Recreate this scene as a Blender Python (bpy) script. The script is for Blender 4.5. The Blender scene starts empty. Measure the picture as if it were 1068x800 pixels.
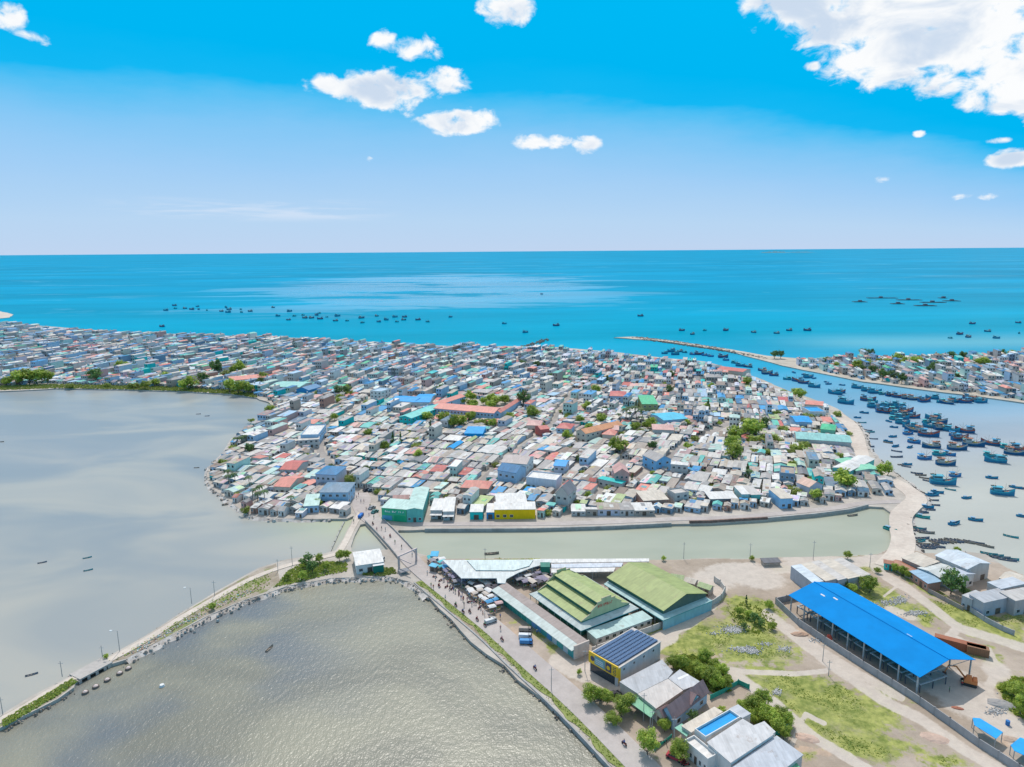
import bpy, math, random
from math import sin, cos, pi, radians, atan2, sqrt, hypot
from mathutils import Vector, Matrix, noise
import numpy as np
random.seed(7)
R = random.Random(11)
S = bpy.context.scene
C = S.collection

# ------------------------------------------------------------------ camera
CAMH = 120.0; F = 712.0; CX, CY = 534.0, 400.0
PITCH = math.atan((400 - 262) / F); ROLL = radians(0.43)
fw = Vector((0, cos(PITCH), -sin(PITCH)))
r0 = Vector((1, 0, 0)); u0 = Vector((0, sin(PITCH), cos(PITCH)))
rt = r0 * cos(ROLL) - u0 * sin(ROLL); up = u0 * cos(ROLL) + r0 * sin(ROLL)
cam = bpy.data.cameras.new('camera'); cam.lens = 24; cam.sensor_width = 36; cam.sensor_fit = 'HORIZONTAL'
cam.clip_start = 1; cam.clip_end = 600000
co = bpy.data.objects.new('camera', cam); C.objects.link(co)
M = Matrix.Identity(4)
for i in range(3):
    M[i][0] = rt[i]; M[i][1] = up[i]; M[i][2] = -fw[i]
M[2][3] = CAMH
co.matrix_world = M
S.camera = co

# ------------------------------------------------------------------ sun, exposure
SKYS = 0.125
SUN_AZ, SUN_EL = radians(-4), radians(54)      # azimuth from +Y, towards +X positive
sl = bpy.data.lights.new('sun', 'SUN'); sl.energy = 2.5; sl.angle = radians(0.53); sl.color = (1, .95, .875)
so = bpy.data.objects.new('sun', sl); C.objects.link(so)
sd = Vector((sin(SUN_AZ) * cos(SUN_EL), cos(SUN_AZ) * cos(SUN_EL), sin(SUN_EL)))
so.rotation_euler = sd.to_track_quat('Z', 'Y').to_euler(); so.location = (0, 0, 400)
S.view_settings.view_transform = 'Standard'; S.view_settings.look = 'None'
S.view_settings.gamma = 1; S.view_settings.exposure = 0.30
S.view_settings.use_curve_mapping = False

def world_from(px, py, z=1.0):
    d = fw + rt * ((px - CX) / F) - up * ((py - CY) / F)
    t = (z - CAMH) / d.z
    return Vector((d.x * t, d.y * t))
P = world_from
def PIX(x, y, z=1.0):
    v = Vector((x, y, z - CAMH)); k = v.dot(fw)
    return (CX + F * v.dot(rt) / k, CY - F * v.dot(up) / k)

# ------------------------------------------------------------------ sky and clouds
Wd = bpy.data.worlds.new('World'); S.world = Wd; Wd.use_nodes = True
nt = Wd.node_tree; nt.nodes.clear()
class NB:
    def __init__(s, nt): s.nt = nt
    def n(s, t, **k):
        x = s.nt.nodes.new(t)
        for a, b in k.items():
            setattr(x, a, b)
        return x
    def put(s, sock, v):
        if isinstance(v, bpy.types.NodeSocket): s.nt.links.new(v, sock)
        elif v is not None:
            if isinstance(v, (tuple, list)) and len(v) == 3 and sock.type == 'RGBA': v = (*v, 1)
            sock.default_value = v
    def m(s, op, a, b=None, c=None, clamp=False):
        x = s.n('ShaderNodeMath', operation=op); x.use_clamp = clamp
        s.put(x.inputs[0], a); s.put(x.inputs[1], b)
        if c is not None: s.put(x.inputs[2], c)
        return x.outputs[0]
    def sm(s, v, a, b, c=0, d=1):
        x = s.n('ShaderNodeMapRange', interpolation_type='SMOOTHSTEP')
        s.put(x.inputs[0], v); s.put(x.inputs[1], a); s.put(x.inputs[2], b); s.put(x.inputs[3], c); s.put(x.inputs[4], d)
        return x.outputs[0]
    def noise(s, vec, scale, detail=4, rough=.55, dist=0):
        x = s.n('ShaderNodeTexNoise'); s.put(x.inputs['Vector'], vec)
        x.inputs['Scale'].default_value = scale; x.inputs['Detail'].default_value = detail
        x.inputs['Roughness'].default_value = rough; x.inputs['Distortion'].default_value = dist
        return x.outputs[0]
    def mix(s, f, a, b, bt='MIX'):
        x = s.n('ShaderNodeMix', data_type='RGBA', blend_type=bt)
        s.put(x.inputs[0], f); s.put(x.inputs[6], a); s.put(x.inputs[7], b)
        return x.outputs[2]
    def comb(s, a, b, c):
        x = s.n('ShaderNodeCombineXYZ'); s.put(x.inputs[0], a); s.put(x.inputs[1], b); s.put(x.inputs[2], c)
        return x.outputs[0]
    def sep(s, v):
        x = s.n('ShaderNodeSeparateXYZ'); s.put(x.inputs[0], v); return x.outputs
    def vmul(s, v, k):
        x = s.n('ShaderNodeVectorMath', operation='MULTIPLY'); s.put(x.inputs[0], v); x.inputs[1].default_value = k
        return x.outputs[0]

w = NB(nt)
sky = w.n('ShaderNodeTexSky', sky_type='NISHITA'); sky.sun_disc = False
sky.sun_elevation = SUN_EL; sky.sun_rotation = SUN_AZ
sky.air_density = 1.0; sky.dust_density = 0.6; sky.ozone_density = 1.6; sky.altitude = 100
g = w.n('ShaderNodeTexCoord').outputs['Generated']
nrm = w.n('ShaderNodeVectorMath', operation='NORMALIZE'); w.put(nrm.inputs[0], g)
gx, gy, gz = w.sep(nrm.outputs[0])
el = w.m('MULTIPLY', w.m('ARCSINE', gz), 180 / pi)
az = w.m('MULTIPLY', w.m('ARCTAN2', gx, gy), 180 / pi)
ae = w.comb(az, el, 0)
# air colour by elevation: milky veil near the sea with a ragged upper edge, clean cyan above it, overhead sky greyed and brightened to whiten the ambient light
GAIN = (2 ** S.view_settings.exposure) * SKYS
def lin(c): return tuple(((v / 255 + .055) / 1.055) ** 2.4 if v > 10 else v / 3294.6 for v in c)
wob = w.noise(w.vmul(ae, (.06, .22, 1)), 1.0, 5, .62)
azq = w.m('MAXIMUM', w.m('ADD', az, 5), 0)
edge = w.m('SUBTRACT', w.m('ADD', 11.9, w.m('MULTIPLY', w.m('SUBTRACT', wob, .5), 3.4)), w.m('MULTIPLY', w.m('MULTIPLY', azq, azq), .0038))
ratio = w.m('DIVIDE', el, w.m('MAXIMUM', edge, 2), clamp=False)
ramp = w.n('ShaderNodeValToRGB'); w.put(ramp.inputs[0], w.m('DIVIDE', ratio, 2, clamp=True))
SKYR = [(0.0, (192, 213, 240)), (.10, (184, 214, 243)), (.26, (160, 206, 246)), (.40, (128, 199, 246)), (.475, (84, 192, 245)), (.52, (20, 184, 244)), (.62, (0, 182, 243)), (1.0, (0, 186, 246))]
cr = ramp.color_ramp
while len(cr.elements) < len(SKYR): cr.elements.new(.5)
for e, (p, c) in zip(cr.elements, SKYR):
    e.position = p; e.color = (*lin(c), 1)
tint = w.n('ShaderNodeVectorMath', operation='SCALE'); w.put(tint.inputs[0], ramp.outputs[0]); tint.inputs[3].default_value = 1 / GAIN
hsv = w.n('ShaderNodeHueSaturation'); hsv.inputs['Saturation'].default_value = .28; hsv.inputs['Value'].default_value = 1.25; w.put(hsv.inputs['Color'], sky.outputs[0])
skyc = w.mix(w.sm(el, 22, 38), tint.outputs[0], hsv.outputs[0])
# clouds: (px, py, rx, ry, strength, raggedness) in degrees from the photograph's own directions
def azel(px, py):
    d = (fw + rt * ((px - CX) / F) - up * ((py - CY) / F)).normalized()
    return math.degrees(atan2(d.x, d.y)), math.degrees(math.asin(d.z))
n1 = w.noise(w.vmul(ae, (1, 1.5, 1)), .55, 7, .60, .35)
n2 = w.noise(w.vmul(ae, (1, 1.7, 1)), .16, 5, .55, .6)
CL = [(375, 92, 58, 17, 1), (410, 95, 48, 25, 1), (468, 85, 27, 15, 1), (428, 50, 36, 15, .8), (402, 42, 18, 11, .7), (345, 88, 24, 13, 1), (462, 127, 28, 13, 1), (495, 125, 36, 14, 1), (480, 132, 42, 11, 1), (527, 8, 36, 20, 1),
      (565, 148, 34, 11, 1), (612, 151, 19, 10, .9), (8, 18, 22, 17, .8), (28, 38, 26, 8, .5), (848, 69, 11, 6, .8),
      (1055, 165, 34, 11, 1), (1040, 147, 16, 4, .7), (958, 139, 8, 4, .7), (918, 188, 10, 4, .45), (1020, 205, 24, 4, .4), (935, 205, 12, 4, .35),
      (385, 166, 6, 5, .7), (330, 52, 7, 4, .4), 
      (960, -20, 185, 66, 1.6), (850, -8, 76, 34, 1.1), (1010, 35, 95, 50, 1.5), (1065, 85, 66, 36, 1.3), (900, 20, 85, 36, 1.2), (930, 58, 70, 34, 1.1), (800, 2, 34, 18, .7), (985, 85, 36, 18, .8), (1130, 20, 110, 110, 1.5)]
dens = None; lower = None
for (px, py, rx, ry, st) in CL:
    a0, e0 = azel(px, py)
    a1, _ = azel(px + rx, py); _, e1 = azel(px, py - ry)
    dx = w.m('DIVIDE', w.m('SUBTRACT', az, a0), a1 - a0)
    dy = w.m('DIVIDE', w.m('SUBTRACT', el, e0), e1 - e0)
    rr = w.m('ADD', w.m('MULTIPLY', dx, dx), w.m('MULTIPLY', dy, dy))
    one = w.m('MULTIPLY', w.m('SUBTRACT', 1.0, rr), min(1.3, st) if st < 1 else 1.0)
    if st > 1: one = w.m('ADD', one, .30)
    if rx < 14: one = w.m('SUBTRACT', one, .25)
    one = w.m('MAXIMUM', one, -1.5)
    dens = one if dens is None else w.n('ShaderNodeMath', operation='SMOOTH_MAX').outputs[0] if False else w.m('MAXIMUM', dens, one)
cd = w.m('ADD', dens, w.m('MULTIPLY', w.m('SUBTRACT', n1, .5), 2.9))
cd = w.m('ADD', cd, w.m('MULTIPLY', w.m('SUBTRACT', n2, .5), 1.2))
cov = w.sm(cd, .04, .85)
thick = w.sm(w.m('ADD', dens, w.m('MULTIPLY', w.m('SUBTRACT', n2, .5), 2.0)), .35, 1.2)
cl_col = w.mix(w.m('MULTIPLY', thick, w.sm(n2, .42, .62)), tuple(v / GAIN for v in (1.0, 1.0, 1.0)), tuple(v / GAIN for v in (.62, .72, .86)))
st_ = w.noise(w.vmul(ae, (.10, 1.3, 1)), 1.0, 5, .6, .4)
wisp = w.m('MULTIPLY', w.m('MULTIPLY', w.sm(el, 2.2, 3.0), w.sm(el, 4.3, 3.4)), w.m('MULTIPLY', w.sm(az, -32, -24), w.sm(az, -8, -15)))
wisp = w.m('MULTIPLY', wisp, w.sm(st_, .42, .62, 0, .5))
skyc = w.mix(wisp, skyc, tuple(v / GAIN for v in (.78, .84, .95)))
final = w.mix(w.m('MULTIPLY', cov, .97), skyc, cl_col)
bg = w.n('ShaderNodeBackground'); w.put(bg.inputs[0], final); bg.inputs[1].default_value = SKYS
outw = w.n('ShaderNodeOutputWorld'); nt.links.new(bg.outputs[0], outw.inputs[0])

# ------------------------------------------------------------------ materials
MATS = {}
def matnew(name):
    m = bpy.data.materials.new(name); m.use_nodes = True; m.node_tree.nodes.clear()
    b = NB(m.node_tree); p = b.n('ShaderNodeBsdfPrincipled'); o = b.n('ShaderNodeOutputMaterial')
    m.node_tree.links.new(p.outputs[0], o.inputs[0]); MATS[name] = m
    return m, b, p
def bump(b, p, h, strength, dist):
    x = b.n('ShaderNodeBump'); x.inputs['Strength'].default_value = strength; x.inputs['Distance'].default_value = dist
    b.put(x.inputs['Height'], h); b.put(p.inputs['Normal'], x.outputs[0]); return x
def simple(name, col, rough=.7, var=.12, sc=.6, metal=0, bmp=0):
    m, b, p = matnew(name)
    pos = b.n('ShaderNodeTexCoord').outputs['Object']
    nn = b.noise(pos, sc, 5, .6)
    f = b.sm(nn, .3, .7, 1 - var, 1 + var)
    x = b.n('ShaderNodeVectorMath', operation='SCALE'); x.inputs[0].default_value = col; b.put(x.inputs[3], f)
    b.put(p.inputs['Base Color'], x.outputs[0])
    p.inputs['Roughness'].default_value = rough; p.inputs['Metallic'].default_value = metal
    if bmp: bump(b, p, nn, .6, bmp)
    return m
def attrmat(name, rough, kind):
    m, b, p = matnew(name)
    a = b.n('ShaderNodeAttribute'); a.attribute_name = 'Col'
    uv = b.n('ShaderNodeUVMap').outputs[0]
    pos = b.n('ShaderNodeNewGeometry').outputs['Position']
    big = b.noise(pos, .35, 4, .6)
    if kind == 'roof':
        st = b.noise(b.vmul(uv, (1.6, .14, 1)), 1.0, 4, .6)          # run-off streaks down the sheets
        sheet = b.n('ShaderNodeTexWhiteNoise'); sheet.noise_dimensions = '2D'
        fl = b.n('ShaderNodeVectorMath', operation='FLOOR'); b.put(fl.inputs[0], b.vmul(uv, (1.05, .33, 1))); b.put(sheet.inputs['Vector'], fl.outputs[0])
        f = b.m('ADD', b.m('MULTIPLY', st, .5), b.m('MULTIPLY', big, .35)); f = b.m('ADD', f, b.m('MULTIPLY', sheet.outputs[0], .16))
        f = b.m('ADD', f, .33)
        x = b.n('ShaderNodeVectorMath', operation='SCALE'); b.put(x.inputs[0], a.outputs[0]); b.put(x.inputs[3], f)
        rust = b.sm(b.m('ADD', b.noise(pos, .22, 5, .7), b.m('MULTIPLY', b.m('SUBTRACT', st, .5), .35)), .60, .72)
        c = b.mix(b.m('MULTIPLY', rust, .45), x.outputs[0], (.24, .16, .12))
        b.put(p.inputs['Base Color'], c)
        wv = b.n('ShaderNodeTexWave', wave_type='BANDS', bands_direction='X'); wv.inputs['Scale'].default_value = 1.3; b.put(wv.inputs['Vector'], uv)
        bump(b, p, wv.outputs[1], .35, .03)
    else:
        st = b.noise(b.vmul(pos, (.9, .9, .25)), 1.0, 5, .6)
        f = b.m('ADD', b.m('MULTIPLY', st, .45), b.m('MULTIPLY', big, .25)); f = b.m('ADD', f, .55)
        x = b.n('ShaderNodeVectorMath', operation='SCALE'); b.put(x.inputs[0], a.outputs[0]); b.put(x.inputs[3], f)
        b.put(p.inputs['Base Color'], x.outputs[0])
    p.inputs['Roughness'].default_value = rough
    p.inputs['Specular IOR Level'].default_value = .3
    return m
ROOF = attrmat('weathered_sheet_roof', .55, 'roof')
WALL = attrmat('stained_plaster', .85, 'wall')
GLASS = simple('dark_window_glass', (.03, .045, .06), .15, .3, 2)
WOODD = simple('dark_door', (.12, .09, .07), .6, .3, 1)
STEEL = simple('galvanised_steel', (.42, .43, .44), .45, .15, 1)
CONC = simple('grey_concrete', (.36, .35, .34), .9, .18, .35, bmp=.02)
DARKROCK = simple('wet_rubble_rock', (.24, .20, .17), .9, .45, .9, bmp=.1)
BARK = simple('bark', (.14, .11, .085), .95, .3, 2)
def leafmat(name, c1, c2):
    m, b, p = matnew(name)
    a = b.n('ShaderNodeAttribute'); a.attribute_name = 'Col'
    r, g_, _ = b.sep(a.outputs[0])
    oi = b.n('ShaderNodeObjectInfo').outputs['Random']
    c = b.mix(r, c1, c2)
    x = b.n('ShaderNodeVectorMath', operation='SCALE'); b.put(x.inputs[0], c); b.put(x.inputs[3], b.m('ADD', b.m('MULTIPLY', oi, .5), .75))
    b.put(p.inputs['Base Color'], x.outputs[0]); p.inputs['Roughness'].default_value = .6
    tr = b.n('ShaderNodeBsdfTranslucent'); b.put(tr.inputs[0], x.outputs[0])
    ms = b.n('ShaderNodeMixShader'); ms.inputs[0].default_value = .38
    o = [n for n in m.node_tree.nodes if n.type == 'OUTPUT_MATERIAL'][0]
    m.node_tree.links.new(p.outputs[0], ms.inputs[1]); m.node_tree.links.new(tr.outputs[0], ms.inputs[2]); m.node_tree.links.new(ms.outputs[0], o.inputs[0])
    return m
LEAF = leafmat('broad_leaves', (.20, .30, .04), (.54, .64, .10))
LEAFD = leafmat('dark_leaves', (.07, .15, .05), (.20, .32, .08))
LEAFY = leafmat('bright_grass', (.26, .34, .05), (.44, .50, .12))

# ------------------------------------------------------------------ mesh builder
class MB:
    def __init__(s, o=(0, 0, 0), a=0):
        s.v = []; s.f = []; s.mi = []; s.c = []; s.uv = []; s.set(o, a)
    def set(s, o=(0, 0, 0), a=0):
        s.o = o; s.ca = cos(a); s.sa = sin(a); return s
    def T(s, p):
        x, y, z = p
        return (s.o[0] + x * s.ca - y * s.sa, s.o[1] + x * s.sa + y * s.ca, s.o[2] + z)
    def face(s, pts, mi=0, col=(.5, .5, .5), uv=None):
        b = len(s.v); s.v += [s.T(p) for p in pts]; s.f.append(tuple(range(b, b + len(pts)))); s.mi.append(mi)
        s.c.append(col); s.uv.append(uv or [(p[0], p[1]) for p in pts])
    def box(s, x0, x1, y0, y1, z0, z1, mi=0, col=(.5, .5, .5), bottom=False):
        a = [(x0, y0), (x1, y0), (x1, y1), (x0, y1)]
        s.face([(*p, z1) for p in a], mi, col)
        for i in range(4):
            p, q = a[i], a[(i + 1) % 4]
            s.face([(*p, z0), (*q, z0), (*q, z1), (*p, z1)], mi, col, [(0, z0), (1, z0), (1, z1), (0, z1)])
        if bottom: s.face([(*p, z0) for p in reversed(a)], mi, col)
    def hexa(s, b4, t4, mi=0, col=(.5, .5, .5)):
        s.face(t4, mi, col); s.face(list(reversed(b4)), mi, col)
        for i in range(4):
            j = (i + 1) % 4
            s.face([b4[i], b4[j], t4[j], t4[i]], mi, col)
    def tube(s, p, q, r, r2=None, n=6, mi=0, col=(.5, .5, .5), cap=True):
        r2 = r if r2 is None else r2
        p = Vector(p); q = Vector(q); d = (q - p).normalized()
        a = d.orthogonal().normalized(); b = d.cross(a)
        A = [p + (a * cos(2 * pi * i / n) + b * sin(2 * pi * i / n)) * r for i in range(n)]
        B = [q + (a * cos(2 * pi * i / n) + b * sin(2 * pi * i / n)) * r2 for i in range(n)]
        for i in range(n):
            j = (i + 1) % n
            s.face([tuple(A[i]), tuple(A[j]), tuple(B[j]), tuple(B[i])], mi, col)
        if cap: s.face([tuple(x) for x in B], mi, col); s.face([tuple(x) for x in reversed(A)], mi, col)
    def poly_prism(s, poly, z0, z1, mi=0, col=(.5, .5, .5), side_mi=None):
        from mathutils.geometry import tessellate_polygon
        area = sum(poly[i][0] * poly[(i + 1) % len(poly)][1] - poly[(i + 1) % len(poly)][0] * poly[i][1] for i in range(len(poly)))
        if area < 0: poly = list(reversed(poly))
        for t in tessellate_polygon([[Vector((p[0], p[1], 0)) for p in poly]]):
            a, b, c = [poly[i] for i in t]
            if (b[0] - a[0]) * (c[1] - a[1]) - (b[1] - a[1]) * (c[0] - a[0]) < 0: b, c = c, b
            s.face([(*a[:2], z1), (*b[:2], z1), (*c[:2], z1)], mi, col)
        for i in range(len(poly)):
            p, q = poly[i], poly[(i + 1) % len(poly)]
            s.face([(*p[:2], z0), (*q[:2], z0), (*q[:2], z1), (*p[:2], z1)], mi if side_mi is None else side_mi, col)
    def build(s, name, mats, parent=None, loc=(0, 0, 0), rz=0, smooth=False, weld=False):
        me = bpy.data.meshes.new(name); me.from_pydata(s.v, [], s.f)
        for m in (mats if isinstance(mats, (list, tuple)) else [mats]): me.materials.append(m)
        me.polygons.foreach_set('material_index', s.mi)
        ca = me.color_attributes.new('Col', 'FLOAT_COLOR', 'CORNER')
        buf = []; ub = []
        for f, c, u in zip(s.f, s.c, s.uv):
            buf += [c[0], c[1], c[2], 1.0] * len(f)
            for q in u: ub += [q[0], q[1]]
        ca.data.foreach_set('color', buf)
        ul = me.uv_layers.new(name='UVMap'); ul.data.foreach_set('uv', ub)
        if weld:
            import bmesh
            bm = bmesh.new(); bm.from_mesh(me); bmesh.ops.remove_doubles(bm, verts=bm.verts, dist=1e-4); bm.to_mesh(me); bm.free()
        if smooth: me.polygons.foreach_set('use_smooth', [True] * len(me.polygons))
        me.update()
        o = bpy.data.objects.new(name, me); C.objects.link(o); o.parent = parent; o.location = loc; o.rotation_euler = (0, 0, rz)
        return o
def tag(o, label=None, cat=None, group=None, kind=None):
    for k, v in (('label', label), ('category', cat), ('group', group), ('kind', kind)):
        if v: o[k] = v
    return o
def empty(name, loc, rz=0, label=None, cat=None, group=None):
    o = bpy.data.objects.new(name, None); C.objects.link(o); o.location = loc; o.rotation_euler = (0, 0, rz)
    o.empty_display_size = .5
    return tag(o, label, cat, group)
CHILD = {}
def copy_tree(o, parent=None):
    c = o.copy(); C.objects.link(c); c.parent = parent
    if o not in CHILD: CHILD[o] = [x for x in bpy.data.objects if x.parent == o]
    for ch in list(CHILD[o]): copy_tree(ch, c)
    return c

# ------------------------------------------------------------------ auto labels: nearest landmark, direction and rank
ANCH = []      # (phrase, px, py)
def words(n):
    o = ['nearest', 'second nearest', 'third nearest', 'fourth nearest', 'fifth nearest', 'sixth nearest', 'seventh nearest', 'eighth nearest', 'ninth nearest', 'tenth nearest']
    return o[n] if n < 10 else '%dth nearest' % (n + 1) if (n + 1) % 10 not in (1, 2, 3) or (n + 1) in (11, 12, 13) else '%d%s nearest' % (n + 1, {1: 'st', 2: 'nd', 3: 'rd'}[(n + 1) % 10])
def auto_label(items, anchors=None):
    """items: [(obj, phrase, px, py)]; a phrase that is unique stays short"""
    anchors = anchors or ANCH
    G = {}
    for it in items:
        o, ph, x, y = it
        a = min(anchors, key=lambda a: (a[1] - x) ** 2 + (1.5 * (a[2] - y)) ** 2)
        dx, dy = x - a[1], (y - a[2]) * 1.6
        d = ('to the right of' if dx > 0 else 'to the left of') if abs(dx) > abs(dy) else ('in front of' if dy > 0 else 'beyond')
        G.setdefault((ph, a[0], d), []).append((dx * dx + dy * dy, o))
    for (ph, an, d), L in G.items():
        L.sort(key=lambda t: t[0])
        for k, (_, o) in enumerate(L):
            o['label'] = '%s %s %s' % (ph, d, an) + ('' if len(L) == 1 else ', %s' % words(k).replace(' nearest', ' closest').replace('nearest', 'closest'))

# ------------------------------------------------------------------ water
def inpoly(x, y, poly):
    c = False; n = len(poly); j = n - 1
    for i in range(n):
        xi, yi = poly[i][0], poly[i][1]; xj, yj = poly[j][0], poly[j][1]
        if (yi > y) != (yj > y) and x < (xj - xi) * (y - yi) / (yj - yi) + xi: c = not c
        j = i
    return c
def segdist(x, y, a, b):
    dx, dy = b[0] - a[0], b[1] - a[1]; L = dx * dx + dy * dy
    t = 0 if L == 0 else max(0, min(1, ((x - a[0]) * dx + (y - a[1]) * dy) / L))
    return hypot(x - a[0] - t * dx, y - a[1] - t * dy)
def polydist(x, y, poly, closed=True):
    n = len(poly)
    return min(segdist(x, y, poly[i], poly[(i + 1) % n]) for i in range(n if closed else n - 1))
def W(L, z=1.0): return [tuple(P(a[0], a[1], z)) for a in L]

def sheet(name, poly, z, mat, zlow=None, kind='structure'):
    mb = MB()
    if zlow is None:
        from mathutils.geometry import tessellate_polygon
        for t in tessellate_polygon([[Vector((p[0], p[1], 0)) for p in poly]]):
            a, b, c = [poly[i] for i in t]
            if (b[0] - a[0]) * (c[1] - a[1]) - (b[1] - a[1]) * (c[0] - a[0]) < 0: b, c = c, b
            mb.face([(*a[:2], z), (*b[:2], z), (*c[:2], z)])
    else: mb.poly_prism(poly, zlow, z)
    o = mb.build(name, mat); o['kind'] = kind
    return o

def watermat(name, build, rough, bscale, bstr, bdist, spec=.5):
    m, b, p = matnew(name)
    pos = b.n('ShaderNodeNewGeometry').outputs['Position']
    px, py, pz = b.sep(pos)
    c = build(b, pos, px, py)
    b.put(p.inputs['Base Color'], c)
    p.inputs['Roughness'].default_value = rough; p.inputs['IOR'].default_value = 1.33
    p.inputs['Specular IOR Level'].default_value = spec
    if bscale:
        h = b.noise(b.vmul(pos, (bscale, bscale * .55, 1)), 1.0, 3, .6)
        h2 = b.noise(b.vmul(pos, (bscale * 3.1, bscale * 2.2, 1)), 1.0, 2, .5)
        bump(b, p, b.m('ADD', h, b.m('MULTIPLY', h2, .35)), bstr, bdist)
    return m
def sea_c(b, pos, px, py):
    wv = b.noise(b.vmul(pos, (.0022, .004, 1)), 1.0, 4, .6)
    d = b.m('ADD', py, b.m('MULTIPLY', b.m('SUBTRACT', wv, .5), 160))
    d = b.m('SUBTRACT', d, b.m('MULTIPLY', b.m('MAXIMUM', b.m('SUBTRACT', px, 130), 0), .18))
    r = b.n('ShaderNodeValToRGB'); b.put(r.inputs[0], b.m('DIVIDE', d, 2500, clamp=True))
    cols = [(.06, (.46, .46, .41)), (.125, (.46, .47, .44)), (.155, (.36, .42, .48)), (.20, (.18, .36, .50)), (.27, (.03, .32, .50)), (.38, (.0, .33, .50)), (.6, (.0, .31, .50)), (1, (.0, .29, .49))]
    cr = r.color_ramp
    while len(cr.elements) < len(cols): cr.elements.new(.5)
    for e, (q, c) in zip(cr.elements, cols): e.position = q; e.color = (*c, 1)
    v = b.noise(b.vmul(pos, (.0006, .0022, 1)), 1.0, 5, .6)
    v2 = b.noise(b.vmul(pos, (.0025, .011, 1)), 1.0, 4, .6)
    x = b.n('ShaderNodeVectorMath', operation='SCALE'); b.put(x.inputs[0], r.outputs[0])
    b.put(x.inputs[3], b.m('ADD', b.sm(v, .3, .7, .80, 1.12), b.m('MULTIPLY', b.m('SUBTRACT', v2, .5), .35)))
    # pale shallows on the sand bar off the far beach
    sh = b.m('MULTIPLY', b.sm(py, 780, 900), b.sm(py, 1010, 830)); sh = b.m('MULTIPLY', sh, b.sm(px, 300, 480))
    return b.mix(b.m('MULTIPLY', sh, .45), x.outputs[0], (.30, .62, .66))
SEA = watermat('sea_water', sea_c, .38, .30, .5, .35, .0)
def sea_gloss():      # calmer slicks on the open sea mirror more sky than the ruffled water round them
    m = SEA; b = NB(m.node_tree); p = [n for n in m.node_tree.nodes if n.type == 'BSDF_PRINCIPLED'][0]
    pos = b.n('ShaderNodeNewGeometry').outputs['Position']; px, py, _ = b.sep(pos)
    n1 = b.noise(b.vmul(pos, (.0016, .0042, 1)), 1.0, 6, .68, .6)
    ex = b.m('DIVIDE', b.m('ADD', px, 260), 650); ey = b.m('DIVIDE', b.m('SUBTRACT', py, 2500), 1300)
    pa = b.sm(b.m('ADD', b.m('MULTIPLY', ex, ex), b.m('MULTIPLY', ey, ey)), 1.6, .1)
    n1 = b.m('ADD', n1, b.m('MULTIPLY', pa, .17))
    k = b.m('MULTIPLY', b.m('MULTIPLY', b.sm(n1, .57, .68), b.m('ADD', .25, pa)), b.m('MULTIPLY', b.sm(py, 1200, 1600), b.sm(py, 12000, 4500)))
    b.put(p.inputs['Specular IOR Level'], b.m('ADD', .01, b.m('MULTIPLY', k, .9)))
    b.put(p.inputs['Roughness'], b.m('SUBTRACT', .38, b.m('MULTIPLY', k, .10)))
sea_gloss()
def lag_c(b, pos, px, py):
    n1 = b.noise(b.vmul(pos, (.010, .019, 1)), 1.0, 3, .5, .8)
    n2 = b.noise(b.vmul(pos, (.004, .006, 1)), 1.0, 2, .5)
    c = b.mix(b.sm(n1, .36, .66), (.27, .30, .32), (.40, .39, .355))  # blue-grey and paler patches paint cloud reflections into the water colour
    c = b.mix(b.m('MULTIPLY', b.sm(py, 300, 190), .35), c, (.41, .39, .34))
    c = b.mix(b.m('MULTIPLY', b.sm(n2, .5, .7), .5), c, (.28, .305, .335))
    g_ = b.m('MULTIPLY', b.sm(px, -130, -70), b.sm(py, 255, 300))
    return b.mix(b.m('MULTIPLY', g_, .7), c, (.46, .50, .30))
LAG = watermat('lagoon_water', lag_c, .3, .5, .25, .04, .2)
def lake_c(b, pos, px, py):
    n1 = b.noise(b.vmul(pos, (.016, .026, 1)), 1.0, 4, .55, .8)
    c = b.mix(b.sm(n1, .34, .68), (.18, .175, .14), (.28, .265, .20))
    n3 = b.noise(b.vmul(pos, (.02, .03, 1)), 1.0, 2, .5)
    wdk = b.m('MULTIPLY', b.sm(n3, .40, .60), b.sm(px, -30, -80))
    return b.mix(b.m('MULTIPLY', wdk, .85), c, (.12, .14, .165))
LAKE = watermat('choppy_lake_water', lake_c, .32, .75, 1.0, .20, .6)
CANAL = watermat('green_canal_water', lambda b, pos, px, py: b.mix(b.sm(b.noise(b.vmul(pos, (.02, .05, 1)), 1.0, 3, .5), .3, .7), (.35, .365, .29), (.40, .41, .33)), .3, .6, .25, .04, .2)

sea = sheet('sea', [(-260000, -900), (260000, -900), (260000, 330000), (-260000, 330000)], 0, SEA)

# ------------------------------------------------------------------ ground materials
def ground_mat(name, base, base2, sc=.05, extra=None):
    m, b, p = matnew(name)
    pos = b.n('ShaderNodeNewGeometry').outputs['Position']
    n1 = b.noise(pos, sc, 6, .62); n2 = b.noise(pos, sc * 12, 5, .65); n3 = b.noise(pos, 3.0, 3, .6)
    c = b.mix(b.sm(n1, .35, .65), base, base2)
    if extra: c = extra(b, pos, c, n1, n2)
    x = b.n('ShaderNodeVectorMath', operation='SCALE'); b.put(x.inputs[0], c)
    b.put(x.inputs[3], b.m('ADD', .62, b.m('ADD', b.m('MULTIPLY', n2, .5), b.m('MULTIPLY', n3, .25))))
    b.put(p.inputs['Base Color'], x.outputs[0]); p.inputs['Roughness'].default_value = .95; p.inputs['Specular IOR Level'].default_value = .15
    bump(b, p, n2, .5, .12)
    return m
TOWNG = ground_mat('packed_town_dirt', (.40, .36, .32), (.52, .47, .42))
SAND = ground_mat('pale_sandy_road', (.55, .47, .41), (.64, .56, .49))
ROADM = ground_mat('dusty_concrete_road', (.44, .39, .37), (.50, .45, .425), .03)
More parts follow.
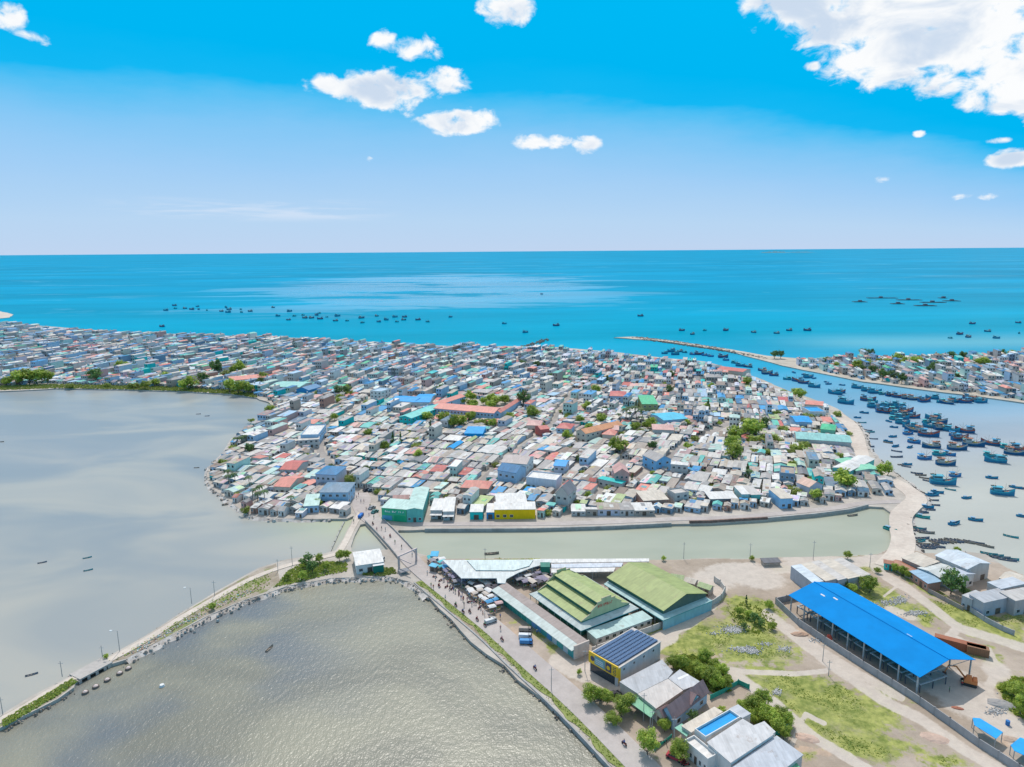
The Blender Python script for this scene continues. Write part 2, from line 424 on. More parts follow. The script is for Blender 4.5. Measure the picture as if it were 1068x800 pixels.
STREETM = ground_mat('town_street', (.30, .28, .27), (.38, .35, .33))
def lotx(b, pos, c, n1, n2):
    a = b.n('ShaderNodeAttribute'); a.attribute_name = 'Cover'
    r, g_, bl = b.sep(a.outputs[0])
    br = b.m('ADD', b.m('MULTIPLY', b.m('SUBTRACT', n2, .5), 2.4), b.m('MULTIPLY', b.m('SUBTRACT', b.noise(pos, .2, 5, .7), .5), 2.4))
    c = b.mix(b.m('MULTIPLY', b.sm(b.m('ADD', bl, b.m('MULTIPLY', br, .5)), .35, .75), .85), c, (.52, .38, .28))
    gr = b.mix(b.sm(b.noise(pos, .35, 6, .7), .3, .7), (.13, .18, .03), (.40, .41, .12)); gr = b.mix(b.m('MULTIPLY', b.sm(b.noise(pos, .13, 5, .7), .56, .70), .35), gr, (.42, .38, .18))
    c = b.mix(b.m('MULTIPLY', b.sm(b.m('ADD', b.m('MULTIPLY', r, 1.08), b.m('MULTIPLY', br, .62)), .26, .66), .93), c, gr)
    c = b.mix(b.m('MULTIPLY', b.sm(b.noise(pos, .09, 6, .7), .5, .68), .5), c, (.38, .31, .25))
    return b.mix(b.m('MULTIPLY', b.sm(b.m('ADD', g_, b.m('MULTIPLY', br, .22)), .3, .6), .9), c, (.56, .49, .43))
LOTM = ground_mat('vacant_lot_soil', (.355, .285, .225), (.46, .38, .315), .04, lotx)

# ------------------------------------------------------------------ land masses (shorelines traced, standing 1 m out of the water)
TOWN = [(-520, 350), (-200, 340), (0, 337), (60, 341), (120, 346), (200, 349), (300, 352), (400, 357), (470, 361), (540, 361), (580, 362), (640, 367), (690, 373), (735, 377), (770, 386), (800, 398),
        (826, 409), (850, 417), (873, 426), (893, 440), (902, 452), (908, 470), (925, 487), (948, 503), (966, 518), (967, 524), (957, 531), (949, 537), (949, 552), (953, 566), (962, 577), (975, 577), (1000, 574), (1028, 578), (1050, 592), (1075, 603),
        (1300, 680), (1500, 900), (1100, 1150), (850, 1150), (700, 890), (645, 806), (600, 760), (540, 709), (480, 657), (447, 622), (428, 607), (405, 601), (375, 602), (345, 603),
        (330, 606), (300, 611), (278, 619), (255, 626), (215, 643), (180, 662), (131, 688), (116, 692.5), (79, 711), (77, 717), (60, 729), (0, 759), (-200, 868), (-420, 998), (-440, 985), (-200, 848), (0, 746), (60, 712), (110, 686), (150, 664), (190, 638), (225, 617), (250, 603), (270, 592), (300, 583), (335, 578), (350, 574), (358, 562),
        (366, 546), (369, 538), (362, 541), (345, 541), (310, 541), (285, 541), (262, 538), (247, 529), (236, 520), (222, 510), (216, 500), (217, 490), (226, 479), (235, 470), (244, 456), (254, 448), (270, 437), (282, 427), (282, 421), (268, 415),
        (240, 411), (190, 408), (120, 406), (60, 405), (25, 407), (0, 408), (-150, 413), (-420, 430)]
# the canal is a hole in the sheet: cut the land along the west bridge abutment instead, so list the canal as its own ring
CANALP = [(416, 553), (427, 553), (440, 552.5), (470, 552.5), (560, 552), (640, 549.5), (700, 546.5), (740, 546), (800, 542), (850, 537.5), (885, 533), (905, 528), (921, 529), (931, 536), (934, 548), (933, 560), (928, 572), (915, 578), (880, 580), (820, 581), (770, 583), (740, 582), (700, 584), (672, 584), (600, 583), (520, 582), (465, 583), (452, 582), (444, 579), (430, 575), (421, 566), (413, 557)]
PONDP = [(376, 547), (381, 546), (393, 559), (405, 573), (385, 575), (367, 575), (366, 570), (370, 558)]
LAKE_P = [(645, 806), (600, 760), (540, 709), (480, 657), (447, 622), (428, 607), (405, 601), (375, 602), (345, 603), (330, 606), (300, 611), (278, 619), (255, 628), (215, 645), (180, 664), (130, 690), (60, 730), (0, 760), (-200, 870), (-420, 1000), (-200, 1150), (700, 1150), (700, 890)]
def subdiv(poly, step, amp, seed):
    rr = random.Random(seed); out = []
    n = len(poly)
    for i in range(n):
        a, b = poly[i], poly[(i + 1) % n]; L = hypot(b[0] - a[0], b[1] - a[1]); k = min(60, max(1, int(L / step)))
        for j in range(k):
            t = j / k; x = a[0] + (b[0] - a[0]) * t; y = a[1] + (b[1] - a[1]) * t
            if j: x += rr.uniform(-amp, amp); y += rr.uniform(-amp, amp)
            out.append((x, y))
    return out
TW = W(TOWN); CW = W(CANALP); PD = W(PONDP)
def land_mesh(name, outer, holes, z, zlow, mat):
    from mathutils.geometry import delaunay_2d_cdt
    vs = [Vector(p[:2]) for p in outer]; es = [(i, (i + 1) % len(outer)) for i in range(len(outer))]
    for h in holes:
        b0 = len(vs); vs += [Vector(p[:2]) for p in h]; es += [(b0 + i, b0 + (i + 1) % len(h)) for i in range(len(h))]
    r = delaunay_2d_cdt(vs, es, [], 0, 1e-4)
    mb = MB()
    for f in r[2]:
        pts = [r[0][i] for i in f]
        cx = sum(p.x for p in pts) / 3; cy = sum(p.y for p in pts) / 3
        if inpoly(cx, cy, outer) and not any(inpoly(cx, cy, h) for h in holes):
            ar = (pts[1] - pts[0]).cross(pts[2] - pts[0])
            if ar < 0: pts.reverse()
            mb.face([(p.x, p.y, z) for p in pts])
    for ring in [outer] + list(holes):
        for i in range(len(ring)):
            p, q = ring[i], ring[(i + 1) % len(ring)]
            mb.face([(*p[:2], zlow), (*q[:2], zlow), (*q[:2], z), (*p[:2], z)])
    o = mb.build(name, mat); o['kind'] = 'structure'; return o
TWJ = subdiv(TW, 7, .9, 3)
CWJ = CW
ground = land_mesh('ground', TWJ, [CWJ, PD], 1.0, -1.5, TOWNG)
lagoon = sheet('lagoon', W([(-520, 395), (0, 400), (200, 400), (275, 410), (300, 425), (240, 480), (236, 505), (262, 530), (300, 536), (368, 536), (402, 571), (380, 580), (300, 595), (0, 752), (-430, 990), (-1500, 990)], 0), .02, LAG)
lake = sheet('lake', [(x, y) for x, y in W([(660, 806), (615, 760), (555, 709), (495, 657), (457, 618), (432, 603), (405, 595), (300, 600), (255, 622), (180, 655), (60, 722), (0, 752), (-430, 990), (-430, 1180), (720, 1180)], 0)], .03, LAKE)
canal = sheet('canal', W([(395, 548), (930, 520), (945, 540), (940, 590), (600, 592), (420, 590)], 0), .025, CANAL)

PEN = [(640, 352), (660, 351), (700, 355), (760, 364), (800, 371), (830, 373.5), (870, 373.5), (930, 371), (1000, 370.5), (1068, 368), (1500, 362), (1600, 430), (1068, 420), (1040, 416), (1010, 412), (960, 406), (900, 398), (850, 388), (815, 381), (795, 375.5), (760, 366.3), (720, 360), (690, 355.4)]
PW = W(PEN)
pen = sheet('sand_spit', subdiv(PW, 14, 1.4, 5), 1.0, ground_mat('spit_sand', (.42, .38, .32), (.56, .50, .43)), -1.5)
SBAR = W([(-300, 335), (-60, 327), (0, 324.5), (14, 328), (10, 331), (0, 332), (-60, 334), (-300, 340)])
sheet('sandbank', subdiv(SBAR, 12, 1.5, 6), .9, SAND, -1)

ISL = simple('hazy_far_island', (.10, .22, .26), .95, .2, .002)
def island(cx, w_, h, dist, seed):
    a, _ = azel(cx, 300); a = radians(a); mb = MB(); rr = random.Random(seed); n = 22
    half = w_ / F * dist / 2; c = Vector((sin(a) * dist, cos(a) * dist)); t = Vector((cos(a), -sin(a)))
    rows = []
    for j in (-1, 0, 1):
        row = []
        for i in range(n + 1):
            u = -1 + 2 * i / n; p = c + t * (u * half) + Vector((sin(a), cos(a))) * (j * half * .3)
            z = (h * max(0, 1 - abs(u)) ** .5 * rr.uniform(.5, 1) if j == 0 else -5)
            row.append((p.x, p.y, z))
        rows.append(row)
    for j in range(2):
        for i in range(n): mb.face([rows[j][i], rows[j][i + 1], rows[j + 1][i + 1], rows[j + 1][i]])
    o = mb.build('island', ISL); o['kind'] = 'structure'
island(806, 26, 62, 26000, 1); island(832, 26, 34, 27000, 2)

# ------------------------------------------------------------------ vacant lot cover (grass, dirt tracks, sand) painted by where it grows
def pxarr(X, Y, z=1.0):
    V = np.stack([X, Y, np.full_like(X, z - CAMH)], -1)
    k = V @ np.array(fw); return CX + F * (V @ np.array(rt)) / k, CY - F * (V @ np.array(up)) / k
def np_inpoly(X, Y, poly):
    c = np.zeros(X.shape, bool); n = len(poly); j = n - 1
    for i in range(n):
        xi, yi = poly[i]; xj, yj = poly[j]
        if yi != yj:
            cond = ((yi > Y) != (yj > Y)) & (X < (xj - xi) * (Y - yi) / (yj - yi) + xi); c ^= cond
        j = i
    return c
def np_line(X, Y, pts):
    d = np.full(X.shape, 1e9)
    for (ax, ay), (bx, by) in zip(pts, pts[1:]):
        dx, dy = bx - ax, by - ay; t = np.clip(((X - ax) * dx + (Y - ay) * dy) / (dx * dx + dy * dy), 0, 1)
        d = np.minimum(d, np.hypot(X - ax - t * dx, Y - ay - t * dy))
    return d
st = .7
gx_ = np.arange(-60, 330, st); gy_ = np.arange(118, 345, st)
GX, GY = np.meshgrid(gx_, gy_)
QX, QY = pxarr(GX, GY)
def blob(cx, cy, rx, ry, a=0, amp=1):
    ca, sa = cos(radians(a)), sin(radians(a)); dx, dy = QX - cx, QY - cy
    u = (dx * ca + dy * sa) / rx; v = (-dx * sa + dy * ca) / ry
    return amp * np.clip(1.35 - np.sqrt(u * u + v * v), 0, 1)
GRASS = [(785, 640, 36, 18, 15), (760, 668, 60, 22, 12), (735, 660, 34, 12, 0), (800, 675, 36, 20, 10), (722, 674, 30, 12), (700, 676, 22, 9), (808, 702, 46, 6, 8), (830, 716, 60, 16, 14), (880, 742, 62, 30, 22), (870, 765, 50, 18, 24), (845, 735, 60, 18, 25), (905, 775, 40, 18, 20), (920, 745, 26, 14, 10, .7),
         (950, 780, 36, 12, 10, .5), (985, 795, 36, 10, 0, .6), (930, 725, 26, 10, 25, .6), (815, 593, 12, 5), (852, 577, 14, 3, 0, .7), (885, 578, 20, 4, 0, .7), (905, 592, 12, 5), (925, 625, 32, 12, 30), (905, 622, 18, 10, 20), (955, 640, 30, 8, 28, .8), (945, 597, 34, 6, 22, .9), (965, 612, 30, 6, 28, .9), (990, 640, 36, 11, 20, 1), (1020, 655, 34, 10, 18, 1), (1045, 665, 30, 8, 15, 1), (1010, 640, 40, 9, 15), (1058, 648, 20, 9), (1050, 660, 20, 9),
         (1035, 690, 12, 8, 0, .8), (1020, 680, 18, 9, 0, .9), (1055, 715, 16, 14, 0, .8), (1060, 735, 14, 12), (690, 635, 40, 4, -22, .6), (665, 662, 40, 6, -26, .9), (700, 648, 44, 5, -24, .9), (735, 635, 30, 4, -24, .7),
         (560, 660, 16, 8, 40, .5), (575, 676, 12, 6, 40, .6), (540, 648, 14, 6, 0, .3), (480, 573, 30, 2, 0, .8), (560, 583, 90, 2, 0, .7), (842, 790, 12, 8, 0, .6), (798, 700, 40, 14, 10, .3), (725, 745, 20, 10, 0, .3), (690, 790, 16, 6, 0, .4), (870, 640, 60, 12, 20, 0)]
g = np.zeros(GX.shape)
for b in GRASS: g = np.maximum(g, blob(b[0], b[1], b[2], b[3], b[4] if len(b) > 4 else 0, b[5] if len(b) > 5 else 1))
TRACKS = [([(700, 664), (650, 690), (610, 705), (580, 690)], 9), ([(742, 625), (735, 638), (715, 652), (690, 664), (660, 680)], 7), ([(755, 605), (748, 618), (740, 630)], 9), ([(760, 600), (820, 592), (880, 588), (930, 583)], 7), ([(690, 690), (730, 694), (780, 701), (830, 703), (862, 700)], 3.2), ([(735, 694), (770, 706), (810, 735), (850, 770), (900, 800), (1000, 860)], 6),
          ([(912, 592), (925, 602), (950, 616), (975, 636), (1000, 655), (1040, 667), (1068, 676), (1120, 690)], 5), ([(1000, 655), (990, 664), (1005, 672), (1030, 680), (1040, 700), (1024, 730), (1045, 745), (1068, 765)], 6),
          ([(800, 640), (830, 664), (870, 695), (920, 730), (960, 750), (1010, 785), (1060, 812)], 6.5), ([(822, 655), (850, 675), (890, 700), (940, 728)], 5), ([(1000, 712), (1020, 725), (1040, 750), (1068, 770)], 16), ([(925, 604), (935, 612), (922, 622)], 1.5), ([(860, 755), (840, 745), (820, 790), (840, 815)], 3)]
t_ = np.zeros(GX.shape)
for pts, wd in TRACKS: t_ = np.maximum(t_, np.clip(1.3 - np_line(QX, QY, pts) / wd, 0, 1))
for b in [(745, 605, 28, 12), (790, 603, 34, 12, 8), (770, 594, 40, 8), (850, 583, 40, 4), (1010, 728, 40, 22, 20), (985, 715, 40, 16, 20), (1040, 700, 20, 10, 30), (940, 640, 24, 5, 20, .8), (620, 700, 40, 12, 0, .8), (660, 705, 60, 24, 0, .7)]: t_ = np.maximum(t_, blob(b[0], b[1], b[2], b[3], b[4] if len(b) > 4 else 0, b[5] if len(b) > 5 else 1))
o_ = np.zeros(GX.shape)
for b in [(833, 660, 14, 6, 20), (855, 665, 16, 5, 25), (735, 683, 22, 6), (975, 769, 12, 9, 10), (842, 768, 16, 6, 10), (838, 782, 12, 5), (712, 672, 14, 6, 0, .6), (860, 785, 12, 6), (765, 750, 24, 10, -10, .9), (540, 665, 26, 12, 30, .6), (520, 650, 18, 8, 0, .5), (955, 790, 30, 12, 0, .5), (1050, 775, 14, 6)]: o_ = np.maximum(o_, blob(b[0], b[1], b[2], b[3], b[4] if len(b) > 4 else 0, b[5] if len(b) > 5 else 1))
inside = np_inpoly(GX, GY, TW) & ~np_inpoly(GX, GY, CW)
lotp = [(425, 590), (445, 575), (560, 578), (928, 570), (960, 575), (1400, 640), (1400, 1100), (745, 1100), (650, 806), (600, 752), (540, 700), (480, 650)]
inside &= np_inpoly(QX, QY, lotp)
cell = inside[:-1, :-1] & inside[1:, :-1] & inside[:-1, 1:] & inside[1:, 1:]
hz = np.array([[noise.noise(Vector((x * .06, y * .06, 0))) for x in gx_] for y in gy_]) * .25
idx = np.full(GX.shape, -1); need = np.zeros(GX.shape, bool)
need[:-1, :-1] |= cell; need[1:, :-1] |= cell; need[:-1, 1:] |= cell; need[1:, 1:] |= cell
idx[need] = np.arange(need.sum())
vv = np.stack([GX[need], GY[need], 1.06 + np.maximum(0, hz[need]) * (t_[need] < .3)], -1)
ci, cj = np.nonzero(cell)
ff = np.stack([idx[ci, cj], idx[ci, cj + 1], idx[ci + 1, cj + 1], idx[ci + 1, cj]], -1)
me = bpy.data.meshes.new('vacant_lot'); me.from_pydata(vv.tolist(), [], ff.tolist())
ca = me.color_attributes.new('Cover', 'FLOAT_COLOR', 'POINT')
ca.data.foreach_set('color', np.stack([g[need], t_[need], o_[need], np.ones(need.sum())], -1).astype(np.float32).ravel())
me.materials.append(LOTM); me.polygons.foreach_set('use_smooth', [True] * len(ff))
lot = bpy.data.objects.new('vacant_lot', me); C.objects.link(lot); lot['kind'] = 'structure'

# ------------------------------------------------------------------ roads
def offset_strip(pts, wl, wr):
    out = []
    for i, p in enumerate(pts):
        a = pts[max(0, i - 1)]; b = pts[min(len(pts) - 1, i + 1)]
        d = Vector((b[0] - a[0], b[1] - a[1])).normalized(); n = Vector((-d.y, d.x))
        l_ = wl[i] if isinstance(wl, list) else wl; r_ = wr[i] if isinstance(wr, list) else wr
        out.append(((p[0] + n.x * l_, p[1] + n.y * l_), (p[0] - n.x * r_, p[1] - n.y * r_)))
    return out
def smooth(pts, k=6):
    out = []
    for i in range(len(pts) - 1):
        p0 = pts[max(0, i - 1)]; p1 = pts[i]; p2 = pts[i + 1]; p3 = pts[min(len(pts) - 1, i + 2)]
        for j in range(k):
            t = j / k
            out.append(tuple(.5 * (2 * p1[q] + (p2[q] - p0[q]) * t + (2 * p0[q] - 5 * p1[q] + 4 * p2[q] - p3[q]) * t * t + (3 * p1[q] - p0[q] - 3 * p2[q] + p3[q]) * t ** 3) for q in (0, 1)))
    out.append(tuple(pts[-1])); return out
def road(name, pix, w_, z, zl, mat, raw=False):
    pts = smooth(W(pix)) if not raw else pix
    L = offset_strip(pts, w_ / 2, w_ / 2); mb = MB()
    for (a, b), (c, d) in zip(L, L[1:]):
        mb.face([(*b, z), (*d, z), (*c, z), (*a, z)]); mb.face([(*a, zl), (*c, zl), (*c, z), (*a, z)][::-1] if False else [(*a, zl), (*a, z), (*c, z), (*c, zl)]); mb.face([(*b, zl), (*d, zl), (*d, z), (*b, z)])
    o = mb.build(name, mat); o['kind'] = 'structure'; return o, pts
ROADPIX = [(381, 531), (388, 541), (401, 554), (415, 569), (430, 586), (449, 603), (482, 629), (518, 658), (552, 689), (590, 722), (622, 752), (655, 785), (705, 836), (785, 925)]
main_road, RP = road('main_road', ROADPIX, 7.4, 1.30, -1.2, ROADM)
CAUSE = [(-440, 990), (-200, 856), (0, 752), (60, 717), (110, 691), (150, 669), (190, 644), (225, 624), (262, 604), (300, 590), (335, 582), (352, 577), (360, 566), (367, 552), (373, 541), (377, 533)]
cause_road, CP = road('causeway_road', CAUSE, 2.6, 1.20, -1.2, SAND)
SPIT = [(872, 432), (884, 440), (892, 452), (896, 468), (902, 484), (922, 497), (944, 509), (956, 520), (948, 529), (940, 538), (940, 552), (942, 564), (938, 578), (925, 592)]
spit_road, SPP = road('spit_road', SPIT, 9, 1.18, .5, SAND)
QUAY = [(430, 547), (470, 546.5), (560, 546.5), (640, 544.5), (700, 541.5), (760, 540), (820, 535), (870, 530), (900, 525), (940, 523)]
quay, QP = road('quay_road', QUAY, 4.2, 1.14, .5, ROADM)
sq = sheet('village_square', W([(368, 514), (384, 514), (387, 520), (386, 528), (391, 540), (380, 545), (372, 538), (367, 528)]), 1.16, ROADM)
STREETS = [[(376, 516), (362, 508), (340, 478), (334, 468), (338, 450), (352, 438), (380, 420), (396, 411), (420, 398)], [(498, 508), (515, 490), (545, 466), (573, 446), (585, 428), (600, 405)], [(655, 505), (690, 487), (706, 470), (735, 455), (760, 441)], [(620, 520), (640, 500), (655, 480)], [(440, 392), (520, 396), (640, 400), (740, 404)]]
SW = [smooth(W(s_), 4) for s_ in STREETS]
for s_ in SW: road('street', s_, 4.4, 1.10, .6, STREETM, raw=True)
verge = []
mbv = MB()
LV = offset_strip(RP, -3.7, [5.6 + .5 * sin(i * .9) + .3 * sin(i * 2.3) for i in range(len(RP))])
k0 = next(i for i, p in enumerate(RP) if p[1] < P(440, 603)[1])
for (a, b), (c, d) in list(zip(LV, LV[1:]))[k0:]:
    mbv.face([(*b, 1.18), (*d, 1.18), (*c, 1.22), (*a, 1.22)])
vg = mbv.build('grass_verge', LEAFY); 
cc = vg.data.color_attributes['Col']; cc.data.foreach_set('color', [v for i in range(len(vg.data.loops)) for v in (R.random(), 0, 0, 1)]); vg['kind'] = 'stuff'; vg['label'] = 'strip of bright grass along the water side of the road'; vg['category'] = 'grass'
mbw = MB(); rr = random.Random(41)
for a, b in zip(RP[k0:], RP[k0 + 1:]):
    L_ = hypot(b[0] - a[0], b[1] - a[1]); d_ = ((b[0] - a[0]) / L_, (b[1] - a[1]) / L_)
    for _ in range(int(L_ * 7)):
        t = rr.random(); o_ = -(3.7 + abs(rr.gauss(.8, .7))); x = a[0] + (b[0] - a[0]) * t - d_[1] * o_ * -1 * -1; y = a[1] + (b[1] - a[1]) * t + d_[0] * o_
        x = a[0] + (b[0] - a[0]) * t - d_[1] * o_; s_ = rr.uniform(.12, .34); h = rr.uniform(.08, .3); mbw.set((x, y, 1.2), rr.uniform(0, 3)); mbw.face([(-s_, 0, 0), (s_, 0, 0), (s_ * .7, h * .7, h), (-s_ * .7, h * .7, h)], 0, (rr.random(), 0, 0))
tag(mbw.build('grass', LEAFY), 'ragged weeds growing along the road verge above the lake', 'grass', kind='stuff')
def wall_along(name, pts, off, w_, z0, z1, mat, label, cat, zs=None):
    L = offset_strip(pts, off + w_ / 2, -off + w_ / 2); mb = MB()
    for (a, b), (c, d) in zip(L, L[1:]):
        mb.hexa([(*b, z0), (*d, z0), (*c, z0), (*a, z0)], [(*b, z1), (*d, z1), (*c, z1), (*a, z1)])
    return tag(mb.build(name, mat), label, cat)
# sea wall under the road and parapets on the causeway bridge section
wall_along('retaining_wall', RP[k0:], -6.7, .5, -1, 1.3, CONC, 'long grey retaining wall between the grass verge and the choppy lake', 'wall')
kb = [i for i, p in enumerate(RP) if p[1] > P(425, 582)[1] and p[1] < P(388, 541)[1]]
for off, lb in ((3.8, 'low bridge parapet on the canal side of the main road'), (-3.8, 'low bridge parapet on the pond side of the main road')):
    wall_along('bridge_parapet', RP[kb[0]:kb[-1] + 1], off, .35, -.6, 2.0, CONC, lb, 'parapet')
# quay walls: wet stone front, with a dark stretch of old brick
mbq = MB()
QE = W([(443, 552.5), (470, 552.5), (560, 552), (640, 549.5), (700, 546.5)]); QE2 = W([(719, 545.5), (740, 545), (800, 541.5)]); QE3 = W([(800.5, 541.5), (850, 537), (885, 532.5), (905, 527.5)])
BRICKD = simple('old_brown_brick', (.20, .13, .11), .9, .3, .5)
wall_along('quay_wall', QE, 0, .8, -1, 1.6, CONC, 'grey concrete quay wall along the canal below the yellow building', 'wall')
wall_along('quay_wall', QE2, 0, .9, -1, 2.1, BRICKD, 'dark brown brick stretch of quay wall along the canal', 'wall')
wall_along('quay_wall', QE3, 0, .9, -1, 1.8, CONC, 'curved grey quay wall at the right end of the canal', 'wall')

# ------------------------------------------------------------------ rubble on the shores
def rubble(name, lines, label, n_per_m, spread, smin, smax, mat, seed, zoff=.0):
    rr = random.Random(seed); mb = MB()
    for pts in lines:
        for a, b in zip(pts, pts[1:]):
            L = hypot(b[0] - a[0], b[1] - a[1])
            for _ in range(int(L * n_per_m)):
                t = rr.random(); x = a[0] + (b[0] - a[0]) * t + rr.gauss(0, spread); y = a[1] + (b[1] - a[1]) * t + rr.gauss(0, spread)
                s_ = rr.uniform(smin, smax); v = rr.uniform(.5, 1.5); z = rr.uniform(.15, .95) + zoff
                mb.set((x, y, z), rr.uniform(0, 6))
                tp = [(-s_ * rr.uniform(.3, .7), -s_ * rr.uniform(.3, .6), s_ * .5), (s_ * rr.uniform(.3, .7), -s_ * rr.uniform(.3, .6), s_ * .4), (s_ * rr.uniform(.3, .7), s_ * rr.uniform(.3, .6), s_ * .55), (-s_ * rr.uniform(.3, .7), s_ * rr.uniform(.3, .6), s_ * .45)]
                bt = [(-s_, -s_ * .8, -s_), (s_, -s_ * .8, -s_), (s_, s_ * .8, -s_), (-s_, s_ * .8, -s_)]
                c = rr.choice([(.45, .42, .38), (.30, .28, .26), (.58, .54, .50), (.36, .30, .26)]); mb.hexa(bt, tp, 0, c)
    o = mb.build(name, mat); tag(o, label, 'rocks', kind='stuff'); return o
BEACH = ground_mat('beach_rubble', (.42, .37, .33), (.62, .58, .55), .35)
def beach(name, pix, wd, mat=None):
    pts = smooth(W(pix), 5); rr = random.Random(len(pts)); L = offset_strip(pts, [wd * rr.uniform(.6, 1.25) for _ in pts], .3); mb = MB()
    for (a, b), (c, d) in zip(L, L[1:]): mb.face([(*b, 1.045), (*a, -.2), (*c, -.2), (*d, 1.045)])
    o = mb.build(name, mat or BEACH); o['kind'] = 'structure'
beach('shore', [(447, 622), (428, 607), (405, 601), (375, 602), (345, 603), (330, 606), (300, 611), (278, 619), (255, 626), (215, 643), (180, 662), (131, 688)], 2.6)
beach('shore', [(345, 541), (310, 541), (285, 541), (262, 538), (247, 529), (236, 520), (222, 510), (216, 500), (217, 490), (226, 479), (235, 470), (244, 456), (254, 448), (270, 437), (282, 427)], 2.2)
beach('shore', [(893, 440), (902, 452), (908, 470), (925, 487), (948, 503), (966, 518), (967, 524), (957, 531), (949, 537), (949, 552), (953, 566), (962, 577)], 3.0)
rubble('shore_rubble', [W([(447, 622), (428, 607), (405, 601), (375, 602), (345, 603), (330, 606), (300, 611), (278, 619), (255, 626), (215, 643), (180, 662), (131, 688)])], 'pale rubble and broken stone along the lake shore', 5.5, 1.3, .12, .5, WALL, 5)
rubble('shore_rubble', [W([(540, 709), (480, 657), (447, 622)]), W([(645, 806), (600, 760), (540, 709)])], 'dark stone facing at the foot of the road wall', 1.6, .5, .2, .6, DARKROCK, 6, -.5)
rubble('shore_rubble', [W([(0, 746), (60, 712), (110, 686), (150, 664), (190, 638), (225, 617), (250, 603), (270, 592), (300, 583), (335, 578)])], 'thin line of dark stones on the lagoon side of the causeway', 1.2, .5, .2, .55, DARKROCK, 7, -.3)
rubble('shore_rubble', [W([(76, 718), (60, 730), (0, 760)])], 'dark stones on the lake side of the grassy causeway end', 2.0, .5, .15, .4, DARKROCK, 17, -.3)
rubble('breakwater_rock', [W([(659, 351.5), (690, 356), (720, 360), (760, 366), (800, 374)]), W([(665, 351.5), (700, 355.5), (760, 364.5)])], 'brown boulders of the long harbour breakwater', 1.8, 2.2, .7, 1.8, DARKROCK, 8)
rubble('shore_rubble', [W([(893, 440), (902, 452), (908, 470), (925, 487), (948, 503), (966, 518), (967, 524), (957, 531), (949, 537), (949, 552), (953, 566), (962, 577)])], 'stones and debris along the harbour side of the sandy spit', 1.2, .9, .3, .8, DARKROCK, 9)
rubble('shore_rubble', [W([(262, 538), (247, 529), (236, 520), (222, 510), (216, 500), (217, 490), (226, 479)]), W([(345, 541), (310, 541), (285, 541), (262, 538)])], 'debris and stones at the water edge of the crowded point', 1.1, .9, .3, .9, WALL, 10)
rubble('breakwater_rock', [W([(548, 361), (560, 357), (572, 353.5)])], 'short dark rock groyne behind the town', 1.0, 2.8, .8, 2.0, DARKROCK, 12)
for k_, (bx_, by_, bw, bh, n_) in enumerate([(764, 657, 13, 4, 130), (775, 677, 16, 3, 90), (784, 680, 10, 3, 60), (818, 677, 7, 3, 40), (744, 661, 6, 2, 14), (810, 722, 6, 4, 30), (938, 626, 10, 4, 70), (925, 629, 12, 4, 50), (955, 640, 14, 3, 70), (800, 672, 9, 2, 20), (857, 668, 16, 3, 40), (1040, 742, 12, 5, 50), (1055, 720, 10, 5, 40)]):
    mb = MB(); rr = random.Random(k_ + 50)
    for _ in range(n_ * 3):
        q = P(bx_ + rr.gauss(0, bw * .45), by_ + rr.gauss(0, bh * .45)); s_ = rr.uniform(.08, .27); mb.set((q.x, q.y, 1.1), rr.uniform(0, 6)); v = rr.uniform(.35, .68)
        mb.hexa([(-s_, -s_, -.2), (s_, -s_, -.2), (s_, s_, -.2), (-s_, s_, -.2)], [(-s_ * .6, -s_ * .5, s_), (s_ * .5, -s_ * .5, s_ * .8), (s_ * .6, s_ * .5, s_), (-s_ * .5, s_ * .6, s_ * .7)], 0, (v, v * .98, v * .97))
    tag(mb.build('rubble_heap', WALL), kind='stuff', cat='rubble', label=['pale concrete rubble heap among the bushes of the vacant lot', 'long rubble heap across the middle of the lot', 'grey rubble near the lot middle right of the long heap', 'small grey rubble heap near the shed wall track', 'few white stones beside the dirt track', 'grey rubble heap on the lower grass field', 'rubble pile behind the blue shed near the path', 'debris left of the pile behind the blue shed', 'stones strewn along the back of the blue shed', 'scattered stones at the heart of the lot', 'building waste along the shed wall', 'rubble at the far right bushes', 'stones beside the curved ditch'][k_])
# grass tufts where the ground cover is green: nobody could count them
mbt = MB(); rr = random.Random(77)
gi, gj = np.nonzero(cell & (g[:-1, :-1] > .55) & (t_[:-1, :-1] < .35))
sel = np.random.RandomState(3).choice(len(gi), min(9000, len(gi)), replace=False)
for k_ in sel:
    x, y = gx_[gj[k_]] + rr.uniform(0, st), gy_[gi[k_]] + rr.uniform(0, st)
    if noise.noise(Vector((x * .12, y * .12, 3))) < .02: continue
    c = (rr.random(), 0, 0)
    for q in range(2):
        a = rr.uniform(0, pi); s_ = rr.uniform(.12, .30); h = rr.uniform(.06, .2); mbt.set((x + rr.uniform(-.3, .3), y + rr.uniform(-.3, .3), 1.06), a)
        mbt.face([(-s_, 0, 0), (s_, 0, 0), (s_ * .7, h * .6, h), (-s_ * .7, h * .6, h)], 0, c)
tag(mbt.build('grass', LEAFY), 'rough tufts of grass and weeds over the vacant lot', 'grass', kind='stuff')

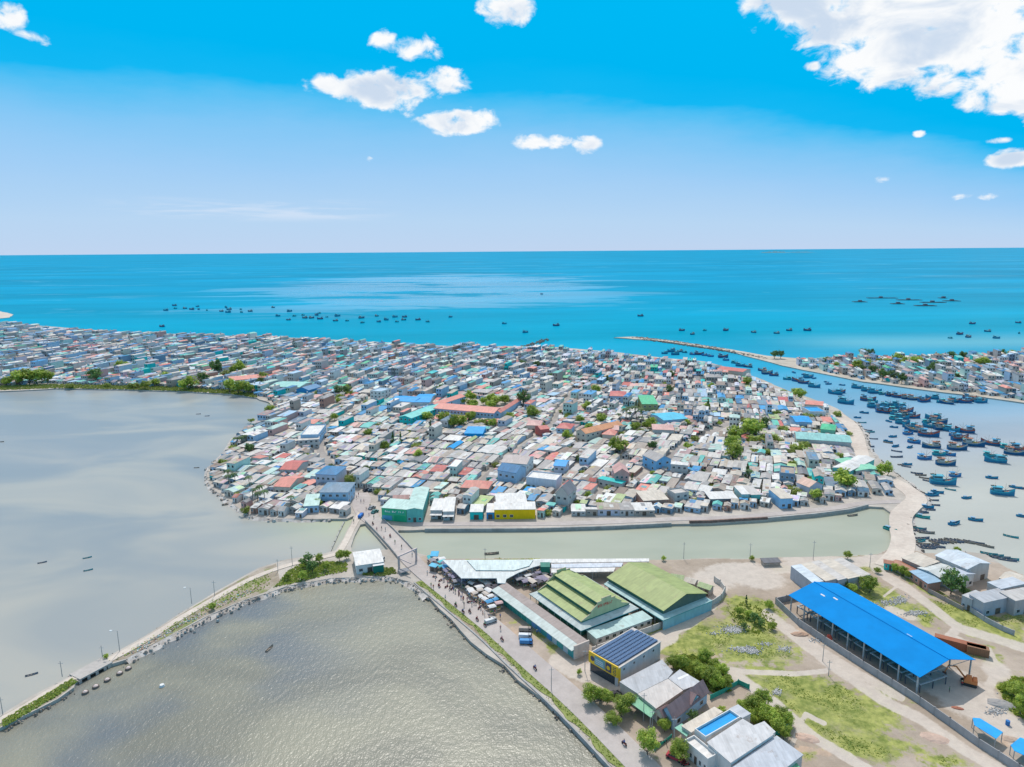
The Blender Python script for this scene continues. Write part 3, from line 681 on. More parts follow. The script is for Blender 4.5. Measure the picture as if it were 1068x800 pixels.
# ------------------------------------------------------------------ buildings
COL = {'light grey': (.62, .58, .55), 'cream': (.68, .60, .51), 'white': (.80, .775, .75), 'grey': (.44, .41, .40), 'dark grey': (.24, .24, .26), 'tan': (.48, .40, .34), 'brown': (.32, .24, .20), 'teal': (.16, .55, .50), 'pale mint': (.55, .74, .68),
       'blue': (.05, .33, .66), 'bright blue': (.0, .36, .82), 'red': (.62, .16, .14), 'pink': (.72, .42, .38), 'salmon': (.78, .30, .24), 'orange': (.80, .38, .20), 'lime green': (.52, .62, .30), 'green': (.08, .55, .28), 'slate blue': (.22, .33, .44), 'rust': (.45, .20, .13),
       'light blue': (.42, .60, .78), 'yellow': (1.0, .64, .01), 'mauve': (.46, .30, .30), 'lilac': (.62, .62, .72), 'turquoise': (.02, .58, .56), 'mint green': (.28, .68, .48), 'dark green': (.03, .22, .16), 'deep blue': (.04, .22, .45), 'pale green': (.45, .55, .28), 'brick': (.50, .27, .21), 'olive': (.38, .40, .18)}
def roof_geom(mb, L, Wd_, h, typ, rise, ov, col, t=.14, mi=0):
    def slab(p, uv):
        mb.face(p, mi, col, uv); q = [(a, b, c - t) for a, b, c in p]
        mb.face(q[::-1], mi, col, uv[::-1])
        for i in range(4):
            j = (i + 1) % 4; mb.face([q[i], q[j], p[j], p[i]], mi, col)
    x0, x1, y0, y1 = -ov, L + ov, -ov, Wd_ + ov; z = h + t
    if typ == 'flat':
        slab([(x0, y0, z), (x1, y0, z), (x1, y1, z), (x0, y1, z)], [(x0, y0), (x1, y0), (x1, y1), (x0, y1)])
    elif typ == 'shed':
        k = rise / Wd_; z0 = z - ov * k; z1 = z + rise + ov * k
        slab([(x0, y0, z0), (x1, y0, z0), (x1, y1, z1), (x0, y1, z1)], [(x0, y0), (x1, y0), (x1, y1), (x0, y1)])
    elif typ == 'shedback':
        slab([(x0, y0, z + rise), (x1, y0, z + rise), (x1, y1, z), (x0, y1, z)], [(x0, y0), (x1, y0), (x1, y1), (x0, y1)])
    elif typ == 'shedx':
        slab([(x0, y0, z), (x1, y0, z + rise), (x1, y1, z + rise), (x0, y1, z)], [(y0, x0), (y0, x1), (y1, x1), (y1, x0)])
    elif typ == 'gable':
        m = Wd_ / 2; k = rise / m; ze = z - ov * k
        slab([(x0, y0, ze), (x1, y0, ze), (x1, m, z + rise), (x0, m, z + rise)], [(x0, y0), (x1, y0), (x1, m), (x0, m)])
        slab([(x1, y1, ze), (x0, y1, ze), (x0, m, z + rise + .004), (x1, m, z + rise + .004)], [(x1, y1), (x0, y1), (x0, m), (x1, m)])
    elif typ == 'gabley':
        m = L / 2; k = rise / m; ze = z - ov * k
        slab([(x0, y1, ze), (x0, y0, ze), (m, y0, z + rise), (m, y1, z + rise)], [(y1, x0), (y0, x0), (y0, m), (y1, m)])
        slab([(x1, y0, ze), (x1, y1, ze), (m, y1, z + rise + .004), (m, y0, z + rise + .004)], [(y0, x1), (y1, x1), (y1, m), (y0, m)])
    elif typ == 'hip':
        m = min(L, Wd_) / 2
        if L >= Wd_: A, B = (m, Wd_ / 2, z + rise), (L - m, Wd_ / 2, z + rise)
        else: A, B = (L / 2, m, z + rise), (L / 2, Wd_ - m, z + rise)
        a, b, c, d = (x0, y0, z), (x1, y0, z), (x1, y1, z), (x0, y1, z)
        if L >= Wd_: fs = [[a, b, B, A], [c, d, A, B], [b, c, B], [d, a, A]]
        else: fs = [[b, c, B, A], [d, a, A, B], [a, b, A], [c, d, B]]
        for f in fs:
            mb.face(f, mi, col)
        mb.face([(x0, y0, z - t), (x0, y1, z - t), (x1, y1, z - t), (x1, y0, z - t)], mi, col)
        for p, q in ((a, b), (b, c), (c, d), (d, a)): mb.face([(p[0], p[1], z - t), (q[0], q[1], z - t), q, p], mi, col)
def wall_geom(mb, L, Wd_, h, typ, rise, col, mi=0, z0=0):
    a = [(0, 0), (L, 0), (L, Wd_), (0, Wd_)]
    hh = [h, h, h, h]
    if typ == 'shed': hh = [h, h, h + rise, h + rise]
    if typ == 'shedback': hh = [h + rise, h + rise, h, h]
    if typ == 'shedx': hh = [h, h + rise, h + rise, h]
    for i in range(4):
        j = (i + 1) % 4
        mb.face([(*a[i], z0), (*a[j], z0), (*a[j], hh[j]), (*a[i], hh[i])], mi, col)
    if typ == 'gable':
        mb.face([(L, 0, h), (L, Wd_, h), (L, Wd_ / 2, h + rise)], mi, col); mb.face([(0, Wd_, h), (0, 0, h), (0, Wd_ / 2, h + rise)], mi, col)
    if typ == 'gabley':
        mb.face([(0, 0, h), (L, 0, h), (L / 2, 0, h + rise)], mi, col); mb.face([(L, Wd_, h), (0, Wd_, h), (L / 2, Wd_, h + rise)], mi, col)

FRAMEW = simple('painted_window_frame', (.7, .72, .72), .6, .05, 1)
def window(parent, side, u, z, w_, h_, L, Wd_, name='window'):
    mb = MB()
    def pt(a, b, o):      # a along the wall, b up, o outwards
        if side == 'f': return (a, -o, b)
        if side == 'b': return (L - a, Wd_ + o, b)
        if side == 'l': return (-o, Wd_ - a, b)
        return (L + o, a, b)
    def pan(a0, a1, b0, b1, o, mi):
        mb.hexa([pt(a0, b0, 0), pt(a1, b0, 0), pt(a1, b0, o), pt(a0, b0, o)][::-1], [pt(a0, b1, 0), pt(a1, b1, 0), pt(a1, b1, o), pt(a0, b1, o)][::-1], mi)
    if name == 'door':
        pan(u - w_ / 2, u + w_ / 2, z, z + h_, .05, 0); return mb.build('door', [WOODD], parent)
    pan(u - w_ / 2, u + w_ / 2, z, z + h_, .06, 0)
    pan(u - w_ / 2 + .09, u - .03, z + .09, z + h_ - .09, .08, 1); pan(u + .03, u + w_ / 2 - .09, z + .09, z + h_ - .09, .08, 1)
    return mb.build(name, [FRAMEW, GLASS], parent)

PATCHC = [(.55, .53, .51), (.40, .33, .28), (.30, .30, .31), (.16, .40, .42), (.10, .30, .55), (.70, .69, .67), (.36, .24, .18), (.48, .44, .38)]
def roof_patches(mb, L, Wd_, h, typ, rise, rc, rr, parapet=False):
    """odd sheets, skylights and a tank on a patched-up roof"""
    def z(x, y):
        b_ = h + .14 + (.03 if not parapet else -.01)
        if typ == 'shed': return b_ + rise * y / Wd_
        if typ == 'shedback': return b_ + rise * (1 - y / Wd_)
        if typ == 'gabley': return b_ + rise * (1 - abs(x - L / 2) / (L / 2))
        if typ == 'gable': return b_ + rise * (1 - abs(y - Wd_ / 2) / (Wd_ / 2))
        return b_
    if typ == 'hip': return
    for k in range(rr.choice([0, 1, 2, 2, 3, 4])):
        if typ == 'gabley': s_ = rr.choice([0, 1]); x0 = s_ * L / 2 + .1; x1 = x0 + L / 2 - .2; y0 = rr.uniform(.1, .75) * Wd_; y1 = min(Wd_ - .1, y0 + rr.choice([1.2, 2.4, 3.6, 5]))
        elif typ == 'gable': s_ = rr.choice([0, 1]); y0 = s_ * Wd_ / 2 + .1; y1 = y0 + Wd_ / 2 - .2; x0 = rr.uniform(.1, .7) * L; x1 = min(L - .1, x0 + rr.choice([.9, 1.8]))
        else: x0 = rr.uniform(.05, .6) * L; x1 = min(L - .1, x0 + rr.choice([.9, 1.8, 2.7])); y0 = rr.uniform(.05, .6) * Wd_; y1 = min(Wd_ - .1, y0 + rr.choice([1.5, 3, 5]))
        c = rr.choice(PATCHC) if rr.random() < .45 else tuple(v * rr.choice([.72, .85, 1.12]) for v in rc); e = .012 * k
        mb.face([(x0, y0, z(x0, y0) + e), (x1, y0, z(x1, y0) + e), (x1, y1, z(x1, y1) + e), (x0, y1, z(x0, y1) + e)], 0, c)
FOOT = []       # world rectangles already taken: (ox, oy, ang, L, W)
BLD = {}
def make_building(name, label, cat, o, ang, L, Wd_, h, typ='gable', rise=1.2, roof='light grey', wall='white', ov=.35, floors=1, nwin=3, door=True, sides='f', group=None, parapet=False, wz=None, foot=True, wlist=None, z0=0, roofmat=None, base=1.0, patch=None):
    root = empty(name, (o[0], o[1], base), ang, label, cat, group)
    rc = COL[roof] if isinstance(roof, str) else roof; wc = COL[wall] if isinstance(wall, str) else wall
    mb = MB(); wall_geom(mb, L, Wd_, h, typ, rise, wc, z0=z0)
    if floors > 1:
        for k in range(1, floors):
            zz = h * k / floors; mb.box(-.08, L + .08, -.08, Wd_ + .08, zz - .09, zz + .09, 0, tuple(min(.9, c * 1.08) for c in wc), True)
    if parapet:
        for b_ in ((-.02, L + .02, -.02, .2), (-.02, L + .02, Wd_ - .2, Wd_ + .02), (-.02, .2, .2, Wd_ - .2), (L - .2, L + .02, .2, Wd_ - .2)): mb.box(*b_, h - .2, h + .7, 0, wc)
    mb.build('wall', WALL, root)
    mb = MB(); roof_geom(mb, L, Wd_, h, typ, rise, -.21 if parapet else ov, rc, .14 if not parapet else .1)
    if patch: roof_patches(mb, L, Wd_, h, typ, rise, rc, random.Random(patch), parapet)
    mb.build('roof', roofmat or ROOF, root)
    for s_ in sides:
        LL = L if s_ in 'fb' else Wd_
        n_ = nwin if s_ in 'fb' else max(1, int(LL / 4))
        for fl in range(floors):
            z = h * fl / floors + .95; fh = h / floors
            for i in range(n_):
                u = LL * (i + .5) / n_
                if wlist and i >= wlist: continue
                if door and s_ == 'f' and fl == 0 and i == n_ // 2:
                    window(root, s_, u, .02, min(2.2, LL / n_ * .55), min(2.2, fh - .6), L, Wd_, 'door')
                else: window(root, s_, u, z, min(1.5, LL / n_ * .5), min(1.25, fh - 1.45), L, Wd_)
    if foot: FOOT.append((o[0], o[1], ang, L, Wd_))
    return root
def rect3(A, B, Cc, h):
    a, b, c = P(*A, h + 1.0), P(*B, h + 1.0), P(*Cc, h + 1.0)
    d = (b - a); L = d.length; d = d / L; n = Vector((-d.y, d.x)); w_ = (c - a).dot(n)
    if w_ < 0: a, b = b, a; d = -d; n = -n; w_ = (c - a).dot(n)
    return (a.x, a.y), atan2(d.y, d.x), L, w_
def lm(name, label, cat, A, B, Cc, h, anchor=None, **k):
    o, ang, L, w_ = rect3(A, B, Cc, h)
    r = make_building(name, label, cat, o, ang, L, w_, h, **k)
    BLD[label] = (r, L, w_)
    if anchor: ANCH.append((anchor, (A[0] + B[0] + Cc[0]) / 3, (A[1] + B[1] + Cc[1]) / 3))
    return r, o, ang, L, w_

# --- landmarks of the town
lm('quayside_hall', 'long yellow quayside building with pale roof and three dark windows', 'building', (515.7, 531.6), (558.3, 531.2), (517.5, 525), 4.6, 'the yellow building', typ='shed', rise=.5, roof='white', wall='yellow', nwin=6, ov=.25, door=False, wlist=3)
lm('warehouse', 'wide white roofed building directly behind the yellow one', 'building', (518, 524.6), (549, 523.6), (519.5, 515), 4.8, None, typ='gable', rise=.8, roof='white', wall='light grey', nwin=3)
lm('quayside_shop', 'turquoise fronted flat shop on the quay left of the yellow building', 'shop', (490, 534), (503.3, 534), (491, 527), 3.6, None, typ='shed', rise=.4, roof='white', wall='turquoise', nwin=1, ov=.2)
lm('quayside_shop', 'narrow blue fronted shop touching the yellow building', 'shop', (507.3, 534.4), (515.3, 534.4), (507.8, 526), 3.2, None, typ='shed', rise=.4, roof='white', wall='blue', nwin=1, ov=.2)
for A, B, Cc, lb in (((449, 532.2), (461, 532.2), (450.5, 521.5), 'white roofed shop house with blue shutters right of the green hall'), ((462, 533.6), (473.2, 533.4), (463.5, 520), 'taller white roofed shop house with blue shutters next to its twin')):
    r, o, ang, L, w_ = lm('shop_house', lb, 'house', A, B, Cc, 4.2, typ='shed', rise=.6, roof='white', wall='light grey', nwin=2, ov=.2)
    mb = MB(); roof_geom(mb, L, 2.2, 2.6, 'shed', .35, .1, COL['white']); a_ = mb.build('awning', ROOF, r, (0, -2.3, 0)); 
# the big green two-wing building by the square
r, o, ang, L, w_ = lm('commercial_building', 'pale mint roofed tall wing of the green building beside the square', 'building', (424, 531.6), (440.4, 531.4), (430.5, 509), 6.0, 'the green building', typ='gabley', rise=.7, roof='pale mint', wall='teal', nwin=3, sides='f', ov=.25)
r, o, ang, L, w_ = lm('signboard_building', 'bright green fronted building with white lettering beside the square', 'building', (397.8, 529.6), (423.6, 531.6), (400, 520.4), 6.0, None, typ='shed', rise=.4, roof='pale mint', wall='green', nwin=4, ov=.2, door=False, sides='l')
sg = empty('signboard', (0, 0, 0)); sg.parent = r; rr = random.Random(4)
WHITE = simple('white_sign_paint', (.8, .82, .82), .5, .03)
mb = MB(); mb.hexa([(1.2, -.12, 3.4), (L - .6, -.12, 3.4), (L - .6, -.02, 3.4), (1.2, -.02, 3.4)], [(1.2, -.12, 5.2), (L - .6, -.12, 5.2), (L - .6, -.02, 5.2), (1.2, -.02, 5.2)], 0, (.05, .5, .32)); mb.build('sign_panel', WALL, sg)
mb = MB()
x = 1.7
while x < L - 1.6:
    w1 = rr.uniform(.35, .6); mb.box(x, x + w1 * .25, -.16, -.121, 4.2, 4.9, 0); mb.box(x + w1 * .27, x + w1, -.16, -.121, 4.2 + rr.choice([0, .3, .5]), 4.2 + rr.choice([.2, .6, .7]) + .1, 0); x += w1 + .22
    if rr.random() < .28: mb.build('sign_word', WHITE, sg); mb = MB(); x += .7
if mb.v: mb.build('sign_word', WHITE, sg)
mb = MB(); mb.box(.3, L * .42, -.12, -.005, .5, 2.6, 0, (.12, .42, .62)); mb.box(L * .5, L - .4, -.12, -.005, .2, 2.9, 0, (.02, .45, .22)); mb.build('shutter', WALL, r)
lm('house', 'low pink roofed house behind the green signboard building', 'house', (410, 520.6), (426, 520.2), (411, 517.5), 4.5, roof='pink', wall='cream', nwin=2)
# villas and houses with a look of their own
lm('villa', 'light blue two storey villa with slate hipped roof beside the square', 'villa', (333.5, 513.5), (362.5, 513.5), (340, 503.5), 6.4, 'the light blue villa', typ='hip', rise=2.2, roof='slate blue', wall='light blue', floors=2, nwin=4, sides='fr', ov=.5)
lm('annex', 'light blue lean-to annex with pale awning left of the blue villa', 'annex', (317, 528), (332, 527), (321, 518), 3.4, None, typ='shed', rise=1.0, roof='pale mint', wall='light blue', nwin=3)
lm('villa', 'tall lilac villa with teal blue roof behind the light blue villa', 'villa', (329, 494.5), (350, 495.5), (335, 485.8), 7.5, None, typ='hip', rise=1.6, roof='deep blue', wall='lilac', floors=2, nwin=4, ov=.4)
lm('house', 'salmon roofed house in the middle of the crowded point', 'house', (292, 489.5), (309, 490), (297, 480), 4.0, 'the salmon roofed houses', typ='gable', rise=1.6, roof='red', wall='light grey', nwin=3)
lm('house', 'coral red roofed house nearest the water on the point', 'house', (286, 507.2), (302, 508), (292, 496.3), 4.0, None, typ='gable', rise=1.8, roof='salmon', wall='cream', nwin=3)
lm('apartment_house', 'white two storey block beside the upper end of the main street', 'building', (313.5, 454.5), (332, 454), (316, 444), 7.0, 'the white two storey block', typ='flat', rise=0, roof='white', wall='light blue', floors=2, nwin=4, parapet=True, sides='fr')
lm('apartment_house', 'grey white block in front of the white two storey block', 'building', (311, 459.5), (332.5, 458), (312, 454.8), 5.5, None, typ='flat', rise=0, roof='light grey', wall='light grey', floors=2, nwin=4, sides='fr')
lm('school_hall', 'turquoise gabled school hall at the left end of the school', 'school', (416.5, 434.7), (429, 436.2), (447, 421.5), 6.0, 'the turquoise school hall', typ='gabley', rise=1.2, roof=(.20, .66, .62), wall='turquoise', floors=2, nwin=3, sides='fr')
lm('school_wing', 'long front wing of the school with pink roof and rows of windows', 'school', (452.5, 425.8), (515, 431), (456, 420), 6.6, 'the pink roofed school', typ='gable', rise=1.6, roof='salmon', wall='light blue', floors=2, nwin=18, sides='f')
lm('school_wing', 'left rear wing of the school with pink roof', 'school', (456, 423), (485, 413.3), (447.5, 421.5), 6.6, None, typ='gable', rise=1.4, roof='salmon', wall='light blue', floors=2, nwin=3, sides='fr')
lm('school_wing', 'right rear wing of the school with pink roof', 'school', (516, 430), (538, 416.5), (525, 428.5), 6.6, None, typ='gable', rise=1.4, roof='salmon', wall='light blue', floors=2, nwin=3, sides='fr')
lm('classroom', 'low pink roofed classroom in front of the school trees', 'school', (452.5, 436.5), (487, 437.8), (454, 432), 3.6, None, typ='gable', rise=1.2, roof='salmon', wall='cream', nwin=7)
lm('classroom', 'small salmon roofed room at the right front of the school', 'school', (514, 441.5), (524, 439), (517, 436.5), 3.4, None, typ='gable', rise=.8, roof='salmon', wall='cream', nwin=2)
lm('house', 'bright blue roofed house in front of the school', 'house', (484.5, 452), (503, 452.4), (486.5, 446), 4.0, 'the bright blue house', typ='shed', rise=.8, roof='bright blue', wall='bright blue', nwin=3)
lm('market_shed', 'large bright blue roofed shed left behind the school', 'shed', (406.5, 417.5), (431, 419.5), (411, 412), 5.0, 'the large blue roofed shed', typ='gable', rise=1.2, roof='bright blue', wall='white', nwin=5)
lm('market_shed', 'second bright blue roofed shed joined to the school corner', 'shed', (431, 419.5), (448, 419.5), (436, 411), 5.0, None, typ='gable', rise=1.2, roof='bright blue', wall='white', nwin=4)
lm('apartment_house', 'white cubic three storey block behind the left blue shed', 'building', (386, 408), (397.5, 409), (390, 404), 8.5, None, typ='flat', rise=0, roof='light blue', wall='white', floors=3, nwin=3, parapet=True, sides='fr')
lm('old_school', 'long red roofed cream building by the lagoon shore', 'school', (240, 397), (281, 393.5), (238, 393), 5.0, 'the red roofed lagoon school', typ='gable', rise=1.8, roof='salmon', wall='cream', floors=2, nwin=9)
lm('warehouse', 'wide pale teal roofed warehouse right of the lagoon school', 'warehouse', (281, 403), (312, 404), (290, 397.5), 4.5, None, typ='gable', rise=1.2, roof=(.35, .68, .62), wall='light grey', nwin=5)
lm('house', 'blue gabled house right of the pale teal warehouse', 'house', (309, 406), (322, 407), (315, 401.5), 5.0, None, typ='gabley', rise=2, roof='deep blue', wall='blue', nwin=2)
lm('church', 'long orange roofed hall in the tree lined compound', 'hall', (601, 449.5), (611, 452.3), (619, 435.5), 6.5, 'the orange roofed hall', typ='gabley', rise=2.0, roof='orange', wall='cream', floors=2, nwin=2, sides='fr')
lm('temple', 'coral roofed temple right of the orange roofed hall', 'temple', (628, 453), (641, 454), (630, 448), 4.5, None, typ='hip', rise=1.8, roof='salmon', wall='cream', nwin=3)
lm('temple', 'pink roofed building behind the coral temple', 'temple', (628.5, 448), (645, 448.5), (631, 443.5), 5.5, None, typ='gable', rise=1.5, roof='pink', wall='pink', nwin=3)
lm('house', 'wide pink roofed house right of the temple palms', 'house', (681, 448), (703, 448.7), (683, 442.5), 4.5, 'the wide pink roofed house', typ='hip', rise=1.5, roof='pink', wall='light grey', nwin=4)
lm('apartment_house', 'lime green roofed house with yellow green walls', 'building', (670, 421.5), (686, 421.5), (671.5, 415), 7, 'the lime green house', typ='shed', rise=2, roof='green', wall='olive', floors=2, nwin=3)
lm('market_shed', 'light blue roofed shed right of the palms', 'shed', (692.5, 438.5), (717, 436.5), (695, 430.5), 4.5, 'the light blue shed', typ='gable', rise=1, roof=(.08, .55, .78), wall='light blue', nwin=4)
lm('house', 'red roofed white block behind the temple compound', 'house', (636, 413), (652.5, 413.5), (637, 408), 7, None, typ='hip', rise=1.6, roof='red', wall='light blue', floors=2, nwin=4)
lm('house', 'small bright red house at the bend of the street', 'house', (564, 448), (573, 447), (566, 443.8), 5.0, None, typ='gable', rise=1.2, roof='red', wall='red', nwin=2)
lm('house', 'pink roofed house left of the small red house', 'house', (549, 443.5), (563.5, 444), (551, 438.5), 4.5, None, typ='hip', rise=1.5, roof='pink', wall='cream', nwin=3)
lm('house', 'light blue house with red roof left of the orange hall', 'house', (580.5, 446.5), (595, 447.5), (583, 441.5), 6, None, typ='hip', rise=1.6, roof='red', wall='light blue', floors=2, nwin=3)
lm('warehouse', 'large white building with dusty mauve roof', 'warehouse', (523, 482), (549, 484.2), (530, 474), 8.0, 'the mauve roofed building', typ='gable', rise=1.8, roof=(.52, .44, .42), wall='white', floors=2, nwin=4, sides='r')
lm('warehouse', 'long white building with a row of small upper windows', 'warehouse', (548.8, 498.6), (580, 502), (553, 491.8), 5.5, None, typ='flat', rise=0, roof='white', wall=(.72, .76, .84), floors=1, nwin=6, parapet=True)
lm('house', 'tall light blue house with teal gable left of the long white building', 'house', (519, 490), (538, 493.4), (522, 483), 8.0, None, typ='gable', rise=2.4, roof='deep blue', wall='light blue', floors=2, nwin=3, sides='fl')
lm('house', 'lilac house with bright blue gable roof above the long white building', 'house', (577.5, 485.5), (589.5, 486.5), (582, 479.5), 6.5, None, typ='gable', rise=1.2, roof='bright blue', wall='lilac', floors=2, nwin=2, sides='fr')
lm('villa', 'tall grey villa with steep grey roofs behind the quay', 'villa', (579.5, 514), (592.5, 516), (583, 506), 7.5, 'the steep grey villa', typ='gabley', rise=3.6, roof=(.30, .29, .31), wall='light grey', floors=2, nwin=2, sides='fr')
lm('villa', 'narrow pink house with steep pink roof', 'house', (641.5, 493.5), (656, 493.5), (645, 486.5), 7.5, 'the narrow pink house', typ='gabley', rise=2.4, roof='pink', wall='pink', floors=2, nwin=3, sides='fl')
lm('shed', 'long turquoise roof strip left of the pink house', 'shed', (624, 499), (648, 504.5), (625, 496), 4, None, typ='flat', rise=0, roof='turquoise', wall='light grey', nwin=4)
lm('house', 'orange tiled hip roof house left of the light blue gable', 'house', (481, 508.5), (509, 510), (486, 501), 4.5, None, typ='hip', rise=2.2, roof='salmon', wall='tan', nwin=4)
lm('house', 'bright blue walled house under a big grey gable', 'house', (670.5, 474.5), (684.5, 481), (676, 468), 6.5, 'the bright blue walled house', typ='gable', rise=2.4, roof='grey', wall=(.25, .55, .85), floors=2, nwin=2, sides='fr', door=False)
lm('warehouse', 'flat cream roofed house with orange brick front at the quay', 'house', (671.5, 522.3), (697, 520.8), (668.5, 513.5), 3.8, 'the orange brick quay house', typ='shed', rise=.6, roof='cream', wall='brick', nwin=4)
lm('apartment_house', 'grey cube house between the brick quay house and street', 'house', (704, 516), (718.5, 514), (697.5, 511), 5.5, None, typ='flat', rise=0, roof='light grey', wall='light grey', floors=2, nwin=2, parapet=True, sides='fr')
lm('apartment_house', 'pale grey block with flat roof in the row behind the quay', 'house', (700, 484), (717, 485.5), (702, 481.5), 6.5, None, typ='flat', rise=0, roof='white', wall='light grey', floors=2, nwin=3)
lm('open_shed', 'open fronted white roofed shed above the brick quay wall', 'shed', (741, 520.5), (769, 519.8), (738, 514.5), 3.2, 'the open white shed', typ='shed', rise=.6, roof='white', wall='dark grey', nwin=4)
lm('house', 'pale house with teal side left of its grey neighbour near the quay', 'house', (774, 515.5), (782, 515.3), (772, 508), 4.5, None, typ='shed', rise=.5, roof='white', wall='pale mint', nwin=1)
lm('house', 'grey roofed house beside the pale teal sided house', 'house', (783.5, 516), (793, 515.8), (780.5, 507.8), 4.5, None, typ='shed', rise=.5, roof='light grey', wall='teal', nwin=2)
lm('house', 'light grey box house with bright blue left wall on the quay', 'house', (814.5, 520), (827, 519.5), (810, 510.5), 5.0, 'the blue sided box house', typ='shed', rise=.4, roof='cream', wall=(.30, .58, .86), nwin=2)
lm('house', 'house with orange gable right of the blue sided box', 'house', (844, 508), (858, 505.5), (848, 500), 5, None, typ='gabley', rise=2.2, roof=(.70, .45, .36), wall='lilac', floors=1, nwin=2)
lm('fish_market', 'long teal striped roof hall near the sandy spit', 'market', (831, 457.5), (888, 461.5), (832, 450.5), 5.0, 'the long teal roofed hall', typ='gable', rise=1.6, roof=(.30, .62, .60), wall='light grey', nwin=14)
lm('house', 'vivid green roofed house beside the sandy spit', 'house', (856, 447.5), (870.5, 449), (858, 442), 4.5, None, typ='hip', rise=1.2, roof='green', wall='mint green', nwin=3)
lm('fish_shed', 'wide mint green roofed shed beside the spit road', 'shed', (893, 491), (919, 490), (891, 478.5), 3.6, 'the mint green shed', typ='gabley', rise=.8, roof='mint green', wall='light grey', nwin=3)
lm('fish_shed', 'long white roofed shed with teal edge beside the mint shed', 'shed', (868.5, 487.5), (886, 491.5), (898, 475.8), 4.2, None, typ='gabley', rise=.9, roof='white', wall='teal', nwin=3)
lm('house', 'bright blue roofed building near the harbour bend', 'house', (830, 440), (847, 440.5), (833, 434), 5, None, typ='gable', rise=1.2, roof='bright blue', wall='light blue', nwin=4)
lm('house', 'blue topped white building closest to the harbour bend', 'house', (845, 430), (861.5, 430), (847, 425), 5, None, typ='flat', rise=0, roof='bright blue', wall='white', nwin=4, parapet=True)
lm('house', 'long orange roofed hall at the harbour corner', 'house', (840, 421.5), (858, 423), (842, 417.5), 5, None, typ='gable', rise=1.2, roof='salmon', wall='cream', nwin=4)
lm('boat_market', 'long red roofed hall on the harbour quay', 'market', (748, 385), (775, 388), (752, 382), 6, None, typ='gable', rise=1.4, roof='red', wall='cream', nwin=7)

# --- extra anchors for the labels
ANCH += [('the village square', 378, 522), ('the village street', 352, 436), ('the point palms', 250, 515), ('the round green tree', 644, 468), ('the tree cluster', 775, 462), ('the dark tree cluster', 880, 503), ('the curved quay end', 905, 524), ('the brown quay wall', 760, 541)]

# ------------------------------------------------------------------ town fabric: rows of narrow houses, packed block by block
def rect_pts(ox, oy, a, L, w_, m=0):
    ca, sa = cos(a), sin(a)
    return [(ox + x * ca - y * sa, oy + x * sa + y * ca) for x, y in ((-m, -m), (L + m, -m), (L + m, w_ + m), (-m, w_ + m))]
def in_rect(x, y, f, m=0):
    dx, dy = x - f[0], y - f[1]; ca, sa = cos(f[2]), sin(f[2]); u = dx * ca + dy * sa; v = -dx * sa + dy * ca
    return -m < u < f[3] + m and -m < v < f[4] + m
def rect_hit(f, g_, m=.4):
    # separating axes
    A = rect_pts(*f[:5], m); B = rect_pts(*g_[:5], 0)
    for a in (f[2], f[2] + pi / 2, g_[2], g_[2] + pi / 2):
        c, s_ = cos(a), sin(a); pa = [x * c + y * s_ for x, y in A]; pb = [x * c + y * s_ for x, y in B]
        if max(pa) < min(pb) or max(pb) < min(pa): return False
    return True
HOUSEZ = W([(-420, 345), (-200, 342), (0, 339.5), (60, 343.5), (120, 348.5), (200, 351.5), (300, 354.5), (400, 359.5), (470, 363.5), (540, 363.5), (580, 365), (640, 370), (690, 376), (735, 380), (770, 389), (798, 401), (824, 412), (845, 420), (862, 428), (880, 444), (888, 460), (893, 478), (916, 494), (938, 508), (936, 518), (900, 519),
            (870, 525.5), (820, 530), (760, 534), (700, 537), (640, 540), (560, 541.5), (470, 541.5), (443, 541.5), (440, 534), (398, 530), (386, 512), (370, 512), (366, 520), (368, 535), (362, 540), (310, 540.3), (285, 540.3), (263, 537), (248, 528.5), (237, 519.5), (223.5, 509.5), (218, 500), (218.5, 491), (227.5, 480), (236.5, 470.5), (245.5, 457), (255, 449), (272, 439), (285, 428), (285, 420), (270, 413),
            (240, 408), (190, 405), (120, 403), (60, 401), (25, 402), (0, 403), (-150, 407), (-420, 422)])
PENZ = W([(838, 374.8), (870, 374.8), (930, 373), (1000, 372), (1068, 370.5), (1400, 366), (1450, 424), (1068, 418), (1040, 414), (1010, 410), (960, 404), (900, 396), (850, 386), (825, 380.5)])
TREES = []     # filled below before packing: (x, y, radius)
SCHOOLYARD = W([(452, 429), (483, 414), (541, 419), (521, 437)]); TEMPLEYARD = W([(600, 436), (622, 433), (682, 433), (682, 446), (652, 456), (598, 456)])
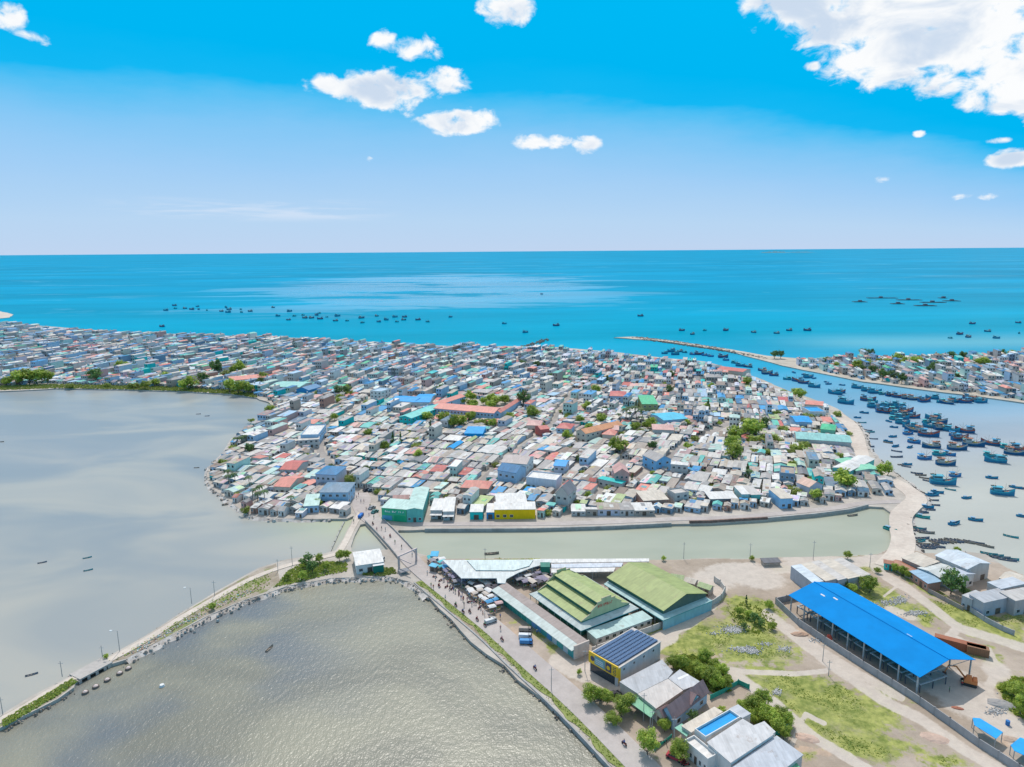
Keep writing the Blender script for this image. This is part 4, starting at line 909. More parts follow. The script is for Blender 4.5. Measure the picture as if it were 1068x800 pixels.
TREESPX = [  # px, py (foot), crown radius m, kind
 (20, 402, 9, 'b'), (30, 401, 10, 'b'), (40, 401, 9, 'b'), (50, 400, 7, 'b'), (8, 403, 6, 'b'), (73, 405, 5, 'l'), (100, 399, 7, 'd'), (128, 389, 7, 'b'), (112, 404, 4, 'l'), (140, 405, 6, 'l'), (152, 406, 5, 'b'), (163, 403, 5, 'b'), (173, 397, 6, 'b'), (183, 393, 5, 'b'), (200, 406, 8, 'b'), (192, 407, 6, 'b'), (212, 402, 6, 'd'), (226, 391, 8, 'd'), (237, 393, 7, 'l'), (251, 391, 8, 'b'), (246, 392, 7, 'b'), (240, 409, 7, 'b'), (250, 411, 8, 'b'), (259, 411, 6, 'b'), (272, 404, 5, 'd'),
 (275, 398, 5, 'b'), (247, 462, 4, 'l'), (243, 469, 3.5, 'l'), (262, 440, 3, 'l'), (282, 435, 5, 'b'), (299, 449, 3, 'l'), (249, 519, 3.2, 'l'), (256, 535, 3, 'l'), (362, 412, 5, 'd'), (352, 412, 5, 'd'), (365, 413, 6, 'l'), (355, 416, 5, 'l'), (388, 452, 4, 'l'), (395, 447, 4, 'l'), (384, 456, 3.5, 'b'), (401, 471, 3.5, 'b'), (354, 479, 3, 'l'), (371, 480, 3, 'l'), (435, 468, 4.5, 'l'), (433, 462, 4, 'l'), (410, 465, 3.5, 'c'), (418, 465, 3.5, 'c'), (365, 508, 4, 'y'), (403, 517, 3, 'l'), (395, 515, 2.6, 'l'),
 (445, 440, 5, 'b'), (463, 442, 6, 'b'), (474, 448, 6, 'b'), (481, 446, 5, 'b'), (491, 441, 5, 'b'), (500, 444, 5, 'l'), (508, 444, 5, 'l'), (514, 447, 4, 'b'), (531, 439, 4, 'b'), (449, 449, 3, 'c'), (461, 413, 6, 'd'), (490, 413, 5, 'l'), (497, 413, 5, 'l'), (505, 414, 5, 'l'), (483, 419, 4, 'l'), (488, 419.5, 4, 'l'), (478, 420, 4, 'b'), (512, 423, 4, 'b'), (518, 421, 5, 'b'), (524, 418, 5, 'b'), (530, 417, 4, 'b'), (508, 425, 4, 'b'), (546, 425, 7, 'd'), (556, 437, 6.5, 'b'), (590, 438, 4, 'l'), (592, 436, 4, 'l'), (592, 460, 4, 'b'), (594, 470, 3, 'l'), (612, 429, 5, 'b'), (621, 411, 5, 'b'), (627, 442, 5, 'b'), (644, 474, 7, 'b'), (605, 442, 4, 'b'), (614, 458, 4, 'b'), (653, 441, 5, 'p'), (664, 440, 5, 'p'), (671, 442, 5, 'p'), (658, 437, 4, 'p'), (675, 448, 4, 'b'), (663, 450, 4, 'b'), (647, 455, 4, 'l'), (680, 446, 4, 'b'), (669, 452, 4, 'l'), (738, 431, 5, 'c'), (736, 428, 4, 'b'), (779, 403, 6, 'b'), (742, 407, 4, 'b'), (698, 411, 4, 'd'), (632, 400, 4, 'd'), (560, 384, 4, 'd'), (545, 383, 5, 'd'), (575, 397, 4, 'd'), (700, 395, 4, 'd'), (475, 371, 4, 'd'),
 (766, 461, 6.5, 'b'), (763, 470, 6, 'b'), (765, 481, 6, 'b'), (785, 457, 8, 'b'), (778, 452, 6, 'b'), (787, 463, 6, 'l'), (800, 461, 6, 'l'), (808, 462, 6, 'l'), (787, 474, 4, 'l'), (797, 449, 5, 'd'), (817, 451, 5, 'l'), (801, 474, 4, 'l'), (832, 471, 6, 'l'), (824, 474, 4, 'l'), (837, 468, 5, 'l'), (834, 417, 6, 'b'), (830, 414, 5, 'b'), (817, 411, 4, 'l'), (842, 437, 5, 'l'), (852, 436, 5, 'l'), (873, 434, 4, 'l'), (885, 454, 3, 'l'), (880, 511, 6.5, 'b'), (919, 497, 4, 'b'), (913, 497, 4, 'l'), (925, 496, 4, 'b'), (850, 522, 3.5, 'b'), (828, 517, 4, 'l'), (822, 512, 3, 'l'), (876, 479, 4, 'l'), (855, 486, 3, 'l'), (779, 500, 4, 'c'), (743, 509, 2.5, 'l'), (725, 524, 2.5, 'l'), (659, 505, 2.5, 'c'), (572, 537, 2.8, 'l'), (625, 530, 2.5, 'b'), (530, 494, 2.5, 'b'), (517, 487, 3, 'l'), (604, 527, 2.5, 'l'), (613, 521, 2.5, 'b'), (548, 511, 2.5, 'l'), (585, 501, 2.5, 'l'), (467, 505, 2.5, 'l'), (332, 529, 2.4, 'b'),
 (862, 380, 6, 'd'), (858, 380, 5, 'd'), (894, 386, 8, 'b'), (905, 383, 7, 'b'), (916, 378, 8, 'l'), (925, 378, 8, 'l'), (935, 379, 9, 'b'), (943, 382, 8, 'b'), (951, 383, 9, 'b'), (958, 380, 7, 'b'), (978, 374, 8, 'l'), (985, 375, 7, 'l'), (992, 376, 8, 'd'), (1004, 374, 7, 'd'), (1026, 382, 9, 'b'), (1020, 381, 7, 'b'), (1035, 384, 7, 'l'), (974, 389, 8, 'd'), (968, 391, 7, 'd'), (940, 400, 7, 'd'), (930, 396, 7, 'd'), (920, 397, 8, 'd'), (910, 391, 7, 'd'), (899, 391, 7, 'd'), (900, 371.8, 7, 'd'), (908, 371.8, 7, 'd'), (1055, 372, 7, 'b'), (1044, 373, 7, 'd'), (814, 374, 5, 'd'), (808, 374, 5, 'd'), (1060, 392, 6, 'l'), (1010, 391, 5, 'l'), (998, 396, 5, 'd'), (872, 383, 5, 'b'), (882, 376, 5, 'l')]
PALMSPX = [(253, 466, 'near'), (247, 468, 0), (258, 465, 0), (241, 503, 0), (246, 506, 0), (239, 508, 0), (263, 524, 0), (269, 527, 0), (276, 525, 0), (272, 521, 0), (303, 533, 0), (261, 511, 0), (449, 444, 0), (779, 503, 0), (646, 441, 0), (656, 440, 0), (668, 445, 0), (98, 400, 0), (110, 402, 0)]
for t in TREESPX:
    q = P(t[0], t[1]); TREES.append((q.x, q.y, t[2]))
for t in PALMSPX:
    q = P(t[0], t[1]); TREES.append((q.x, q.y, 2.0))
_r = random.Random(99)
TREESPX[:] = [t for t in TREESPX if not (478 <= t[0] <= 532 and 409 <= t[1] <= 426)]
_n = 0
while _n < 22:
    x, y = _r.uniform(465, 535), _r.uniform(415, 432); q = P(x, y)
    if inpoly(q.x, q.y, W([(462, 426), (485, 417), (534, 421), (516, 432)])): TREESPX.append((x, y, _r.uniform(3.2, 5), _r.choice('bbbl'))); _n += 1
TREESPX[:] = [(t[0], t[1], t[2] * (.72 if t[0] > 850 and t[1] < 402 else 1), t[3]) for t in TREESPX]
while len(TREESPX) < 262:
    x, y = _r.uniform(230, 900), 395 + 130 * _r.random() ** .8; q = P(x, y)
    if inpoly(q.x, q.y, HOUSEZ) and not any(in_rect(q.x, q.y, f, 2) for f in FOOT) and all(hypot(q.x - a[0], q.y - a[1]) > 14 for a in TREES):
        r_ = _r.uniform(1.8, 3.6); TREESPX.append((x, y, r_, _r.choice('llbbd'))); TREES.append((q.x, q.y, r_))
def street_near(x, y, m):
    return any(polydist(x, y, s_, False) < m for s_ in SW)
def bbox(poly): return min(p[0] for p in poly), max(p[0] for p in poly), min(p[1] for p in poly), max(p[1] for p in poly)
SBB = [bbox(s_) for s_ in SW]
CELLS = {}
def cellkey(x, y): return int(x // 25), int(y // 25)
def foot_add(f):
    pts = rect_pts(*f[:5]); xs = [p[0] for p in pts]; ys = [p[1] for p in pts]
    for i in range(int(min(xs) // 25), int(max(xs) // 25) + 1):
        for j in range(int(min(ys) // 25), int(max(ys) // 25) + 1): CELLS.setdefault((i, j), []).append(f)
for f in FOOT: foot_add(f)
HOUSES = []
NEARR = [('light grey', 24), ('cream', 17), ('white', 20), ('grey', 17), ('tan', 10), ('dark grey', 3), ('brown', 4), ('mauve', 2), ('salmon', 2), ('pale mint', 5), ('teal', 3), ('blue', 2.5), ('bright blue', 1), ('red', 1.2), ('pink', 2), ('lime green', 1), ('slate blue', 2)]
FARR = [('light grey', 10), ('cream', 3), ('white', 6), ('grey', 14), ('dark grey', 12), ('brown', 4), ('slate blue', 17), ('blue', 8), ('deep blue', 10), ('teal', 9), ('turquoise', 3), ('pale mint', 5), ('red', 5), ('pink', 4), ('salmon', 2.5), ('mauve', 5), ('green', 1.5), ('light blue', 7), ('lilac', 5)]
WALLS = [('light grey', 20), ('white', 22), ('cream', 10), ('light blue', 14), ('lilac', 8), ('grey', 10), ('pale mint', 6), ('tan', 5), ('turquoise', 3), ('pink', 3), ('brick', 2), ('slate blue', 4)]
def pick(rr, L):
    t = rr.uniform(0, sum(w_ for _, w_ in L))
    for n_, w_ in L:
        t -= w_
        if t <= 0: return n_
    return L[-1][0]
def pack(zone, th, seed, far=False, widths=(3, 3.4, 3.8, 4, 4.2, 4.8, 5.5, 7), depths=(10.5, 17.5), filler=False):
    rr = random.Random(seed); ca, sa = cos(th), sin(th)
    uv = [(x * ca + y * sa, -x * sa + y * ca) for x, y in zone]
    u0, u1 = min(p[0] for p in uv), max(p[0] for p in uv); v0, v1 = min(p[1] for p in uv), max(p[1] for p in uv)
    v = v0; row = 0
    while v < v1:
        D = rr.uniform(*depths); gap = 0 if filler else (.2 if row % 2 == 0 else rr.uniform(1.0, 2.4))
        u = u0 + rr.uniform(0, 5); nxt = u + rr.uniform(45, 80)
        while u < u1:
            w_ = rr.choice(widths)
            if u > nxt and not filler: u += rr.uniform(1.2, 2.6); nxt = u + rr.uniform(40, 80)
            dv = rr.uniform(0, 1.2); dd = D - dv - (0 if filler else rr.choice([0, 0, 0, 1.0, 3.0]))
            bow = 6 * sin((u + v * .7) * .018)
            da = 6 * .018 * cos((u + v * .7) * .018)
            vy = v + dv * .5 + bow
            a = th + da + rr.uniform(-.03, .03)
            ox, oy = u * ca - vy * sa, u * sa + vy * ca
            f = (ox, oy, a, w_ - rr.choice([0, 0, .1, .6]), dd)
            cx, cy = ox + (w_ * cos(a) - dd * sin(a)) / 2, oy + (w_ * sin(a) + dd * cos(a)) / 2
            u += 1.1 if filler else w_ + rr.choice([0, 0, .2, 1.0])
            if not filler and rr.random() < .02: continue
            pts = rect_pts(*f)
            if not all(inpoly(x, y, zone) for x, y in pts): continue
            if inpoly(cx, cy, SCHOOLYARD) or inpoly(cx, cy, TEMPLEYARD) and rr.random() < .6: continue
            ok = True
            for i, bb in enumerate(SBB):
                if bb[0] - 12 < cx < bb[1] + 12 and bb[2] - 12 < cy < bb[3] + 12:
                    if min(polydist(x, y, SW[i], False) for x, y in pts + [(cx, cy)]) < 2.2: ok = False; break
            if not ok: continue
            for i in range(int((cx - 12) // 25), int((cx + 12) // 25) + 1):
                for j in range(int((cy - 12) // 25), int((cy + 12) // 25) + 1):
                    for g_ in CELLS.get((i, j), ()):
                        if rect_hit(f, g_, -.55 if len(g_) > 5 else .2): ok = False; break
                    if not ok: break
                if not ok: break
            if not ok: continue
            if any(abs(cx - t[0]) < 20 and abs(cy - t[1]) < 20 and in_rect(t[0], t[1], f, t[2] * .28) for t in TREES): continue
            if filler: u += w_
            f = f + (1,); foot_add(f)
            d = hypot(cx, cy)
            fl = 1 if filler or rr.random() < (.95 if d < 450 else .80 if d < 600 else .66) else (2 if rr.random() < .85 else 3)
            h = rr.uniform(2.1, 2.9) if fl == 1 else 3.2 * fl + rr.uniform(-.2, .4)
            typ = rr.choice(['gabley', 'gabley', 'shedback', 'shed', 'gabley', 'shed', 'gable', 'flat']) if fl == 1 else rr.choice(['flat', 'flat', 'gabley', 'hip', 'shed', 'gabley'])
            rise = {'gabley': rr.uniform(.4, .9), 'gable': rr.uniform(.7, 1.4), 'shed': rr.uniform(.3, .9), 'shedback': rr.uniform(.2, .7), 'flat': 0, 'hip': 1.4}[typ]
            k = min(1, max(0, (d - 430) / 300)); rn = pick(rr, FARR if rr.random() < k else NEARR); wn = pick(rr, WALLS)
            j = rr.uniform(.82, 1.1)
            HOUSES.append(dict(o=(ox, oy), a=a, L=f[3], W=f[4], h=h, typ=typ, rise=rise, rn=rn, wn=wn, rc=tuple(min(.85, c * j) for c in COL[rn]), fl=fl, par=(typ == 'flat' and fl > 1), d=d, c=(cx, cy), seed=rr.random()))
        v += D + gap; row += 1
# a first row facing the quay, then the tilted grid behind it
def zone_clip(pts): return pts
qa, qb = P(446, 541), P(640, 539.5); qth = atan2(qb.y - qa.y, qb.x - qa.x)
pack(W([(443, 541.8), (560, 541.6), (640, 540), (700, 537), (760, 534), (820, 530), (870, 525.5), (900, 521), (900, 514), (820, 521), (700, 528), (560, 531.5), (443, 532)]), qth, 21, widths=(4.5, 5.5, 6.5, 8, 10), depths=(8, 13))
pack(HOUSEZ, radians(-21), 22)
pack(PENZ, radians(-14), 23, True)
pack(HOUSEZ, radians(-24), 24, widths=(4, 5, 5.5, 6.5), depths=(6.5, 9), filler=True)
pack(HOUSEZ, radians(-18), 25, widths=(3, 3.5, 4, 5), depths=(4, 5.5), filler=True)
pack(PENZ, radians(-10), 26, widths=(4, 5.5), depths=(5, 8), filler=True)
HOUSES.sort(key=lambda q: q['d'])
NEAR = [q for q in HOUSES if 0 < PIX(*q['c'])[0] < 1068][:300]
nid = set(id(q) for q in NEAR); REST = [q for q in HOUSES if id(q) not in nid]
print('houses', len(HOUSES), 'near up to', NEAR[-1]['d'])
its = []
KIND = {'flat': 'flat roofed', 'gabley': 'gabled', 'gable': 'wide gabled', 'shed': 'sloping roofed', 'shedback': 'sloping roofed', 'hip': 'hip roofed'}
for q in NEAR:
    r = make_building('house', None, 'house', q['o'], q['a'], q['L'], q['W'], q['h'], typ=q['typ'], rise=q['rise'], roof=q['rc'], wall=q['wn'], ov=.2, floors=q['fl'], nwin=2 if q['L'] < 6 else 3, door=True, sides='f', parapet=q['par'], foot=False, patch=q['seed'] + .01, group='small houses packed in the near part of the town')
    px, py = PIX(*q['c'], 3)
    its.append((r, ('%s %s house' % (q['rn'] if q['fl'] == 1 else q['rn'], KIND[q['typ']])) if q['fl'] == 1 else '%s %s storey house' % (q['rn'], 'two' if q['fl'] == 2 else 'three'), px, py))
auto_label(its)
mw = MB()
for q in REST:
    mw.set((q['o'][0], q['o'][1], 1.0), q['a']); wc = COL[q['wn']]; rr = random.Random(q['seed'])
    wall_geom(mw, q['L'], q['W'], q['h'], q['typ'], q['rise'], wc, 1)
    roof_geom(mw, q['L'], q['W'], q['h'], q['typ'], q['rise'], .2 if not q['par'] else .05, q['rc'])
    roof_patches(mw, q['L'], q['W'], q['h'], q['typ'], q['rise'], q['rc'], rr, q['par'])
    n_ = 2 if q['L'] < 6 else 3
    for fl in range(q['fl']):
        for i in range(n_):
            u = q['L'] * (i + .5) / n_; z = fl * 3.3 + (1.0 if i or fl else .05)
            mw.face([(u - .55, -.06, z), (u + .55, -.06, z), (u + .55, -.06, z + 1.3), (u - .55, -.06, z + 1.3)], 2)
    if q['fl'] > 1 and rr.random() < .4:      # roof-top water tank
        x, y = q['L'] * rr.uniform(.3, .7), q['W'] * rr.uniform(.3, .8); mw.tube((x, y, q['h'] + q['rise'] + .1), (x, y, q['h'] + q['rise'] + 1.6), .6, n=6, mi=0, col=(.6, .62, .66))
far_o = mw.build('distant_houses', [ROOF, WALL, GLASS])
tag(far_o, 'dense mass of small distant houses filling the town and the far sand spit', 'houses', kind='stuff')

# ------------------------------------------------------------------ trees
def crown_mesh(name, seed, rx, rz, nc, nl, ls, mat, shape='b'):
    rr = random.Random(seed); mb = MB()
    for k in range(nc):
        while True:
            x, y, z = rr.uniform(-1, 1), rr.uniform(-1, 1), rr.uniform(-1, 1)
            r_ = x * x + y * y + z * z
            if .15 < r_ < 1: break
        if shape == 'c': s_ = max(.08, 1 - (z + 1) / 2) * 1.1; x *= s_; y *= s_
        sc = rr.uniform(.75, 1.12)
        cx, cy, cz = x * rx * .8 * sc, y * rx * .8 * sc, z * rz * .75 * sc; cr = rx * rr.uniform(.20, .36) * (.6 if shape == 'c' else 1); tone = rr.uniform(0, .75)
        for _ in range(nl):
            d = Vector((rr.gauss(0, 1), rr.gauss(0, 1), rr.gauss(0, 1))).normalized() * cr * rr.uniform(.5, 1.05)
            p = Vector((cx, cy, cz + rz)) + d
            n_ = (d.normalized() + Vector((rr.uniform(-.6, .6), rr.uniform(-.6, .6), rr.uniform(-.2, .9)))).normalized()
            a = n_.orthogonal().normalized(); b = n_.cross(a); an = rr.uniform(0, pi); a, b = a * cos(an) + b * sin(an), b * cos(an) - a * sin(an)
            s_ = ls * rr.uniform(.6, 1.3); col = (min(1, max(0, tone + rr.uniform(-.2, .35))), 0, 0)
            mb.face([tuple(p - a * s_), tuple(p - b * s_ * .55), tuple(p + a * s_), tuple(p + b * s_ * .55)], 0, col)
    me = mb.build(name, mat); m = me.data; bpy.data.objects.remove(me); return m
def trunk_mesh(name, seed, h, r_, spread):
    rr = random.Random(seed); mb = MB(); p = Vector((0, 0, -.3)); q = Vector((rr.uniform(-.2, .2), rr.uniform(-.2, .2), h * .55))
    mb.tube(p, q, r_, r_ * .75, 7)
    for k in range(5):
        a = 2 * pi * k / 5 + rr.uniform(-.4, .4); e = q + Vector((cos(a) * spread, sin(a) * spread, h * rr.uniform(.35, .6))); mb.tube(q - Vector((0, 0, .1)), e, r_ * .5, r_ * .18, 5)
    me = mb.build(name, BARK); m = me.data; bpy.data.objects.remove(me); return m
CRN = {}
for i in range(3): CRN[('near', i)] = (crown_mesh('crown', 60 + i, 1, .85, 70, 60, .060, LEAF), trunk_mesh('trunk', i, .9, .06, .5))
for i in range(3): CRN[('b', i)] = (crown_mesh('crown', 30 + i, 1, .8, 34, 22, .125, LEAF), trunk_mesh('trunk', i + 5, .8, .06, .4))
for i in range(2): CRN[('l', i)] = (crown_mesh('crown', 40 + i, 1, .55, 30, 20, .12, LEAFY), trunk_mesh('trunk', i + 9, .5, .05, .4))
for i in range(2): CRN[('d', i)] = (crown_mesh('crown', 50 + i, 1, .9, 34, 22, .12, LEAFD), trunk_mesh('trunk', i + 12, .8, .06, .4))
CRN[('y', 0)] = (crown_mesh('crown', 55, 1, .8, 50, 40, .08, LEAFY), trunk_mesh('trunk', 14, .8, .06, .4))
CRN[('c', 0)] = (crown_mesh('crown', 58, .5, 1.5, 44, 22, .10, LEAFD, 'c'), trunk_mesh('trunk', 15, .8, .05, .15))
def frond_geom(mb, o, a, L, droop, w_, col):
    n = 7; pts = []
    for i in range(n + 1):
        t = i / n; r_ = L * t * (1 - .12 * t); z = L * (.42 * t - droop * t * t)
        pts.append(Vector((o[0] + cos(a) * r_, o[1] + sin(a) * r_, o[2] + z)))
    sd_ = Vector((-sin(a), cos(a), 0))
    for i in range(n):
        w0 = w_ * sin(pi * min(1, (i / n) * .9 + .12)); w1 = w_ * sin(pi * min(1, ((i + 1) / n) * .9 + .12)) * (1 if i < n - 1 else .1)
        for s_ in (-1, 1):
            for k in range(2):
                f0, f1 = k / 2 + .04, k / 2 + .40
                A = pts[i].lerp(pts[i + 1], f0); B = pts[i].lerp(pts[i + 1], f1); dz = Vector((0, 0, -.35 * w0))
                mb.face([tuple(A), tuple(B), tuple(B + sd_ * s_ * w1 + dz), tuple(A + sd_ * s_ * w0 + dz)], 0, col)
def palm_meshes(seed):
    rr = random.Random(seed); mb = MB(); H = 7.0
    pts = [Vector((0, 0, -.3)), Vector((.25, .1, 2.4)), Vector((.7, .2, 4.8)), Vector((1.3, .3, H))]
    for a, b, r1, r2 in zip(pts, pts[1:], (.24, .18, .15), (.18, .15, .13)): mb.tube(a, b, r1, r2, 7)
    t = mb.build('trunk', BARK); tm = t.data; bpy.data.objects.remove(t)
    mb = MB()
    for k in range(15): frond_geom(mb, (1.3, .3, H), 2 * pi * k / 15 + rr.uniform(-.2, .2), rr.uniform(2.6, 3.6), rr.uniform(.45, 1.15), .55, (rr.uniform(0, .6), 0, 0))
    c = mb.build('crown', LEAFD); cm = c.data; bpy.data.objects.remove(c); return cm, tm
PALM = [palm_meshes(i) for i in range(3)]
NAMES = {'b': ('broadleaf_tree', 'green leafy tree'), 'near': ('broadleaf_tree', 'green leafy tree'), 'l': ('leafy_bush', 'low yellow green bush'), 'd': ('broadleaf_tree', 'dark green tree'), 'y': ('broadleaf_tree', 'bright yellow green tree'), 'c': ('conical_tree', 'narrow dark conical tree'), 'p': ('palm_tree', 'feathery palm')}
TIT = []
def place_tree(px, py, r_, kind, i, label=None, foot=False):
    rr = random.Random(int(px * 31 + py * 7 + i)); q = P(px, py)
    if kind == 'p':
        cm, tm = PALM[i % 3]; s_ = r_ / 3.6; s3 = (s_, s_, s_ * 1.1)
    else:
        ks = [k for k in CRN if k[0] == kind]; cm, tm = CRN[ks[i % len(ks)]]; s3 = (r_ * rr.uniform(.9, 1.12), r_ * rr.uniform(.9, 1.12), r_ * rr.uniform(.85, 1.1) * (.95 if kind != 'l' else .9))
    nm, ph = NAMES[kind]
    root = empty(nm, (q.x, q.y, 1.0), rr.uniform(0, 6.28), label, 'tree' if kind != 'l' else 'bush', 'trees and bushes of the town and shore' if not label else None); root.scale = s3
    c = bpy.data.objects.new('crown', cm); C.objects.link(c); c.parent = root
    t = bpy.data.objects.new('trunk', tm); C.objects.link(t); t.parent = root
    if kind not in 'pl': c.location = (0, 0, .38 if kind != 'c' else .0)
    if not label: TIT.append((root, ph, px, py - 5))
    return root
for i, t in enumerate(TREESPX): place_tree(t[0], t[1], t[2], t[3], i)
for i, t in enumerate(PALMSPX): place_tree(t[0], t[1], 3.2, 'p', i)
rr = random.Random(8)
NT = [(617, 733, 2.9, 'leafy tree nearest the yellow shop front, left of its group'), (632, 735, 2.5, 'small tree second in the group before the solar roof'), (649, 747, 3.3, 'broad tree between solar building and green awning'), (639, 757, 2.3, 'tree standing closest to the road edge by the parking'), (655, 740, 2.4, 'tree at the corner of the grey metal roof'),
      (676, 787, 3.4, 'wide tree alone beside the road below the gable house'), (708, 792, 2.9, 'leafy tree in front of the white compound'), (693, 763, 1.9, 'small round tree at the gable house door'), (723, 756, 1.9, 'dark round tree against the blue house wall'),
      (702, 698, 2.7, 'green tree just right of the solar building'), (711, 700, 2.5, 'second green tree right of the solar building'), (735, 694, 2.9, 'yellowish bushy tree at the track fork'), (744, 700, 2.4, 'bushy tree right of the track fork'), (752, 706, 2.3, 'bushy tree at the end of the hedge group'), (741, 714, 3.0, 'tree in the middle of the dense hedge group'), (748, 719, 2.5, 'lower tree of the dense hedge by the green net'), (733, 709, 2.5, 'tree left inside the dense hedge group'), (727, 702, 2.2, 'tree between the two front hedge trees'), (757, 718, 2.0, 'small tree touching the green net corner'),
      (752, 744, 1.2, 'tiny shrub tree in the sandy yard'), (756, 751, 1.5, 'small tree above the blue roof strip'), (775, 742, 2.1, 'tree at the left end of the grove'), (786, 744, 2.7, 'tall tree near the left end of the grove'), (795, 739, 2.7, 'topmost tree of the grove behind the white compound'), (796, 752, 2.8, 'full tree in the middle of the grove'), (805, 757, 2.8, 'tree right of the middle of the grove'), (814, 753, 2.6, 'upper right tree of the grove'), (820, 758, 2.3, 'rightmost tree of the grove'), (810, 765, 2.3, 'lower tree of the grove by the green net'), (818, 771, 1.9, 'small tree right of the white compound corner'), (783, 753, 2.2, 'small tree low in the left half of the grove'),
      (771, 642, 1.8, 'dense bush tree high in the vacant lot'), (787, 650, 2.0, 'darker bush tree in the middle of the lot'), (776, 657, 1.4, 'small bush tree left of the darker one'), (793, 654, 1.5, 'bush tree right beside the darker one'), (805, 657, 1.5, 'bush tree towards the shed wall'), (802, 635, 1.7, 'low bush tree by the corner of the lot'), (781, 645, 1.6, 'bush tree between the two dense ones'),
      (905, 618, 3.4, 'rounded tree between the grey warehouse and blue shed'), (880, 617, 2.3, 'dark bush tree behind the blue shed roof'), (888, 619, 2.0, 'second bush tree behind the blue shed roof'), (941, 601, 2.1, 'low tree along the rusty roofed annex'), (933, 597, 1.9, 'bush tree left along the rusty roofed annex'), (947, 604, 1.7, 'bush tree at the end of the rusty annex row'),
      (991, 620, 4.6, 'large dark tree before the open workshop'), (1004, 623, 2.2, 'small tree beside the large dark workshop tree'), (1060, 730, 3.0, 'bush tree at the right edge near the ditch'), (1066, 747, 3.0, 'bush tree low at the right edge'), (1050, 723, 1.9, 'small bush tree by the curved ditch'), (998, 578, 1.6, 'lone shrub among the beached boats'), (884, 583, 1.7, 'small shrub on the path by the canal'), (915, 598, 1.5, 'shrub at the fork of the path'),
      (321, 592, 3.2, 'dark tall tree on the grassy causeway head'), (326, 598, 2.8, 'second dark tree on the causeway head'), (333, 587, 2.0, 'slim tree on the causeway head'), (355, 585, 2.4, 'tree beside the white booth'), (362, 583, 1.9, 'small tree touching the booth wall'), (316, 605, 2.2, 'dense bush tree low on the causeway head'), (340, 595, 1.8, 'bush on the grass between causeway trees'), (222, 636, 1.5, 'small shrub on the causeway'), (111, 687, 1.0, 'tiny shrub by the causeway culvert'), (692, 585, 1.2, 'small shrub on the canal bank behind the market'), (784, 585, 1.3, 'shrub on the canal bank by the tarp roof'), (300, 605, 1.6, 'shrub at the stony tip of the causeway head'), (604, 704, 1.0, 'spindly shrub on the bare corner by the long market shed')]
for i, (px, py, r_, lb) in enumerate(NT):
    k = 'd' if 'dark' in lb else ('near' if r_ > 1.4 else 'b')
    if 'large dark' in lb: k = 'd'
    place_tree(px, py, r_, k, i, lb)
mbs = MB()
place_tree(778, 632, 1.6, 'c', 0, 'small dark conical tree at the top of the lot')
# causeway head grass and left shore plants
def tuft_field(label, poly, n, seed, smin=.2, smax=.5, z=1.02):
    rr = random.Random(seed); w_ = W(poly); x0, x1, y0, y1 = bbox(w_); mb = MB(); k = 0
    while k < n:
        x, y = rr.uniform(x0, x1), rr.uniform(y0, y1)
        if not inpoly(x, y, w_): continue
        k += 1; c = (rr.random(), 0, 0)
        for q in range(2):
            s_ = rr.uniform(smin, smax); h = rr.uniform(smin, smax); mb.set((x, y, z), rr.uniform(0, 3.1)); mb.face([(-s_, 0, 0), (s_, 0, 0), (s_ * .7, h * .7, h), (-s_ * .7, h * .7, h)], 0, c)
    tag(mb.build('grass', LEAFY), label, 'grass', kind='stuff')
tuft_field('green grass around the trees of the causeway head', [(291, 608), (300, 596), (315, 588), (340, 586), (362, 587), (362, 596), (340, 600), (310, 608), (285, 613)], 1500, 3)
tuft_field('grass in front of the white booth', [(378, 600), (384, 595), (410, 592), (414, 598), (400, 601)], 350, 4)
tuft_field('grass along the lake side of the causeway', [(2, 752), (60, 718), (76, 708), (80, 712), (60, 726), (5, 758)], 600, 5)
CBANK = ground_mat('causeway_bank', (.30, .25, .19), (.42, .36, .30), .25, lambda b, pos, c, n1, n2: b.mix(b.m('MULTIPLY', b.sm(b.noise(pos, .16, 5, .7), .48, .60), .8), c, (.20, .24, .07)))
bk = W([(0, 748), (60, 714), (110, 688), (150, 666), (190, 640), (225, 619), (250, 605), (270, 594), (288, 588), (292, 606), (278, 617), (255, 625), (215, 642), (180, 661), (131, 687), (117, 691), (79, 710), (75, 716), (60, 728), (0, 758), (-200, 867), (-430, 990), (-200, 850)])
sheet('causeway_bank', bk, 1.03, CBANK)
tuft_field('weeds scattered along the stony causeway', [(80, 708), (110, 692), (150, 670), (190, 645), (250, 610), (285, 596), (280, 612), (215, 640), (180, 658), (131, 684)], 420, 15, .15, .35, 1.04)
tuft_field('dense hedge undergrowth right of the solar building', [(697, 688), (712, 684), (738, 686), (752, 696), (764, 710), (762, 722), (748, 724), (728, 716), (706, 700)], 1500, 21, .25, .7, 1.05)
tuft_field('thick undergrowth of the grove behind the white compound', [(773, 740), (790, 730), (806, 740), (824, 752), (824, 764), (806, 770), (790, 758)], 1500, 22, .25, .7, 1.05)
tuft_field('thick low scrub high in the vacant lot', [(762, 640), (772, 628), (790, 632), (806, 640), (812, 655), (790, 662), (768, 656)], 420, 23, .15, .42, 1.05)
tuft_field('scrub at the right edge beside the curved ditch', [(1040, 716), (1056, 706), (1080, 710), (1080, 756), (1056, 745)], 700, 24, .25, .6, 1.05)
